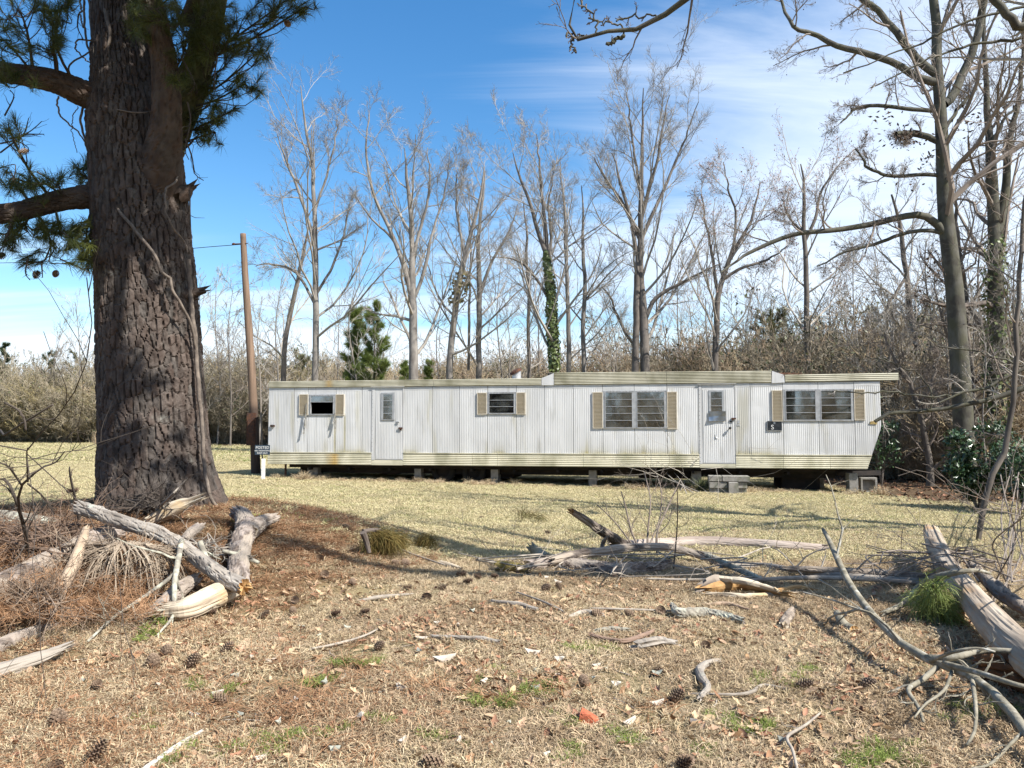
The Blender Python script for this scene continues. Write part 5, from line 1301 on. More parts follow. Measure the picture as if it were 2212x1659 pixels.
# ------------------------------------------------------------------ evergreens
m_pineg = mat('young_pine_needles', (.19, .27, .075), (.25, .31, .10), 2, 3, .55, tone_c=(.15, .18, .045), spec=.3, trans=.3)
m_cedar = mat('olive_evergreen', (.20, .20, .10), (.14, .145, .07), 2, 3, .6, tone_c=(.14, .14, .06), trans=.2)
m_darkev = mat('dark_evergreen', (.025, .050, .020), (.04, .06, .025), 3, 3, .5, tone_c=(.07, .10, .04), spec=.4)
def evergreen(name, label, dx, dtop, Y, wpx, seed, m, L=.20, cone=1.0, z0=0.0, w=.011, group=None, n=(20, 11)):
    r_ = np.random.default_rng(seed); b = P(dx, 900, Y); b[2] = Hs(b[0], Y) - .05
    t = thing(name, label, 'tree', b, group=group); h = P(dx, dtop, Y)[2] - b[2]; rad = px(wpx, Y)
    tr_ = smooth_path([(0, 0, 0), (.05, 0, h * .5), (0, .05, h)], 16); rr = np.linspace(.02 + h * .012, .012, 16)
    k = MB(); k.tubes(tr_, rr, 7); k.build('trunk', m_tbrown, t)
    a, ra = grow(r_, tr_, rr, int(n[0] * 2.2), t0=.08 + z0, ang=1.15, lf=rad / h * 1.25, lsd=.22, n=6, up=.10, wob=.08, rf=.35, rmin=.010, fall=.80 * cone)
    c, rc = grow(r_, a, ra, n[1], t0=.15, ang=.75, lf=.42, n=4, up=.10, wob=.12, rf=.5, rmin=.006)
    br = MB(); br.tubes(a, ra, 4); br.tubes(c, rc, 3); br.build('branches', m_tbrown, t)
    pos = np.concatenate([c[:, -1], c[:, 2], c[:, 1], a[:, -1]]); dr = np.concatenate([c[:, -1] - c[:, 2], c[:, 2] - c[:, 1], c[:, 2] - c[:, 1], a[:, -1] - a[:, -2]])
    f = MB(); q = 15; d = np.repeat(norm(dr), q, 0); p = np.repeat(pos, q, 0); M = len(p)
    nd = norm(d + norm(r_.normal(size=(M, 3))) * r_.uniform(.3, 1.1, (M, 1))); st = p - d * r_.uniform(0, .15, (M, 1)); e = st + nd * L * r_.uniform(.6, 1.2, (M, 1)); sd = norm(np.cross(nd, r_.normal(size=(M, 3)))) * w
    f.add(np.stack([st - sd, st + sd, e], 1).reshape(-1, 3), tris=np.arange(M * 3).reshape(-1, 3), tone=np.repeat(np.repeat(r_.random(len(pos)), q) * .6 + r_.random(M) * .3, 3))
    f.build('crown', m, t); return t
evergreen('young_pine', 'bright green young pine left of the forking pale tree', 806, 660, 46, 52, 1, m_pineg, .34, n=(28, 13))
evergreen('young_pine', 'second young pine joined on the left of the bright green one', 764, 668, 47, 46, 2, m_pineg, .34, n=(28, 13))
evergreen('young_pine', 'small young pine peeping just left behind the forking pale tree', 872, 785, 48, 22, 3, m_pineg, .28)
evergreen('young_pine', 'small young pine just right behind the forking pale tree', 925, 780, 49, 24, 4, m_pineg, .28)
evergreen('cedar_tree', 'olive green rounded evergreen left of the straight budding trunk', 1672, 690, 40, 52, 5, m_cedar, .26, cone=.55, w=.013)
evergreen('cedar_tree', 'olive green evergreen right of the straight budding trunk', 1790, 745, 39, 46, 6, m_cedar, .26, cone=.5, w=.013)
evergreen('cedar_tree', 'dark evergreen rising over the front overhang of the roof', 1935, 795, 29, 48, 7, m_darkev, .20, cone=.45, w=.013)
evergreen('young_pine', 'dark green pine top at the far left edge behind the thicket', 4, 745, 66, 30, 8, m_darkev, .30)
for k, (dx, dy, Y, w_) in enumerate(((100, 768, 68, 24), (165, 772, 69, 30), (640, 770, 58, 34), (1470, 790, 52, 40), (1330, 800, 55, 30), (1080, 795, 55, 46))):
    evergreen('cedar_tree', 'dull evergreen top over the brush line ' + ('at the far left', 'just left of the pine trunk', 'between the pole and the tall pale tree', 'between the twin trunks and the budding tree', 'under the crooked tree by the twin trunks', 'behind the roof left of the ivy clad tree')[k], dx, dy, Y, w_, 20 + k, m_cedar if k > 1 else m_darkev, .28, cone=.55, w=.014, n=(14, 8))

# ------------------------------------------------------------------ thicket
m_brush = mat('tan_brush', (.33, .25, .16), (.235, .175, .11), .7, 4, .95, tone_c=(.39, .31, .21), vary=.18, huev=.012)
m_brush_o = mat('olive_brush', (.26, .215, .12), (.19, .155, .085), .7, 4, .95, tone_c=(.30, .25, .14), vary=.18)
m_brush_d = mat('dark_brush', (.21, .175, .12), (.14, .115, .08), .7, 4, .95, tone_c=(.34, .295, .22), vary=.2)
def bush_src(name, seed, m, h=3.2, stems=16, k=(7, 6, 4), spread=.45, rm=.009, leaves=0, leaf_m=None, up=.12, ls=.05):
    r_ = np.random.default_rng(seed); st, rr = [], []
    for s in range(stems):
        a = r_.uniform(0, 6.28); lean = abs(r_.normal()) * spread; p0 = np.array((math.cos(a), math.sin(a), 0)) * r_.uniform(0, .5); d = np.array((math.cos(a) * lean, math.sin(a) * lean, 1)); d /= np.linalg.norm(d); L = h * r_.uniform(.6, 1.1)
        q = [p0]
        for i in range(7): d = d + r_.normal(size=3) * .10 + np.array((math.cos(a) * .05, math.sin(a) * .05, 0)); d /= np.linalg.norm(d); q.append(q[-1] + d * L / 7)
        st.append(q); rr.append(np.linspace(.022, .008, 8) * r_.uniform(.6, 1.3))
    st, rr = np.array(st), np.array(rr)
    a, ra = grow(r_, st, rr, k[0], t0=.12, ang=.7, lf=.5, n=5, up=up, wob=.18, rf=.6, rmin=rm)
    b, rb = grow(r_, a, ra, k[1], t0=.1, ang=.7, lf=.5, n=4, up=up, wob=.2, rf=.7, rmin=rm * .85)
    c, rc = grow(r_, b, rb, k[2], t0=.1, ang=.7, lf=.6, n=3, up=up, wob=.2, rf=.8, rmin=rm * .75)
    mb = MB(); mb.tubes(st, rr, 5, tone=.6); mb.tubes(a, ra, 4, tone=.4); mb.tubes(b, rb, 3, tone=r_.random(len(b))); mb.tubes(c, rc, 3, tone=r_.random(len(c)))
    mats = [m]
    if leaves:
        mats.append(leaf_m); p = c[r_.choice(len(c), leaves), 2] + r_.normal(size=(leaves, 3)) * .05
        d = norm(r_.normal(size=(leaves, 3))); e = norm(np.cross(d, r_.normal(size=(leaves, 3)))); q = ls * r_.uniform(.6, 1.3, (leaves, 1))
        mb.add(np.stack([p - d * q, p + e * q * .5, p + d * q, p - e * q * .5], 1).reshape(-1, 3), np.arange(leaves * 4).reshape(-1, 4), mi=1, tone=np.repeat(r_.random(leaves), 4))
    return bpy.data.objects.new(name, mb.mesh(name, mats))
m_lf1 = mat('brush_leaves_olive', (.20, .175, .075), (.13, .125, .05), 3, 2, .7, tone_c=(.27, .22, .11), trans=.2)
m_lf2 = mat('brush_leaves_tan', (.32, .23, .13), (.24, .165, .10), 3, 2, .8, tone_c=(.30, .22, .13), trans=.2)
m_lf3 = mat('brush_leaves_dark', (.035, .05, .018), (.06, .07, .028), 3, 2, .5, tone_c=(.10, .11, .045), spec=.4)
bushes = [bush_src('brush_tan', 1, m_brush, 3.4), bush_src('brush_tan_wide', 2, m_brush, 3.0, spread=.8, up=.04), bush_src('brush_olive', 3, m_brush_o, 3.2, leaves=800, leaf_m=m_lf1, ls=.045),
          bush_src('brush_leafy', 4, m_brush, 3.0, leaves=420, leaf_m=m_lf2, ls=.045), bush_src('brush_dark', 5, m_brush_d, 3.2, leaves=900, leaf_m=m_lf3), bush_src('brush_dark_bare', 6, m_brush_d, 3.4, spread=.6)]
r_ = np.random.default_rng(5)
def front(x):
    return np.interp(x, [-60, -30, -17, -8, 0, 7, 10.5, 12.5, 15, 22], [62, 57, 55, 50, 45, 41, 33, 25, 22.5, 21])
pts, rot, sc, ix = [], [], [], []
def put(n, x0, x1, d0, d1, s0, s1, picks):
    xs = r_.uniform(x0, x1, n); ys = front(xs) + r_.uniform(d0, d1, n)
    keep = np.abs(xs) < ys * .80 + 4; xs, ys = xs[keep], ys[keep]
    for x, y in zip(xs, ys):
        pts.append((x, y, Hs(x, y) - .1)); rot.append((0, 0, r_.uniform(0, 6.28))); sc.append(r_.uniform(s0, s1)); ix.append(r_.choice(picks))
put(190, -52, -14, 0, 3.5, 1.0, 1.6, [0, 1, 1, 0, 3]); put(240, -60, -12, 3, 12, 1.3, 2.2, [0, 0, 2, 1, 3])
put(150, -16, 9, 0, 4, .9, 1.5, [0, 1, 2, 2, 5]); put(240, -18, 12, 4, 14, 1.3, 1.9, [0, 2, 2, 4, 5])
put(90, 10.2, 24, .3, 5, .6, 1.2, [1, 4, 5, 5, 2]); put(150, 8.5, 30, 4, 15, 1.0, 1.9, [0, 4, 5, 2, 1]); put(70, 9, 40, 14, 24, 1.8, 2.6, [0, 5, 0, 2])
put(160, -70, 60, 15, 30, 1.8, 2.5, [0, 2, 2])
# the wood on the other side of the road behind the viewer, mirrored in the window glass
for x in np.arange(-46, 60, 2.3):
    y = -17 - r_.uniform(0, 9); pts.append((x + r_.normal(), y, -.1)); rot.append((0, 0, r_.uniform(0, 6.28))); sc.append(r_.uniform(2.2, 3.6)); ix.append(r_.choice([2, 4, 5, 2]))
scatter('undergrowth', pts, rot, sc, bushes, 'dense tangled winter brush forming the wood edge', ix)
# dark, low growth on the wood floor by the right edge
# thin saplings standing in the brush
sap_src = []
def sapling_mesh(seed, h, twig, bark):
    r_ = np.random.default_rng(seed); w = smooth_path([(0, 0, 0), (r_.normal() * .12, r_.normal() * .1, h * .35), (r_.normal() * .3, r_.normal() * .2, h * .7), (r_.normal() * .5, 0, h)], 16); rr = np.linspace(.055, .012, 16)
    a, ra = grow(r_, w, rr, 18, t0=.15, ang=.75, lf=.34, n=6, up=.1, wob=.15, rf=.45, rmin=.012); b, rb = grow(r_, a, ra, 7, t0=.15, ang=.65, lf=.5, n=4, up=.08, wob=.16, rf=.6, rmin=.009); c, rc = grow(r_, b, rb, 5, t0=.1, ang=.6, lf=.55, n=3, up=.08, wob=.16, rf=.7, rmin=.007)
    k = MB(); k.tubes(w, rr, 6); s = MB(); s.tubes(a, ra, 4); s.tubes(b, rb, 3); s.tubes(c, rc, 3)
    return k.mesh('trunk', bark, True), s.mesh('crown', twig)
sap_src = [sapling_mesh(40 + k, 8.5, (m_twig, m_twig_b, m_twig)[k % 3], (m_tgrey, m_tbrown, m_tgrey)[k % 3]) for k in range(6)]
sap_at = [(172, 655, 58), (120, 700, 60), (440, 620, 52), (470, 600, 54), (505, 615, 50), (555, 640, 52), (590, 600, 50), (735, 640, 50), (770, 560, 46), (830, 650, 46), (945, 640, 48), (1075, 560, 44), (1110, 640, 42), (1165, 600, 46), (1300, 680, 44), (1325, 640, 42), (1430, 650, 44), (1465, 560, 42), (1500, 640, 40), (1610, 600, 42), (1640, 640, 40), (1690, 580, 40), (1790, 560, 38), (1830, 620, 36), (1860, 540, 34), (1895, 640, 32), (1915, 560, 27), (1950, 620, 26), (2010, 540, 27), (2110, 560, 24), (2125, 640, 22), (2185, 480, 24), (2210, 560, 22), (1878, 700, 27), (2140, 420, 26), (2060, 640, 24)]
sap_lab = place_labels([(a, 0) for a, b, c in sap_at], [('utility pole', 540, 0), ('tall pale tree', 681, 0), ('forking pale tree', 893, 0), ('ivy clad tree', 1190, 0), ('twin trunks', 1385, 0), ('tilted budding tree', 1555, 0), ('straight budding trunk', 1742, 0), ('mossy tree', 2055, 0), ('big pine trunk', 320, 0)], 'thin bare sapling in the brush', True)
for k, (dx, dy, Y) in enumerate(sap_at):
    b = P(dx + r_.normal() * 6, 900, Y); b[2] = Hs(b[0], Y) - .1; h = P(dx, dy, Y)[2] - b[2]
    t = thing('sapling', sap_lab[k], 'sapling', b, r_.uniform(0, 6.28), 'thin bare saplings in the brush'); t.scale = (h / 8.5,) * 3
    kk, cc = sap_src[k % 6]; link('trunk', kk, t); link('crown', cc, t)
# holly-like shrub, dark and glossy
m_holly = mat('glossy_dark_leaves', (.016, .040, .014), (.028, .055, .02), 5, 2, .32, tone_c=(.045, .085, .03), spec=.55)
def holly(label, dx, dyt, Y, rpx, n, seed):
    r_ = np.random.default_rng(seed); b = P(dx, 1030, Y); b[2] = Hs(b[0], Y) - .05
    t = thing('evergreen_shrub', label, 'shrub', b); h = P(dx, dyt, Y)[2] - b[2]; R_ = px(rpx, Y)
    st = np.array([smooth_path([(0, 0, 0), (math.cos(a) * R_ * .3, math.sin(a) * R_ * .3, h * .4), (math.cos(a) * R_ * q, math.sin(a) * R_ * q, h * z)], 8) for a, q, z in zip(r_.uniform(0, 6.28, 14), r_.uniform(.2, .85, 14), r_.uniform(.45, .95, 14))])
    rr = np.tile(np.linspace(.022, .008, 8), (14, 1)); a, ra = grow(r_, st, rr, 7, t0=.2, ang=.8, lf=.35, n=4, up=.1, wob=.2, rf=.6, rmin=.005)
    k = MB(); k.tubes(st, rr, 5); k.tubes(a, ra, 4); k.build('stems', m_tbrown, t)
    c = a[r_.integers(0, len(a), n // 6), -1]; c = np.repeat(c, 6, 0) + r_.normal(size=(n // 6 * 6, 3)) * .07; n = len(c)
    d = norm(r_.normal(size=(n, 3)) + (0, -.2, .1)); e = norm(np.cross(d, norm(r_.normal(size=(n, 3)) * .6 + (0, -.3, 1)))); nn = np.cross(d, e); q = .062 * r_.uniform(.6, 1.2, (n, 1))
    V = np.stack([c - d * q, c - d * q * .1 + e * q * .45 + nn * q * .1, c + d * q, c - d * q * .1 - e * q * .45 + nn * q * .1], 1).reshape(-1, 3); i = np.arange(n)[:, None] * 4
    f = MB(); f.add(V, tris=np.concatenate([i + np.array([[0, 1, 2]]), i + np.array([[0, 2, 3]])]), tone=np.repeat(r_.random(n), 4)); f.build('leaves', m_holly, t)
holly('dark glossy evergreen shrub at the foot of the mossy tree', 2112, 925, 15.5, 92, 3400, 1)
holly('dark glossy shrub just entering at the right edge', 2215, 955, 14.5, 46, 1200, 2)
holly('dark glossy leafy shrub behind the slanted end of the trailer', 1905, 860, 22.5, 34, 1300, 3)
# shadow-casting pine beyond the right edge, behind the viewer's shoulder
# ------------------------------------------------------------------ logs and dead wood
m_wood_grey = mat('grey_dead_wood', (.33, .30, .265), (.145, .125, .108), 14, 8, .9, (1.5, 1.5, .14), .38, .62, grain=True, bump=.008, bscale=22, tone_c=(.30, .265, .225), c3=(.36, .38, .33), scale3=7, lo3=.6, hi3=.72)
m_wood_bark = mat('flaky_log_bark', (.29, .245, .215), (.12, .095, .08), 16, 8, .92, (1, 1, .6), .40, .60, grain=True, bump=.010, bscale=36, tone_c=(.30, .255, .21))
m_wood_pale = mat('bleached_wood', (.53, .46, .35), (.27, .21, .15), 14, 9, .85, (1.4, 1.4, .12), .40, .66, grain=True, bump=.008, bscale=40, c3=(.50, .33, .14), scale3=3, lo3=.55, hi3=.75)
m_wood_gold = mat('golden_rotten_log', (.43, .375, .305), (.23, .185, .145), 9, 8, .85, (1.2, 1.2, .14), .36, .66, grain=True, bump=.010, bscale=16, c3=(.36, .215, .095), scale3=1.5, lo3=.54, hi3=.70, tone_c=(.19, .135, .09), tone_mul=.45)
m_wood_or = mat('raw_orange_wood', (.47, .29, .125), (.27, .15, .06), 10, 5, .8, bump=.005, bscale=50)
m_wood_lich = mat('lichen_wood', (.33, .31, .25), (.15, .13, .11), 12, 6, .9, bump=.008, bscale=36, c3=(.42, .42, .34), scale3=9, lo3=.5, hi3=.62)
m_wood_dark = mat('dark_old_wood', (.16, .13, .11), (.065, .052, .045), 14, 7, .92, (1.3, 1.3, .2), .38, .62, grain=True, bump=.008, bscale=34, tone_c=(.33, .275, .22))
m_wood_moss = mat('moss_yellow_wood', (.24, .19, .06), (.13, .10, .05), 7, 5, .92, bump=.006, bscale=30)
m_stick = mat('pale_grey_stick', (.34, .30, .25), (.22, .19, .16), 12, 5, .9, vary=.15)
m_green_br = mat('greenish_branch_bark', (.27, .245, .19), (.15, .135, .10), 10, 7, .88, lo=.4, hi=.6, bump=.005, bscale=40, c3=(.38, .37, .33), scale3=12, lo3=.58, hi3=.7)
def gpath(q):
    """rows (dx, dy, r px, height of the axis over the ground in m, None = resting on it)"""
    out = []
    for dx, dy, r, h in q:
        p = G(dx, dy, .03); Rr = px(r, p[1])
        hh = (Rr * .75 if h is None else h) + (.022 if Rr < .03 and (h is None or h < .08) else 0)
        p = G(dx, dy, hh); out.append((*p, px(r, p[1])))
    return np.array(out)
def log(name, label, cat, q, m, seed, amp=.008, cell=(.045, .10), jag=.05, endm=None, knots=.25, n=None, sides=None, hollow=False, tone=None, peel=0.0, twigs=0, twig_m=None, children=(), group=None):
    w = gpath(q); c = w[:, :3].mean(0); c[2] = Hs(c[0], c[1])
    L = np.linalg.norm(np.diff(w[:, :3], axis=0), axis=1).sum(); r0 = w[:, 3].mean()
    n = n or int(np.clip(L / .016, 14, 230)); sides = sides or int(np.clip(r0 * 6.28 / .011, 12, 72))
    mb = MB(); ww = w.copy(); ww[:, :3] -= c
    log_mesh(mb, ww, n, sides, seed, amp=amp, cell=cell, jag=jag, endmi=1, knots=knots, hollow=hollow, tone=tone, peel=peel)
    if children or twigs:
        o = thing(name, label, cat, c, group=group); mb.build('stem', [m, endm or m], o)
    else:
        o = mb.build(name, [m, endm or m]); o.location = c; tag(o, label, cat, group)
    for nm, q2, m2 in children:
        w2 = gpath(q2); w2[:, :3] -= c; k = MB(); r2 = w2[:, 3].mean(); L2 = np.linalg.norm(np.diff(w2[:, :3], axis=0), axis=1).sum()
        log_mesh(k, w2, int(np.clip(L2 / .022, 8, 90)), int(np.clip(r2 * 6.28 / .012, 6, 36)), seed + 3, amp=amp * min(1, r2 / r0), cell=cell, jag=jag * .7, endmi=1, knots=knots); k.build(nm, [m2, endm or m2], o)
    if twigs:
        rgx = np.random.default_rng(seed); k = MB(); sp_ = smooth_path(ww, 14)
        a, ra = grow(rgx, sp_[:, :3], sp_[:, 3], twigs, t0=.1, ang=.8, lf=.25, n=6, up=.02, wob=.2, rf=.35, rmin=.003, lmax=.8); b, rb = grow(rgx, a, ra, 4, t0=.2, ang=.7, lf=.5, n=4, up=.02, wob=.2, rf=.6, rmin=.002)
        k.tubes(a, ra, 5); k.tubes(b, rb, 4); k.build('twigs', twig_m or m_stick, o)
    return o
N_ = None
# left pile
log('forked_log', 'grey barked log with a Y fork lying on the needle mound', 'log', [(512, 1262, 23, .10), (516, 1215, 23, .12), (523, 1170, 23, .14), (533, 1138, 23, .15), (522, 1114, 17, .16), (512, 1107, 14, .16)], m_wood_bark, 1, peel=.006, amp=.014, cell=(.045, .085), children=(('fork', [(536, 1150, 20, .15), (556, 1133, 17, .16), (575, 1124, 13, .17), (594, 1118, 9, .18)], m_wood_bark),), endm=m_wood_pale)
log('long_log', 'long weathered grey log lying slantwise across the pile with a raw orange end', 'log', [(168, 1096, 13, .50), (230, 1116, 15, .46), (300, 1138, 15, .42), (360, 1160, 15, .38), (420, 1200, 15, .32), (480, 1245, 16, .26), (527, 1268, 17, .22)], m_wood_grey, 2, amp=.014, peel=.010, cell=(.05, .12), endm=m_wood_or, knots=.35)
log('hollow_log', 'short bleached cream log with a dark hollow left end', 'log', [(372, 1320, 20, .09), (404, 1316, 24, .11), (440, 1300, 25, .12), (474, 1284, 25, .12), (500, 1274, 21, .11)], m_wood_pale, 3, amp=.009, cell=(.03, .40), jag=.14, endm=m_wood_dark, hollow=True, knots=.2)
log('split_stub', 'pale torn stub of wood leaning on the foot of the pine', 'log', [(340, 1118, 12, .10), (368, 1103, 16, .16), (395, 1090, 13, .22), (412, 1083, 7, .26)], m_wood_pale, 4, amp=.006, cell=(.02, .3), jag=.16, knots=.3)
log('stick', 'thick straight bleached stick leaning up the left side of the pile', 'stick', [(92, 1352, 13, .04), (128, 1283, 13, .14), (158, 1222, 12, .28), (178, 1170, 10, .38), (186, 1142, 6, .42)], mat('tan_stripped_wood', (.40, .31, .225), (.28, .21, .15), 5, 5, .85, bump=.004, bscale=40), 5, amp=.004, cell=(.03, .2), jag=.05, children=(('side_prong', [(160, 1215, 7, .3), (174, 1202, 5, .32), (186, 1196, 3, .33)], m_wood_pale),))
log('old_log', 'thick flaky barked log half sunk in needles at the far left', 'log', [(-120, 1330, 30, .10), (-40, 1296, 30, .12), (30, 1258, 30, .14), (100, 1222, 29, .16), (180, 1182, 28, .2), (262, 1146, 24, .22)], m_wood_bark, 6, peel=.008, amp=.014, cell=(.07, .07), endm=m_wood_dark)
log('jagged_log', 'jagged silvery wood chunk with a dark end at the lower left', 'log', [(-80, 1478, 20, .05), (-20, 1456, 20, .06), (40, 1436, 18, .07), (90, 1420, 15, .08), (134, 1402, 9, .09)], m_wood_grey, 7, peel=.014, amp=.020, cell=(.03, .2), jag=.12, endm=m_wood_dark, knots=.6)  # end caps take the dark wood colour
log('sunken_log', 'log almost buried in brown needles above the jagged chunk', 'log', [(-60, 1430, 14, .03), (0, 1396, 16, .04), (50, 1374, 15, .04), (118, 1356, 10, .02)], m_wood_bark, 8, amp=.010, cell=(.05, .08))
log('dark_log', 'dark lichen spotted log at the left edge behind the pile', 'log', [(-90, 1128, 16, N_), (-20, 1120, 18, N_), (40, 1124, 17, N_), (110, 1130, 12, N_)], m_wood_lich, 9, amp=.012, cell=(.06, .09))
log('broken_log', 'short barked log piece poking out below the long grey log', 'log', [(396, 1170, 10, .16), (412, 1152, 11, .18), (430, 1138, 9, .20)], m_wood_bark, 10, amp=.006)
log('buried_log', 'rough log lying under the twig heap beside the hollow log', 'log', [(330, 1330, 16, .06), (352, 1308, 17, .08), (385, 1276, 16, .10), (420, 1252, 12, .12)], m_wood_bark, 11, amp=.012, cell=(.05, .08))
# dead sapling and tangled twig heaps on the left
def twig_heap(label, cat, roots, m, seed, k=(6, 4), up=-.02, rm=.0022, lf=.45, name='twig_heap', ang=.6):
    rgx = np.random.default_rng(seed); st, rr = [], []
    for q in roots:
        w = smooth_path(gpath(q), 9); st.append(w[:, :3]); rr.append(np.maximum(w[:, 3], .002))
    st, rr = np.array(st), np.array(rr); c = st.reshape(-1, 3).mean(0); c[2] = Hs(c[0], c[1]); st = st - c
    a, ra = grow(rgx, st, rr, k[0], t0=.1, ang=ang, lf=lf, n=6, up=up, wob=.22, rf=.5, rmin=rm * 1.4, lmax=.9); b, rb = grow(rgx, a, ra, k[1], t0=.15, ang=.6, lf=.5, n=5, up=up, wob=.22, rf=.6, rmin=rm)
    mb = MB(); mb.tubes(st, rr, 8); mb.tubes(a, ra, 5); mb.tubes(b, rb, 4); o = mb.build(name, m); o.location = c; return tag(o, label, cat)
rr_ = np.random.default_rng(9)
roots = []
for k in range(80):   # drooping pale twigs under the long log
    a = rr_.uniform(-1, 1); x0, y0 = 265 + a * 40 + rr_.normal() * 10, 1168 + abs(a) * 8; x1, y1 = 255 + a * 150 + rr_.normal() * 14, 1235 + rr_.uniform(-20, 85) * (1 - .4 * abs(a))
    roots.append([(x0, y0, 2.0, .42), ((x0 + x1) / 2 + a * 20, (y0 + y1) / 2 - 20, 1.5, .32), (x1, y1, 1.2, .04)])
twig_heap('drooping mass of thin pale dead twigs in the middle of the left pile', 'brush heap', roots, mat('pale_twigs_dead', (.33, .27, .205), (.20, .155, .115), 8, 3, .9), 3, k=(5, 4))
roots = [[(rr_.uniform(-40, 200), rr_.uniform(1130, 1200), 2.2, rr_.uniform(.02, .3)), (rr_.uniform(0, 200), rr_.uniform(1130, 1200), 1.8, rr_.uniform(.05, .35)), (rr_.uniform(-20, 230), rr_.uniform(1130, 1220), 1.2, rr_.uniform(.02, .2))] for k in range(70)]
twig_heap('low tangle of brown twigs behind the thick log at the far left', 'brush heap', roots, mat('brown_dead_twigs', (.20, .135, .095), (.12, .085, .065), 8, 3, .9), 4, k=(5, 4))
roots = [[(rr_.uniform(235, 380), rr_.uniform(1080, 1110), 2.2, rr_.uniform(.02, .12)), (rr_.uniform(240, 380), rr_.uniform(1060, 1100), 1.8, rr_.uniform(.1, .3)), (rr_.uniform(240, 400), rr_.uniform(1075, 1115), 1.2, rr_.uniform(.02, .2))] for k in range(40)]
twig_heap('nest of dark twigs piled against the front of the pine trunk', 'brush heap', roots, m_twig_dark, 5, k=(4, 4))
roots = [[(rr_.uniform(0, 130), rr_.uniform(1270, 1330), 2.2, .02), (rr_.uniform(0, 150), rr_.uniform(1240, 1330), 1.8, rr_.uniform(.05, .3)), (rr_.uniform(-20, 190), rr_.uniform(1230, 1350), 1.2, rr_.uniform(.02, .2))] for k in range(48)]
twig_heap('scrappy twigs and stems in front of the thick log at the far left', 'brush heap', roots, mat('tan_dead_twigs', (.27, .20, .145), (.17, .125, .09), 8, 3, .9), 6, k=(5, 4))
roots = [[(rr_.uniform(400, 500), rr_.uniform(1165, 1215), 1.8, rr_.uniform(.02, .2)), (rr_.uniform(400, 500), rr_.uniform(1150, 1200), 1.5, rr_.uniform(.1, .25)), (rr_.uniform(400, 500), rr_.uniform(1160, 1220), 1, rr_.uniform(.02, .2))] for k in range(12)]
twig_heap('small bundle of twigs between the long log and the forked log', 'brush heap', roots, m_stick, 7, k=(4, 3))
def branchy(name, label, cat, stems, m, seed, k=(4, 3), up=.05, rm=.002, lf=.4, wob=.2, ang=.75):
    """a branch or small plant: stems with heights given, children grown"""
    rgx = np.random.default_rng(seed); ws = [smooth_path(gpath(q), 16) for q in stems]; c = ws[0][0, :3].copy(); c[2] = Hs(c[0], c[1])
    o = thing(name, label, cat, c); k_ = MB(); t = MB()
    for w in ws:
        p = w[:, :3] - c; r = np.maximum(w[:, 3], .002); k_.tubes(p, r, 10, cap=True)
        a, ra = grow(rgx, p, r, k[0], t0=.2, t1=.85, ang=ang, lf=lf, n=7, up=up, wob=wob, rf=.5, rmin=rm * 1.5); b, rb = grow(rgx, a, ra, k[1], t0=.2, ang=.65, lf=.5, n=5, up=up, wob=wob, rf=.6, rmin=rm)
        t.tubes(a, ra, 5); t.tubes(b, rb, 4)
    k_.build('stem', m, o, smooth=True); t.build('twigs', m, o); return o
branchy('dead_branch', 'white lichen crusted branch hanging in the middle of the left pile', 'branch', [[(392, 1168, 6, .40), (384, 1215, 6, .34), (378, 1250, 6, .26), (376, 1290, 5, .16), (374, 1330, 3.5, .06), (340, 1372, 2, .02)], [(378, 1240, 5, .28), (350, 1262, 4.5, .20), (310, 1290, 4, .12), (250, 1330, 3.5, .06), (190, 1385, 2.5, .02)], [(432, 1170, 6, .38), (445, 1205, 6, .26), (460, 1240, 4.5, .14), (470, 1250, 3, .06)], [(480, 1190, 4, .24), (520, 1200, 5, .2), (560, 1216, 4, .16), (590, 1218, 2, .14)][:3]], m_wood_lich, 3, k=(5, 3))
branchy('dead_sapling', 'dark leafless dead sapling standing at the left edge', 'sapling', [[(58, 1240, 4, .0), (58, 1180, 4, .36), (52, 1140, 4, .60), (34, 1080, 3.5, .92), (14, 1038, 3, 1.10), (-10, 1035, 2, 1.1)], [(52, 1140, 3.6, .60), (40, 1090, 3, .9), (46, 1050, 2.6, 1.12), (88, 1012, 2.2, 1.30), (118, 1000, 1.4, 1.36), (140, 975, 1, 1.50)], [(48, 1050, 2.2, 1.12), (20, 1010, 2, 1.3), (0, 1000, 1.4, 1.34)], [(60, 1040, 2, 1.16), (58, 985, 1.5, 1.46), (60, 968, 1, 1.54)], [(60, 1045, 2, 1.14), (92, 1072, 1.7, 1.0), (118, 1110, 1.4, .8)]], m_twig_dark, 4, k=(6, 4), lf=.35)
branchy('dead_branch', 'black bent branch reaching in at the left over the far brush', 'branch', [[(-90, 1260, 4, .0), (-60, 1080, 3, .9), (-20, 960, 2.4, 1.55), (18, 945, 2.2, 1.62), (56, 930, 1.9, 1.70), (90, 902, 1.5, 1.84), (114, 874, 1, 1.98)], [(56, 930, 1.6, 1.70), (52, 905, 1.4, 1.83), (38, 885, 1.2, 1.93), (10, 870, 1, 2.0)]], m_twig_dark, 5, k=(1, 1))
branchy('dead_weed', 'thin upright dark stem with an old cone on it beside the trunk', 'weed', [[(176, 1172, 3, .0), (170, 1120, 3.2, .30), (162, 1075, 2.8, .55), (152, 1030, 2.2, .80), (150, 1008, 1.4, .92)]], m_twig_dark, 6, k=(5, 2), lf=.22)
o = link('pine_cone', cone_me[1]); o.location = gpath([(143, 1062, 1, .62)])[0, :3]; o.rotation_euler = (1.4, .3, 2); tag(o, 'dark old pine cone caught on the upright stem beside the trunk', 'pine cone')
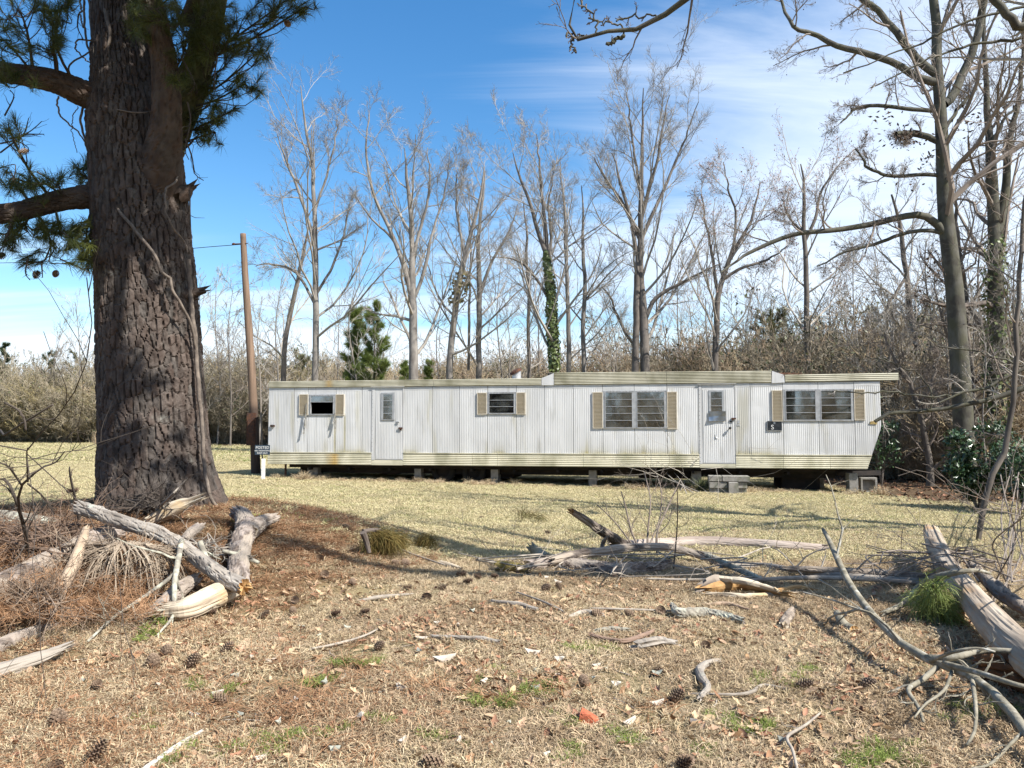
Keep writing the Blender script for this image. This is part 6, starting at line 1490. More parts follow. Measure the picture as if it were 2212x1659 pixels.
log('stick', 'thin pale stick leaning on the front of the pine trunk', 'stick', [(330, 1110, 2.6, .10), (372, 1068, 2.4, .45), (408, 1035, 1.6, .68), (432, 1010, 1, .8)][:2] + [(385, 1054, 1.6, .5), (398, 1040, 1, .58)], m_stick, 33, amp=.001, knots=0)
# stub with a fan of brown needles
m_brneed = mat('dead_brown_needles', (.20, .125, .035), (.13, .085, .028), 6, 3, .8, tone_c=(.17, .15, .05), trans=.25)
def needle_bough(label, spots, m, seed, n=420, L=.22, name='dead_pine_bough', stem=None, w=.004):
    rgx = np.random.default_rng(seed); c = gpath([(spots[0][0], spots[0][1], 1, 0)])[0, :3]; o = thing(name, label, 'pine bough', c); f = MB()
    for dx, dy, h, vx, vy, vz in spots:
        p0 = gpath([(dx, dy, 1, h)])[0, :3] - c; d = norm(np.array((vx, vy, vz)) + rgx.normal(size=(n, 3)) * .42); st = p0 + rgx.normal(size=(n, 3)) * np.array((.05, .05, .025)); e = st + d * L * rgx.uniform(.6, 1.2, (n, 1)); mid = (st + e) / 2 + (0, 0, .02); sd = norm(np.cross(d, rgx.normal(size=(n, 3)))) * w / 2
        i = np.arange(n)[:, None] * 5; f.add(np.stack([st - sd, st + sd, mid + sd, mid - sd, e - (0, 0, .03)], 1).reshape(-1, 3), i + np.array([[0, 1, 2, 3]]), i + np.array([[3, 2, 4]]), tone=np.repeat(rgx.random(n), 5))
    f.build('needles', m, o)
    for q in (stem or []):
        w2 = smooth_path(gpath(q), 10); k = MB(); k.tubes(w2[:, :3] - c, w2[:, 3], 8, cap=True); k.build('stem', m_wood_dark, o)
needle_bough('dead pine bough with drooping golden brown needles by the mound edge', [(812, 1152, .26, .5, 0, -.5), (835, 1158, .26, .7, 0, -.5), (825, 1170, .16, .2, -.4, -.5), (850, 1165, .20, .8, -.1, -.5), (800, 1175, .12, .3, -.4, -.3)], m_brneed, 1, stem=[[(784, 1150, 7, .30), (792, 1172, 6, .18), (798, 1195, 4, .05)], [(784, 1148, 5, .30), (815, 1145, 4, .30), (850, 1155, 2, .22)]])
needle_bough('small bunch of dull green brown needles right of the dead bough', [(930, 1165, .16, -.6, -.1, -.3), (925, 1162, .18, -.2, -.2, -.5), (915, 1176, .06, -.5, 0, -.1)], m_brneed, 2, n=200, L=.20)
needle_bough('drooping green pine seedling in front of the big fallen log', [(2018, 1262, .34, .1, -.3, -.5), (2005, 1285, .22, -.5, -.2, -.6), (2030, 1290, .22, .5, -.2, -.7), (2020, 1315, .12, .0, -.3, -.7), (2040, 1320, .12, .5, -.3, -.6), (2002, 1310, .1, -.5, -.3, -.5)], mat('seedling_needles', (.10, .16, .035), (.15, .19, .05), 6, 3, .5, tone_c=(.24, .27, .09), trans=.3), 3, n=150, L=.20, name='pine_seedling', stem=[[(2026, 1350, 2.4, .0), (2024, 1310, 2.2, .14), (2016, 1260, 1.5, .36)]], w=.005)
needle_bough('patch of flattened brown needles left in the lawn before the trailer', [(1140, 1112, .10, .6, 0, -.2), (1160, 1118, .10, .7, 0, -.2), (1130, 1115, .12, -.2, 0, .3)], mat('olive_needles', (.10, .10, .035), (.14, .11, .045), 6), 4, n=90, L=.22)
# middle group
log('propped_log', 'broken log propped up with a raw yellow broken end', 'log', [(1238, 1107, 7, .62), (1262, 1122, 9, .52), (1292, 1142, 10, .38), (1325, 1163, 11, .22), (1352, 1180, 12, .08)], m_wood_dark, 41, peel=.008, amp=.010, cell=(.03, .16), endm=m_wood_or, jag=.08, tone=None)
log('fallen_pole_log', 'long smooth pale log lying across the middle lawn', 'log', [(1325, 1180, 11, N_), (1400, 1177, 12, N_), (1500, 1172, 12.5, N_), (1600, 1175, 13, N_), (1690, 1180, 12.5, N_), (1776, 1186, 10, N_)], mat('pinkish_bare_wood', (.47, .40, .345), (.27, .215, .18), 12, 7, .85, (1.4, 1.4, .12), .38, .62, grain=True, bump=.004, bscale=30, tone_c=(.17, .125, .10), tone_mul=.35), 42, amp=.005, cell=(.05, .3), jag=.07, knots=.25, endm=m_wood_dark)
log('gnarled_log', 'dark gnarled log with a knob at its middle behind the barky one', 'log', [(1196, 1212, 9, .10), (1240, 1202, 11, .14), (1300, 1192, 11, .18), (1350, 1185, 11, .20), (1420, 1182, 10, .20), (1470, 1188, 10, .14), (1530, 1206, 8, .08), (1552, 1224, 6, N_)], m_wood_dark, 43, peel=.008, amp=.012, cell=(.05, .16), knots=.55)
log('barky_log', 'curved log with flaking grey bark lying before the gnarled log', 'log', [(1142, 1222, 12, N_), (1200, 1218, 14, N_), (1260, 1222, 15, N_), (1330, 1232, 15, N_), (1400, 1228, 13, N_), (1446, 1220, 10, .06)], m_wood_bark, 44, peel=.010, amp=.016, cell=(.06, .10), knots=.4, endm=m_wood_pale)
log('mossy_chunk', 'short mossy yellow log end left of the barky log', 'log', [(1080, 1224, 11, N_), (1112, 1226, 11, N_), (1138, 1230, 9, N_)], m_wood_moss, 45, amp=.008, endm=m_wood_dark)
log('stump', 'small grey greenish stump leaning behind the mossy chunk', 'stump', [(1148, 1182, 9, .16), (1162, 1196, 13, .08), (1180, 1208, 14, .03)], mat('greenish_grey_wood', (.27, .265, .215), (.19, .185, .14), 6, bump=.005), 46, amp=.005, jag=.05)
log('upright_stub', 'short dark stub standing up from the gnarled log', 'stick', [(1300, 1190, 5, .16), (1303, 1172, 4.4, .26), (1312, 1160, 3, .34)], m_wood_dark, 47, amp=.003, knots=.2)
log('stick', 'grey branch angled down at the right end of the gnarled log', 'stick', [(1530, 1200, 6, .16), (1580, 1222, 7, .10), (1620, 1240, 6, .06), (1648, 1252, 4, .03)], m_wood_lich, 48, amp=.005)
roots = []
for k in range(15):
    x = rr_.uniform(1150, 1620); roots.append([(x, rr_.uniform(1185, 1235), 1.8, rr_.uniform(.02, .22)), (x + rr_.normal() * 60, rr_.uniform(1180, 1240), 1.5, rr_.uniform(.05, .25)), (x + rr_.normal() * 120, rr_.uniform(1185, 1250), 1, rr_.uniform(.02, .15))])
twig_heap('loose web of grey twigs over the logs in the middle', 'brush heap', roots, m_stick, 13, k=(3, 2), lf=.5)
branchy('bare_shrub', 'wispy bare shrub growing out of the middle log pile', 'shrub', [[(1385, 1195, 2.6, 0), (1365, 1150, 2, .28), (1350, 1090, 1.5, .62), (1342, 1062, 1, .78)], [(1398, 1195, 2.6, 0), (1400, 1140, 2, .32), (1405, 1080, 1.4, .66), (1392, 1020, 1, .98)], [(1420, 1200, 3, 0), (1420, 1150, 2.4, .3), (1445, 1090, 1.8, .62), (1470, 1035, 1, .92)], [(1395, 1195, 2, 0), (1425, 1120, 1.5, .42), (1428, 1060, 1.2, .75), (1420, 1030, .8, .92)], [(1455, 1230, 1.8, 0), (1462, 1150, 1.4, .46), (1464, 1090, 1.1, .8), (1462, 1040, .8, 1.06)], [(1380, 1195, 2, 0), (1330, 1130, 1.4, .36), (1290, 1090, 1, .58)]], mat('shrub_twigs', (.20, .165, .135), (.14, .11, .09), 5), 21, k=(6, 4), up=.08, lf=.42, rm=.0016)
# split orange wood
for k, (lab, q, m_) in enumerate((('largest raw orange sliver of split wood', [(1530, 1272, 10, .06), (1600, 1262, 12, .08), (1690, 1280, 5, .05)], m_wood_or), ('pale top sliver on the orange split wood', [(1562, 1250, 6, .14), (1610, 1256, 7, .14), (1668, 1272, 4, .10)], m_wood_pale), ('dark barked piece at the left of the split wood', [(1525, 1262, 9, .10), (1548, 1254, 10, .12), (1572, 1258, 6, .10)], m_wood_dark), ('thin yellow sliver lying in front of the split wood', [(1545, 1284, 4, N_), (1620, 1287, 5, N_), (1710, 1282, 3, N_)], m_wood_pale), ('short orange splinter right of the split wood', [(1690, 1275, 4, N_), (1725, 1270, 5, N_), (1752, 1274, 2, N_)], m_wood_or))):
    log('wood_sliver', lab, 'split wood', q, m_, 60 + k, amp=.010, cell=(.02, .3), jag=.12, knots=.5, sides=10)
log('long_branch', 'long grey branch lying right of the middle pile nearest the lawn', 'branch', [(1560, 1222, 5, .06), (1650, 1222, 6, .05), (1730, 1236, 7, .05), (1840, 1246, 7, .05), (1970, 1256, 8, .05), (2030, 1262, 7, .05)], m_wood_grey, 70, amp=.005, twigs=5)
log('long_branch', 'slim pale branch running below the long grey branch to the right', 'branch', [(1585, 1256, 3.5, .04), (1680, 1250, 4.4, .06), (1780, 1248, 5, .08), (1900, 1252, 5, .06), (2010, 1262, 4, .04)], m_stick, 71, amp=.003, twigs=4)
log('long_branch', 'dark brown branch lying farthest back toward the big fallen log', 'branch', [(1700, 1228, 5, .10), (1800, 1232, 7, .10), (1900, 1238, 8, .09), (2000, 1250, 9, .08)], m_wood_dark, 72, amp=.005, twigs=5)
log('thin_branch', 'thin straight stick in front of the middle log pile', 'stick', [(1400, 1250, 1.8, .03), (1480, 1252, 2.6, .03), (1570, 1250, 2.4, .03), (1640, 1245, 2, .03)], m_stick, 73, amp=.001, knots=.1)
log('lichen_log', 'short log crusted with pale green lichen', 'log', [(1452, 1308, 5, .06), (1468, 1324, 10, .06), (1520, 1326, 12, N_), (1560, 1332, 11, N_), (1602, 1341, 7, N_)], m_wood_lich, 74, amp=.010, cell=(.03, .05), knots=.4, endm=m_wood_dark)
log('cut_chunk', 'dark twisted chunk of wood with a tan broken end', 'log', [(1692, 1352, 10, N_), (1702, 1335, 10, N_), (1712, 1318, 6, N_)], m_wood_dark, 75, amp=.010, endm=m_wood_pale)
log('cut_chunk', 'short cut log with a round orange sawn end', 'log', [(1808, 1324, 7, .08), (1818, 1342, 9, .06), (1830, 1354, 10, N_), (1846, 1362, 10.5, N_)], m_green_br, 76, amp=.004, endm=m_wood_or, jag=0)
log('root_piece', 'curved grey root lying alone in the lower middle', 'root', [(1556, 1428, 4, N_), (1530, 1432, 6, N_), (1512, 1446, 9, N_), (1518, 1466, 9, N_), (1530, 1484, 6, N_), (1514, 1506, 5, N_)], m_wood_grey, 77, amp=.006, knots=.4)
log('stick', 'pale forked stick on the lower middle grass', 'stick', [(1500, 1498, 1.6, N_), (1590, 1500, 3, N_), (1625, 1494, 4, N_), (1648, 1480, 3, N_), (1690, 1486, 3, N_)], m_stick, 78, amp=.002)
branchy('stick', 'bent pale twig at the bottom right of the lawn', 'stick', [[(1772, 1540, 2, .03), (1740, 1566, 3, .05), (1700, 1592, 3.5, .05), (1712, 1620, 3.5, .04), (1724, 1670, 3, .02)]], m_stick, 79, k=(3, 2), up=0, lf=.2)
log('stick', 'white peeled stick near the bottom edge of the picture', 'stick', [(306, 1668, 7, N_), (350, 1636, 6, N_), (390, 1608, 6, N_), (432, 1582, 4, N_)], mat('white_peeled_wood', (.55, .52, .47), (.38, .34, .29), 9, bump=.003), 80, amp=.004)
log('knotty_stick', 'knobbly grey stick left of the lawn centre', 'stick', [(1064, 1298, 3, .03), (1100, 1302, 3.5, .03), (1120, 1306, 6, N_), (1145, 1313, 5, N_), (1158, 1316, 4, N_)], m_wood_grey, 81, amp=.005, knots=.5)
log('thin_branch', 'thin forked twig slanting right of the knobbly stick', 'stick', [(1120, 1280, 1.5, .03), (1170, 1298, 2.2, .03), (1200, 1312, 2.4, .02), (1215, 1320, 2, .02)], m_stick, 82, amp=.001)
log('stick', 'pale bundle like stick under a long straight twig', 'stick', [(1230, 1332, 3, N_), (1262, 1322, 5, N_), (1300, 1328, 5, N_)], m_stick, 83, amp=.004)
log('thin_branch', 'long straight twig across the middle of the lawn', 'stick', [(1282, 1314, 1.8, .03), (1350, 1316, 2.4, .03), (1460, 1320, 1.6, .02)], m_stick, 84, amp=.001)
log('bark_strip', 'curved bark strip with a torn edge in the lower middle', 'bark', [(1375, 1394, 7, .03), (1400, 1388, 8, .05), (1430, 1384, 7, .05), (1460, 1388, 4, .03)], m_wood_grey, 85, amp=.010, jag=.08, knots=.6)
log('stick', 'red brown stick touching the curved bark strip', 'stick', [(1280, 1372, 3.4, .03), (1310, 1380, 4, .02), (1350, 1384, 4.4, .03), (1390, 1372, 4.6, .03), (1408, 1364, 3, .03)], mat('red_brown_stick', (.28, .19, .135), (.19, .13, .10), 9), 86, amp=.004)
log('stick', 'pale lichened stick above the red brown stick', 'stick', [(1290, 1362, 4, N_), (1320, 1358, 5, N_), (1352, 1360, 4, N_)], m_wood_lich, 87, amp=.005)
log('stick', 'smooth tan stick under the orange split wood', 'stick', [(1528, 1306, 3, N_), (1570, 1304, 4.4, N_), (1610, 1314, 2.6, N_)], mat('tan_smooth_stick', (.38, .28, .20), (.30, .21, .15), 6), 88, amp=.002)
log('thin_branch', 'flat pale twig trailing left of the lawn centre', 'stick', [(784, 1296, 3, N_), (820, 1290, 4, N_), (880, 1284, 2.4, N_)], m_stick, 89, amp=.002)
log('thin_branch', 'slim twig lying below the dead bough', 'stick', [(820, 1170, 2, .02), (900, 1200, 2, .02), (960, 1220, 1.4, .02)], m_stick, 90, amp=.001)
log('stick', 'dark decayed branch lying in two pieces left of the white chip', 'stick', [(935, 1374, 3, N_), (1000, 1378, 4.5, N_), (1040, 1380, 6, N_), (1075, 1386, 4, N_)], m_wood_grey, 91, amp=.008, knots=.6)
log('thin_branch', 'small gray stick between chips and cones at the lower left', 'stick', [(680, 1400, 2, N_), (730, 1390, 2.6, N_), (790, 1372, 2.2, N_), (838, 1346, 1.4, N_)], m_stick, 92, amp=.001)
log('wood_piece', 'white grey wood knot near the lawn centre', 'wood', [(954, 1217, 6, N_), (972, 1222, 6, N_), (996, 1228, 3, N_)], m_wood_pale, 93, amp=.004)
# right: great fallen log and the long curved branch
log('fallen_log', 'big fallen log of bleached and golden wood at the right edge', 'fallen log', [(2014, 1152, 17, .36), (2028, 1188, 21, .30), (2052, 1232, 23, .25), (2090, 1280, 26, .23), (2130, 1328, 31, .22), (2178, 1380, 38, .22), (2240, 1432, 43, .22), (2330, 1500, 46, .22)], m_wood_gold, 100, amp=.007, cell=(.04, 1.1), jag=.12, knots=.35, endm=m_wood_grey, sides=56)
log('bark_slab', 'loose slab of dark bark lying against the big fallen log', 'bark', [(2100, 1222, 10, .20), (2140, 1262, 14, .18), (2190, 1300, 14, .16), (2250, 1340, 12, .14)], m_wood_dark, 101, amp=.016, cell=(.08, .14), knots=.6, jag=.12)
log('rotten_end', 'dark rotten hollow stump end in the shade below the fallen log', 'stump', [(2140, 1440, 34, .10), (2190, 1450, 42, .12), (2260, 1470, 44, .12)], mat('rotten_rust_wood', (.16, .075, .032), (.06, .032, .02), 6, 6, .95, bump=.012, bscale=18), 102, amp=.03, cell=(.08, .12), hollow=True, knots=.5, endm=m_wood_dark)
branchy('fallen_branch', 'long curved greenish branch arching up at the lower right', 'fallen branch', [
    [(2262, 1640, 11.5, .10), (2212, 1575, 11, .12), (2165, 1515, 10.5, .13), (2110, 1468, 10, .15), (2050, 1437, 9.5, .17), (1995, 1420, 9, .18), (1950, 1392, 8.6, .20), (1905, 1350, 8, .23), (1862, 1300, 7.6, .28), (1830, 1252, 7.2, .36), (1806, 1200, 6.4, .48), (1790, 1165, 5.2, .57), (1778, 1144, 3.8, .62)],
    [(2000, 1422, 8, .18), (2060, 1420, 7, .22), (2130, 1405, 6, .25), (2240, 1410, 5, .27)], [(2040, 1434, 7, .18), (2110, 1452, 6, .22), (2200, 1480, 5, .22), (2260, 1490, 4, .2)], [(2030, 1436, 6, .16), (1990, 1470, 5.5, .10), (1962, 1490, 5, .08), (1985, 1530, 4, .04), (1995, 1560, 3, .03)],
    [(2100, 1465, 5, .15), (2108, 1530, 4, .14), (2105, 1580, 3.6, .08), (2088, 1610, 3, .02)], [(1945, 1388, 5, .2), (1985, 1418, 5, .12), (2030, 1440, 4, .06)], [(2010, 1428, 4, .18), (2060, 1408, 3.4, .30), (2110, 1400, 2.6, .34), (2150, 1408, 2, .33)], [(2060, 1440, 4, .16), (2040, 1490, 3.4, .14), (2000, 1520, 2.6, .1), (1975, 1550, 2, .06)], [(2212, 1580, 4, .12), (2180, 1610, 3.4, .06), (2140, 1650, 3, .03), (2100, 1660, 2, .03)]], m_green_br, 103, k=(4, 3), up=-.01, lf=.28)
log('curved_stick', 'bent smooth grey branch crossing in front of the big fallen log', 'branch', [(1912, 1322, 4.5, .03), (1955, 1302, 6, .10), (1985, 1268, 7, .22), (2020, 1248, 7, .34), (2070, 1236, 5.5, .42), (2110, 1232, 4, .44), (2136, 1238, 3, .40)], m_green_br, 104, amp=.002, knots=.1)
roots = [[(rr_.uniform(1880, 2200), rr_.uniform(1190, 1260), 1.8, rr_.uniform(.05, .3)), (rr_.uniform(1850, 2150), rr_.uniform(1170, 1240), 1.6, rr_.uniform(.2, .45)), (rr_.uniform(1760, 2100), rr_.uniform(1170, 1250), 1, rr_.uniform(.05, .4))] for k in range(13)]
twig_heap('spray of fine dark twigs left of the big fallen log', 'brush heap', roots, m_twig_b, 23, k=(3, 2), lf=.45)
roots = [[(rr_.uniform(2120, 2260), rr_.uniform(1230, 1330), 2, 0), (rr_.uniform(2120, 2240), rr_.uniform(1100, 1230), 1.6, rr_.uniform(.3, .7)), (rr_.uniform(2130, 2240), rr_.uniform(980, 1150), 1, rr_.uniform(.7, 1.2))] for k in range(9)]
twig_heap('thin dark upright stems behind the fallen log at the right edge', 'stems', roots, m_twig_b, 24, k=(5, 3), lf=.4, up=.06, name='weedy_stems')
for (lab, q, s) in (('bare weedy twigs standing before the middle of the trailer', [(1600, 1045), (1535, 990)], 1), ('pale bare stems before the steps end of the skirting', [(1500, 1062), (1440, 975)], 2)):
    br = [[(q[0][0] + k * 14 - 30, q[0][1] + rr_.uniform(-4, 6), 1.0, 0), (q[0][0] - 20 - k * 18, q[0][1] - 35, .8, .38), (q[1][0] - 20 - k * 12, q[1][1] + rr_.uniform(-5, 25), .5, .9)] for k in range(4)]
    branchy('weedy_stems', lab, 'stems', br, m_twig, 30 + s, k=(4, 2), lf=.4, rm=.003)

# ------------------------------------------------------------------ brick, chips, cones
bk = gpath([(1272, 1556, 22, .02)])[0]; c = bk[:3].copy(); c[2] = Hs(c[0], c[1])
mb = MB(); mb.hexa(np.array([(-.065, -.045, -.01), (.062, -.05, -.01), (.07, .04, -.01), (-.06, .05, -.01), (-.05, -.03, .055), (.005, -.035, .066), (.05, .02, .038), (-.045, .04, .075)]))
V, Q, T, mi, tn = mb.arrays(); bm_ = bpy.data.meshes.new('brick_piece'); bm_.from_pydata(V.tolist(), [], Q.tolist()); 
import bmesh
bb = bmesh.new(); bb.from_mesh(bm_); bmesh.ops.bevel(bb, geom=bb.edges[:], offset=.006, segments=1, affect='EDGES'); bmesh.ops.subdivide_edges(bb, edges=bb.edges[:], cuts=2)
rgb = random.Random(3)
for v in bb.verts: v.co += Vector((rgb.gauss(0, .0022), rgb.gauss(0, .0022), rgb.gauss(0, .0022)))
bb.to_mesh(bm_); bb.free(); bm_.materials.append(mat('red_brick', (.42, .125, .065), (.30, .085, .045), 25, 5, .95, bump=.003, bscale=80))
o = link('brick_piece', bm_); o.location = c; o.rotation_euler = (0, .05, -.15); tag(o, 'broken lump of red brick lying in the foreground grass', 'brick')
def chip_mesh(seed, L, Wd, m):
    r_ = np.random.default_rng(seed); n = 7; a = np.linspace(0, 2 * math.pi, 11)[:-1]; R_ = 1 + r_.normal(size=10) * .16
    top = np.stack([np.cos(a) * L / 2 * R_, np.sin(a) * Wd / 2 * R_, .012 + .012 * np.cos(a * 2) + r_.normal(size=10) * .003], -1); bot = top * (.94, .94, 1) - (0, 0, .009)
    mb = MB(); j = np.arange(10); k = (j + 1) % 10
    mb.add(np.vstack([top, bot, [[0, 0, .022 + r_.normal() * .006]], [[0, 0, .008]]]), np.stack([j, k, k + 10, j + 10], -1)[:, ::-1], np.vstack([np.stack([j, k, np.full(10, 20)], -1), np.stack([k + 10, j + 10, np.full(10, 21)], -1)]))
    return mb.mesh('wood_chip', m)
m_chip_w = mat('white_chip', (.48, .43, .36), (.34, .29, .24), 20, 4, .85, vary=.15); m_chip_g = mat('grey_green_chip', (.33, .34, .29), (.24, .24, .2), 20, 4, .9, vary=.15)
chips = [chip_mesh(1, .10, .045, m_chip_w), chip_mesh(2, .075, .05, m_chip_w), chip_mesh(3, .06, .045, m_chip_g), chip_mesh(4, .085, .04, m_chip_g)]
def drop(name, me, dx, dy, rx, ry, rz, s, label, cat, group=None, lift=.028):
    o = link(name, me); p = G(dx, dy, lift); o.location = p; o.rotation_euler = (rx, ry, rz); o.scale = (s,) * 3; return tag(o, label, cat, group)
o = drop('wood_chip', chips[0], 961, 1424, .05, -.08, .25, 1.55, 'largest white wood chip lying at the centre of the foreground', 'wood chip'); o.scale = (1.6, 1.1, 1.3)
drop('wood_chip', chips[1], 868, 1487, .3, .1, -.6, 1.0, 'cream wood chunk below and left of the largest white chip', 'wood chip'); drop('wood_chip', chips[0], 1150, 1410, .2, .1, -.2, 1.1, 'flat cream chip between the bark strip and the largest white chip', 'wood chip')
cs = [(1288, 1438), (1364, 1380 + 20), (1310, 1444), (750, 1416 - 60), (1030, 1450), (1208, 1425), (1156, 1448), (1158, 1486), (1045, 1472), (1330, 1478), (1282, 1464), (906, 1406), (910, 1380), (1203, 1458), (1250, 1700 - 200), (1020, 1340 - 20), (944, 1345), (990, 1352), (690, 1372), (652, 1354), (585, 1428), (545, 1420), (510, 1460), (700, 1474), (640, 1510), (470, 1500), (520, 1545), (600, 1560), (420, 1545), (340, 1480), (250, 1550), (180, 1470), (1420, 1520), (1500, 1560), (1100, 1560), (1060, 1610), (990, 1600), (870, 1600), (720, 1620), (640, 1600), (560, 1640), (1180, 1630), (1490, 1300 + 20), (1330, 1245 + 22), (1205, 1236 + 22), (1180, 1248), (1690, 1600), (1420, 1455), (1360, 1560), (780, 1550)]
rc = np.random.default_rng(17)
MARKS = [('red brick lump', 1272, 1556), ('largest white chip', 961, 1424), ('hollow cream log', 440, 1300), ('long curved branch', 1960, 1400), ('lichen crusted log', 1530, 1330), ('barky log', 1300, 1228), ('dead pine bough', 820, 1165), ('jagged wood chunk', 60, 1440), ('curved grey root', 1520, 1460), ('bent pale twig', 1720, 1600), ('orange split wood', 1620, 1275), ('white peeled stick', 370, 1620), ('forked log', 525, 1190), ('mossy log end', 1110, 1225), ('curved bark strip', 1420, 1390), ('knobbly grey stick', 1110, 1304)]
cl = place_labels(cs, MARKS, 'small pale wood chip')
for i, (a, b) in enumerate(cs): drop('wood_chip', chips[i % 4], a, b, rc.normal() * .10, rc.normal() * .10, rc.uniform(0, 6.28), rc.uniform(.45, .95), cl[i], 'wood chip', 'small pale wood chips scattered in the foreground', lift=.024)
cones = [(490, 1516), (132, 1565), (440, 1370 - 45), (635, 1372 - 48), (715, 1326), (778, 1256 + 67), (810, 1402), (355, 1414), (205, 1480), (405, 1440), (330, 1390 + 50), (478, 1410), (1000, 1288 - 30), (945, 1272), (1170, 1275), (1210, 1240 + 35), (1040, 1242 + 6), (1060, 1244), (1262, 1480), (1448, 1512), (1432, 1446), (1520, 1362 + 30), (1425, 1390 - 70), (1368, 1310 + 20), (862, 1218), (880, 1220), (1046, 1142 - 24), (740, 1140), (985, 1240), (930, 1320 - 30), (120, 1652), (195, 1645), (960, 1660 - 8), (1462, 1652), (870, 1330 - 60), (560, 1335), (1300, 1330), (1190, 1192 - 40), (1720, 1480), (1860, 1480), (700, 1240), (760, 1262), (690, 1200 + 4), (640, 1296)]
cl = place_labels(cones, MARKS, 'open brown pine cone')
for i, (a, b) in enumerate(cones): drop('pine_cone', cone_me[i % 3], a, b, 1.35 + rc.normal() * .25, rc.normal() * .3, rc.uniform(0, 6.28), rc.uniform(.75, 1.05), cl[i], 'pine cone', 'pine cones scattered over the lawn', lift=.036)

# ------------------------------------------------------------------ grass and litter nobody could count
m_straw = mat('straw_blades', (.66, .55, .375), (.48, .38, .24), 1, 1, .85, tone_c=(.22, .155, .095), tone_mul=.8, vary=.22, huev=.012, trans=.25, spec=.15)
m_lawn = mat('lawn_blades', (.60, .53, .34), (.48, .41, .25), 1, 1, .85, tone_c=(.33, .30, .14), tone_mul=.7, vary=.2, huev=.015, trans=.25, spec=.15)
m_grn = mat('green_blades', (.16, .23, .045), (.22, .27, .07), 1, 1, .7, tone_c=(.36, .36, .13), tone_mul=.6, vary=.2, trans=.3)
m_rneed = mat('rusty_needles', (.235, .122, .062), (.155, .08, .042), 1, 1, .85, tone_c=(.40, .255, .15), tone_mul=.8, vary=.22, spec=.15)
m_leaf = mat('tan_leaves', (.47, .335, .215), (.34, .23, .145), 8, 3, .8, tone_c=(.52, .38, .24), vary=.30, huev=.012, trans=.15)
m_leafr = mat('russet_leaves', (.26, .135, .075), (.18, .095, .06), 8, 3, .8, tone_c=(.34, .20, .12), vary=.30, huev=.012)
def clump_src(name, seed, m, n, rad, L, w, lie, tmix=1.0):
    r_ = np.random.default_rng(seed); mb = MB()
    a = r_.uniform(0, 6.28, n); p = np.stack([np.cos(a), np.sin(a), np.zeros(n)], -1) * (rad * np.sqrt(r_.random((n, 1)))); b = r_.uniform(0, 6.28, n); el = np.clip(r_.normal(lie, .35, n), .02, 1.4)
    d = np.stack([np.cos(b) * np.cos(el), np.sin(b) * np.cos(el), np.sin(el)], -1); l = L * r_.uniform(.5, 1.2, (n, 1)); mid = p + d * l * .55 + (0, 0, .004); e = p + d * l * (1, 1, .55) + r_.normal(size=(n, 3)) * .15 * l * (1, 1, .3); sd = norm(np.cross(d, (0, 0, 1.)) + r_.normal(size=(n, 3)) * .3) * w / 2
    i = np.arange(n)[:, None] * 5; mb.add(np.stack([p - sd, p + sd, mid + sd, mid - sd, e], 1).reshape(-1, 3), i + np.array([[0, 1, 2, 3]]), i + np.array([[3, 2, 4]]), tone=np.repeat(r_.random(n) ** 1.5 * tmix, 5))
    return bpy.data.objects.new(name, mb.mesh(name, m))
def leaf_src(name, seed, m, lobed=True):
    r_ = np.random.default_rng(seed); n = 6; x = np.linspace(-.5, .5, n + 1); wd = .22 * np.sin(np.clip((x + .5) * .9 + .08, 0, 1) * math.pi) ** .7 * (1 + (.35 * np.cos(x * 26) if lobed else 0)); cu = r_.uniform(.1, .5); z = .12 * cu + cu * x * x * .9; z = z - z.min() + .02
    Vl = np.stack([x, wd, z + wd * r_.uniform(.2, .9)], -1); Vr = np.stack([x, -wd, z + wd * r_.uniform(.2, .9)], -1); Vc = np.stack([x, 0 * x, z], -1); mb = MB(); i = np.arange(n); V = np.vstack([Vl, Vc, Vr]); k = n + 1
    mb.add(V * .085, np.vstack([np.stack([i, i + k, i + k + 1, i + 1], -1), np.stack([i + k, i + 2 * k, i + 2 * k + 1, i + k + 1], -1)]), tone=r_.random(len(V)) * .5); return bpy.data.objects.new(name, mb.mesh(name, m, True))
rs = np.random.default_rng(99)
def field(n, y0, y1, dens, xpad=1.0, ypow=1.0):
    """random points over the strip in view, kept by a density function"""
    y = y0 + (y1 - y0) * rs.random(n) ** ypow; x = (rs.random(n) * 2 - 1) * (y * .70 + xpad)
    keep = rs.random(n) < dens(x, y); x, y = x[keep], y[keep]
    z = H(x, y) + (fbm(x * 5, y * 5, 41, 3) - .5) * .030 * sstep(14, 9, y) * sstep(9, 6.5, np.abs(x)); return np.stack([x, y, z], -1)
def spin(n, tilt=.12):
    return np.stack([rs.normal(size=n) * tilt, rs.normal(size=n) * tilt, rs.uniform(0, 6.28, n)], -1)
no_wood = lambda x, y: 1 - wood_mask(x, y)
m_thatch = mat('brown_thatch', (.50, .39, .255), (.35, .26, .165), 1, 1, .9, tone_c=(.17, .115, .075), tone_mul=.8, vary=.22, trans=.2, spec=.1)
straw = [clump_src('straw_clump', k, m_straw, 60, .11, .075, .0040, .28) for k in (1, 2, 3)] + [clump_src('thatch_clump', k, m_thatch, 60, .12, .07, .0040, .15) for k in (4, 5)]
lawn = [clump_src('lawn_clump', 5 + k, m_lawn, 70, .16, .06, .0065, .55) for k in (1, 2)]
p = field(52000, 2.9, 12, lambda x, y: np.clip(1.05 - .85 * needle_mask(x, y), 0, 1) * np.clip(.12 + 1.5 * sstep(.25, .72, fbm(x * 1.3, y * 1.3, 61, 4)), 0, 1) * no_wood(x, y), ypow=1.15)
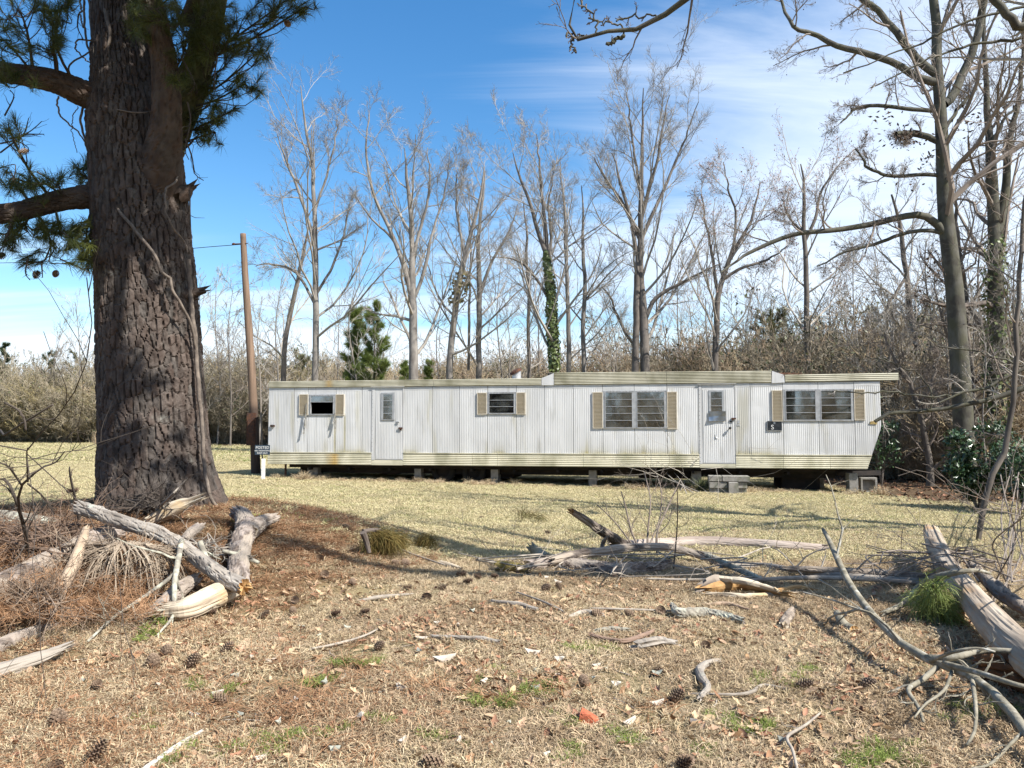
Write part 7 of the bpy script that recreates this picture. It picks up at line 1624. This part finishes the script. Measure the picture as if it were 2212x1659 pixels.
scatter('dead_grass', p, spin(len(p)), rs.uniform(.65, 1.25, len(p)), straw, 'flattened straw coloured dead grass', np.where(fbm(p[:, 0] * .9 + 5, p[:, 1] * .9, 91, 4) + rs.normal(size=len(p)) * .10 > .575, rs.integers(3, 5, len(p)), rs.integers(0, 3, len(p))))
p = field(60000, 9.5, 34, lambda x, y: no_wood(x, y) * (1 - .9 * np.clip(mound(x, y) * 3, 0, 1)) * (.4 + .8 * fbm(x * .6, y * .6, 62)), xpad=2, ypow=1.3)
scatter('lawn_grass', p, spin(len(p), .06), rs.uniform(.8, 1.5, len(p)), lawn, 'short dormant lawn grass before the trailer')
p = field(26000, 32, 64, lambda x, y: no_wood(x, y) * (y < front(x) + 1), xpad=2)
scatter('field_grass', p, spin(len(p), .05), rs.uniform(1.6, 2.8, len(p)), [clump_src('field_clump', 9, m_lawn, 60, .2, .07, .009, .6), clump_src('field_green', 10, m_grn, 40, .2, .05, .009, .6), clump_src('field_clump', 11, m_lawn, 60, .2, .07, .009, .6)], 'sunlit pale field grass beyond the trailer')
p = field(5200, 9, 36, lambda x, y: green_mask(x, y) * no_wood(x, y), xpad=2)
scatter('green_grass', p, spin(len(p), .06), rs.uniform(.8, 1.6, len(p)), [clump_src('green_clump', 12, m_grn, 46, .16, .05, .006, .6)], 'patches of fresh green in the winter lawn')
tuf = [clump_src('green_tuft', 13 + k, m_grn, 90, .05, .095, .0034, .8, .6) for k in (1, 2)]
gt = [(400, 1630), (300, 1560), (755, 1440), (715, 1590), (640, 1606), (500, 1500), (435, 1490), (595, 1612), (530, 1625), (820, 1432), (1285, 1405), (1290, 1408), (1060, 1470), (1080, 1515), (940, 1600), (1210, 1560), (1570, 1575), (1540, 1640), (1890, 1640), (1900, 1650), (1920, 1632), (1950, 1620), (1850, 1650), (1700, 1480), (1770, 1462), (1630, 1580), (2180, 1540), (2090, 1560), (1240, 1630), (690, 1476), (360, 1650), (830, 1560), (1180, 1500), (1350, 1600)]
p = np.array([G(a + rs.normal() * 8, b + rs.normal() * 4) for a, b in gt for _ in range(4)]); p += rs.normal(size=p.shape) * (.06, .06, 0)
scatter('green_tufts', p, spin(len(p)), rs.uniform(.55, 1.1, len(p)), tuf, 'small fresh green grass tufts in the foreground')
lv = [leaf_src('tan_leaf', 1, m_leaf), leaf_src('tan_leaf', 2, m_leaf, False), leaf_src('russet_leaf', 3, m_leafr), leaf_src('tan_leaf', 4, m_leaf), leaf_src('russet_leaf', 5, m_leafr, False)]
p = field(24000, 2.9, 10.5, lambda x, y: np.clip(.12 + 1.1 * sstep(.45, .75, fbm(x * .8 + 3, y * .8, 81)) + .6 * sstep(2, 5, x) * sstep(8, 4, y), 0, 1) * sstep(11, 5, y), ypow=1.3)
p[:, 2] += .022; scatter('fallen_leaves', p, spin(len(p), .45), rs.uniform(.45, 1.0, len(p)), lv, 'curled dry brown leaves lying in the grass')
nb = [clump_src('needle_mat', 20 + k, m_rneed, 46, .13, .17, .0036, .10) for k in (1, 2)]
p = field(30000, 2.9, 15.5, lambda x, y: needle_mask(x, y) * 1.0, xpad=1.5); p[:, 2] += .006
scatter('fallen_needles', p, spin(len(p), .10), rs.uniform(.7, 1.2, len(p)), nb, 'rust coloured pine needle litter on the mound')
q = np.array([G(rs.uniform(-60, 330), rs.uniform(1130, 1340), rs.uniform(.02, .22)) for _ in range(520)])
scatter('hanging_needles', q, spin(len(q), .5), rs.uniform(.6, 1.1, len(q)), nb, 'brown needles caught in the left twig pile')
p = field(14000, 12, 30, lambda x, y: wood_mask(x, y), xpad=3); p[:, 2] += .01
scatter('leaf_litter', p, spin(len(p), .5), rs.uniform(.9, 1.7, len(p)), [leaf_src('mould_leaf', 7, m_leafr), leaf_src('mould_leaf', 8, m_leafdk), leaf_src('mould_leaf', 9, m_leafr, False)], 'dark leaf litter on the wood floor')
# loose sticks among the litter: many small ones
st = []
p = field(900, 3.2, 13, lambda x, y: .6 + 0 * x)
n = len(p); a = rs.uniform(0, 6.28, n); L = rs.uniform(.06, .28, n)[:, None]; d = np.stack([np.cos(a), np.sin(a), rs.normal(size=n) * .06], -1); pp = p + (0, 0, .014)
V = np.stack([pp - d * L / 2, pp + np.stack([-d[:, 1], d[:, 0], 0 * a], -1) * L * .08, pp + d * L / 2], 1)
mb = MB(); mb.tubes(V, np.repeat(rs.uniform(.0018, .0055, n)[:, None], 3, 1) * np.array([[1, .9, .6]]), 5); tag(mb.build('twig_litter', m_stick), 'small broken twigs littering the grass', None, None, 'stuff')
# ragged weeds and dead grass along the foot of the trailer
w_src = [clump_src('dry_tuft', 30, m_straw, 120, .14, .30, .006, .75), clump_src('dry_tuft', 31, m_straw, 90, .2, .16, .006, .5), clump_src('rust_tuft', 32, m_leafr, 60, .2, .10, .008, .4)]
pp = []
for u in rs.uniform(.3, TL - .5, 210):
    q = TW(u, rs.uniform(-.45, .25), 0); pp.append((q[0], q[1], Hs(q[0], q[1])))
scatter('dry_weeds', pp, spin(len(pp), .1), rs.uniform(.45, 1.0, len(pp)), w_src, 'ragged dry grass along the foot of the trailer')
for lab, p_, Yw in (('dry grass tuft hiding the low block pier near the left end', z1(770, 1290), None), ('green weed growing against the steps on their left', z3(1480, 1380), 1), ('dry grass tuft at the foot of the tall pale pier', z4(1550, 1460), None)):
    q = TW(Uz(p_), -.42 if Yw is None else -.30, 0); mb = MB(); r_ = np.random.default_rng(len(lab)); n = 160
    a = r_.uniform(0, 6.28, n); el = r_.uniform(.5, 1.5, n); d = np.stack([np.cos(a) * np.cos(el), np.sin(a) * np.cos(el), np.sin(el)], -1); l = r_.uniform(.15, .38, (n, 1)) * (1.5 if Yw else 1); b = r_.normal(size=(n, 3)) * (.07, .07, 0); sd = norm(np.cross(d, r_.normal(size=(n, 3)))) * .005
    m_ = b + d * l * .6; e = b + d * l * (1.1, 1.1, .85); i = np.arange(n)[:, None] * 5; mb.add(np.stack([b - sd, b + sd, m_ + sd, m_ - sd, e], 1).reshape(-1, 3), i + np.array([[0, 1, 2, 3]]), i + np.array([[3, 2, 4]]), tone=np.repeat(r_.random(n), 5))
    o = mb.build('weed_tuft', m_straw if Yw is None else m_lf3); o.location = (q[0], q[1], Hs(q[0], q[1])); tag(o, lab, 'weed')
q = G(218, 965); mb = MB(); r_ = np.random.default_rng(4); n = 220; a = r_.uniform(0, 6.28, n); el = r_.uniform(1.1, 1.55, n); d = np.stack([np.cos(a) * np.cos(el), np.sin(a) * np.cos(el), np.sin(el)], -1); b = r_.normal(size=(n, 3)) * (.22, .22, 0); l = r_.uniform(.5, 1.15, (n, 1)); sd = norm(np.cross(d, r_.normal(size=(n, 3)))) * .012
mb.add(np.stack([b - sd, b + sd, b + d * l], 1).reshape(-1, 3), tris=np.arange(n * 3).reshape(-1, 3), tone=np.repeat(r_.random(n) * .3, 3)); o = mb.build('tall_grass', m_straw); q = P(216, 955, 54); o.location = (q[0], q[1], Hs(q[0], q[1])); tag(o, 'pale clump of tall dry grass at the edge of the far brush', 'grass clump')
# small green sprigs by the hollow log
mb = MB(); r_ = np.random.default_rng(6)
o = thing('green_sprig', 'small bright green ferny sprig below the left log pile', 'plant', G(325, 1360))
for dx, dy in ((310, 1362), (330, 1368), (345, 1345), (338, 1335), (300, 1380)):
    c = G(dx, dy, .05) - np.array(o.location); n = 60; d = norm(r_.normal(size=(n, 3)) * (1, 1, .5)); p0 = c + r_.normal(size=(n, 3)) * .02; sd = norm(np.cross(d, r_.normal(size=(n, 3)))) * .005; mb.add(np.stack([p0 - sd, p0 + sd, p0 + d * .06], 1).reshape(-1, 3), tris=np.arange(n * 3).reshape(-1, 3), tone=np.repeat(r_.random(n) * .4, 3))
mb.build('leaves', m_grn, o)
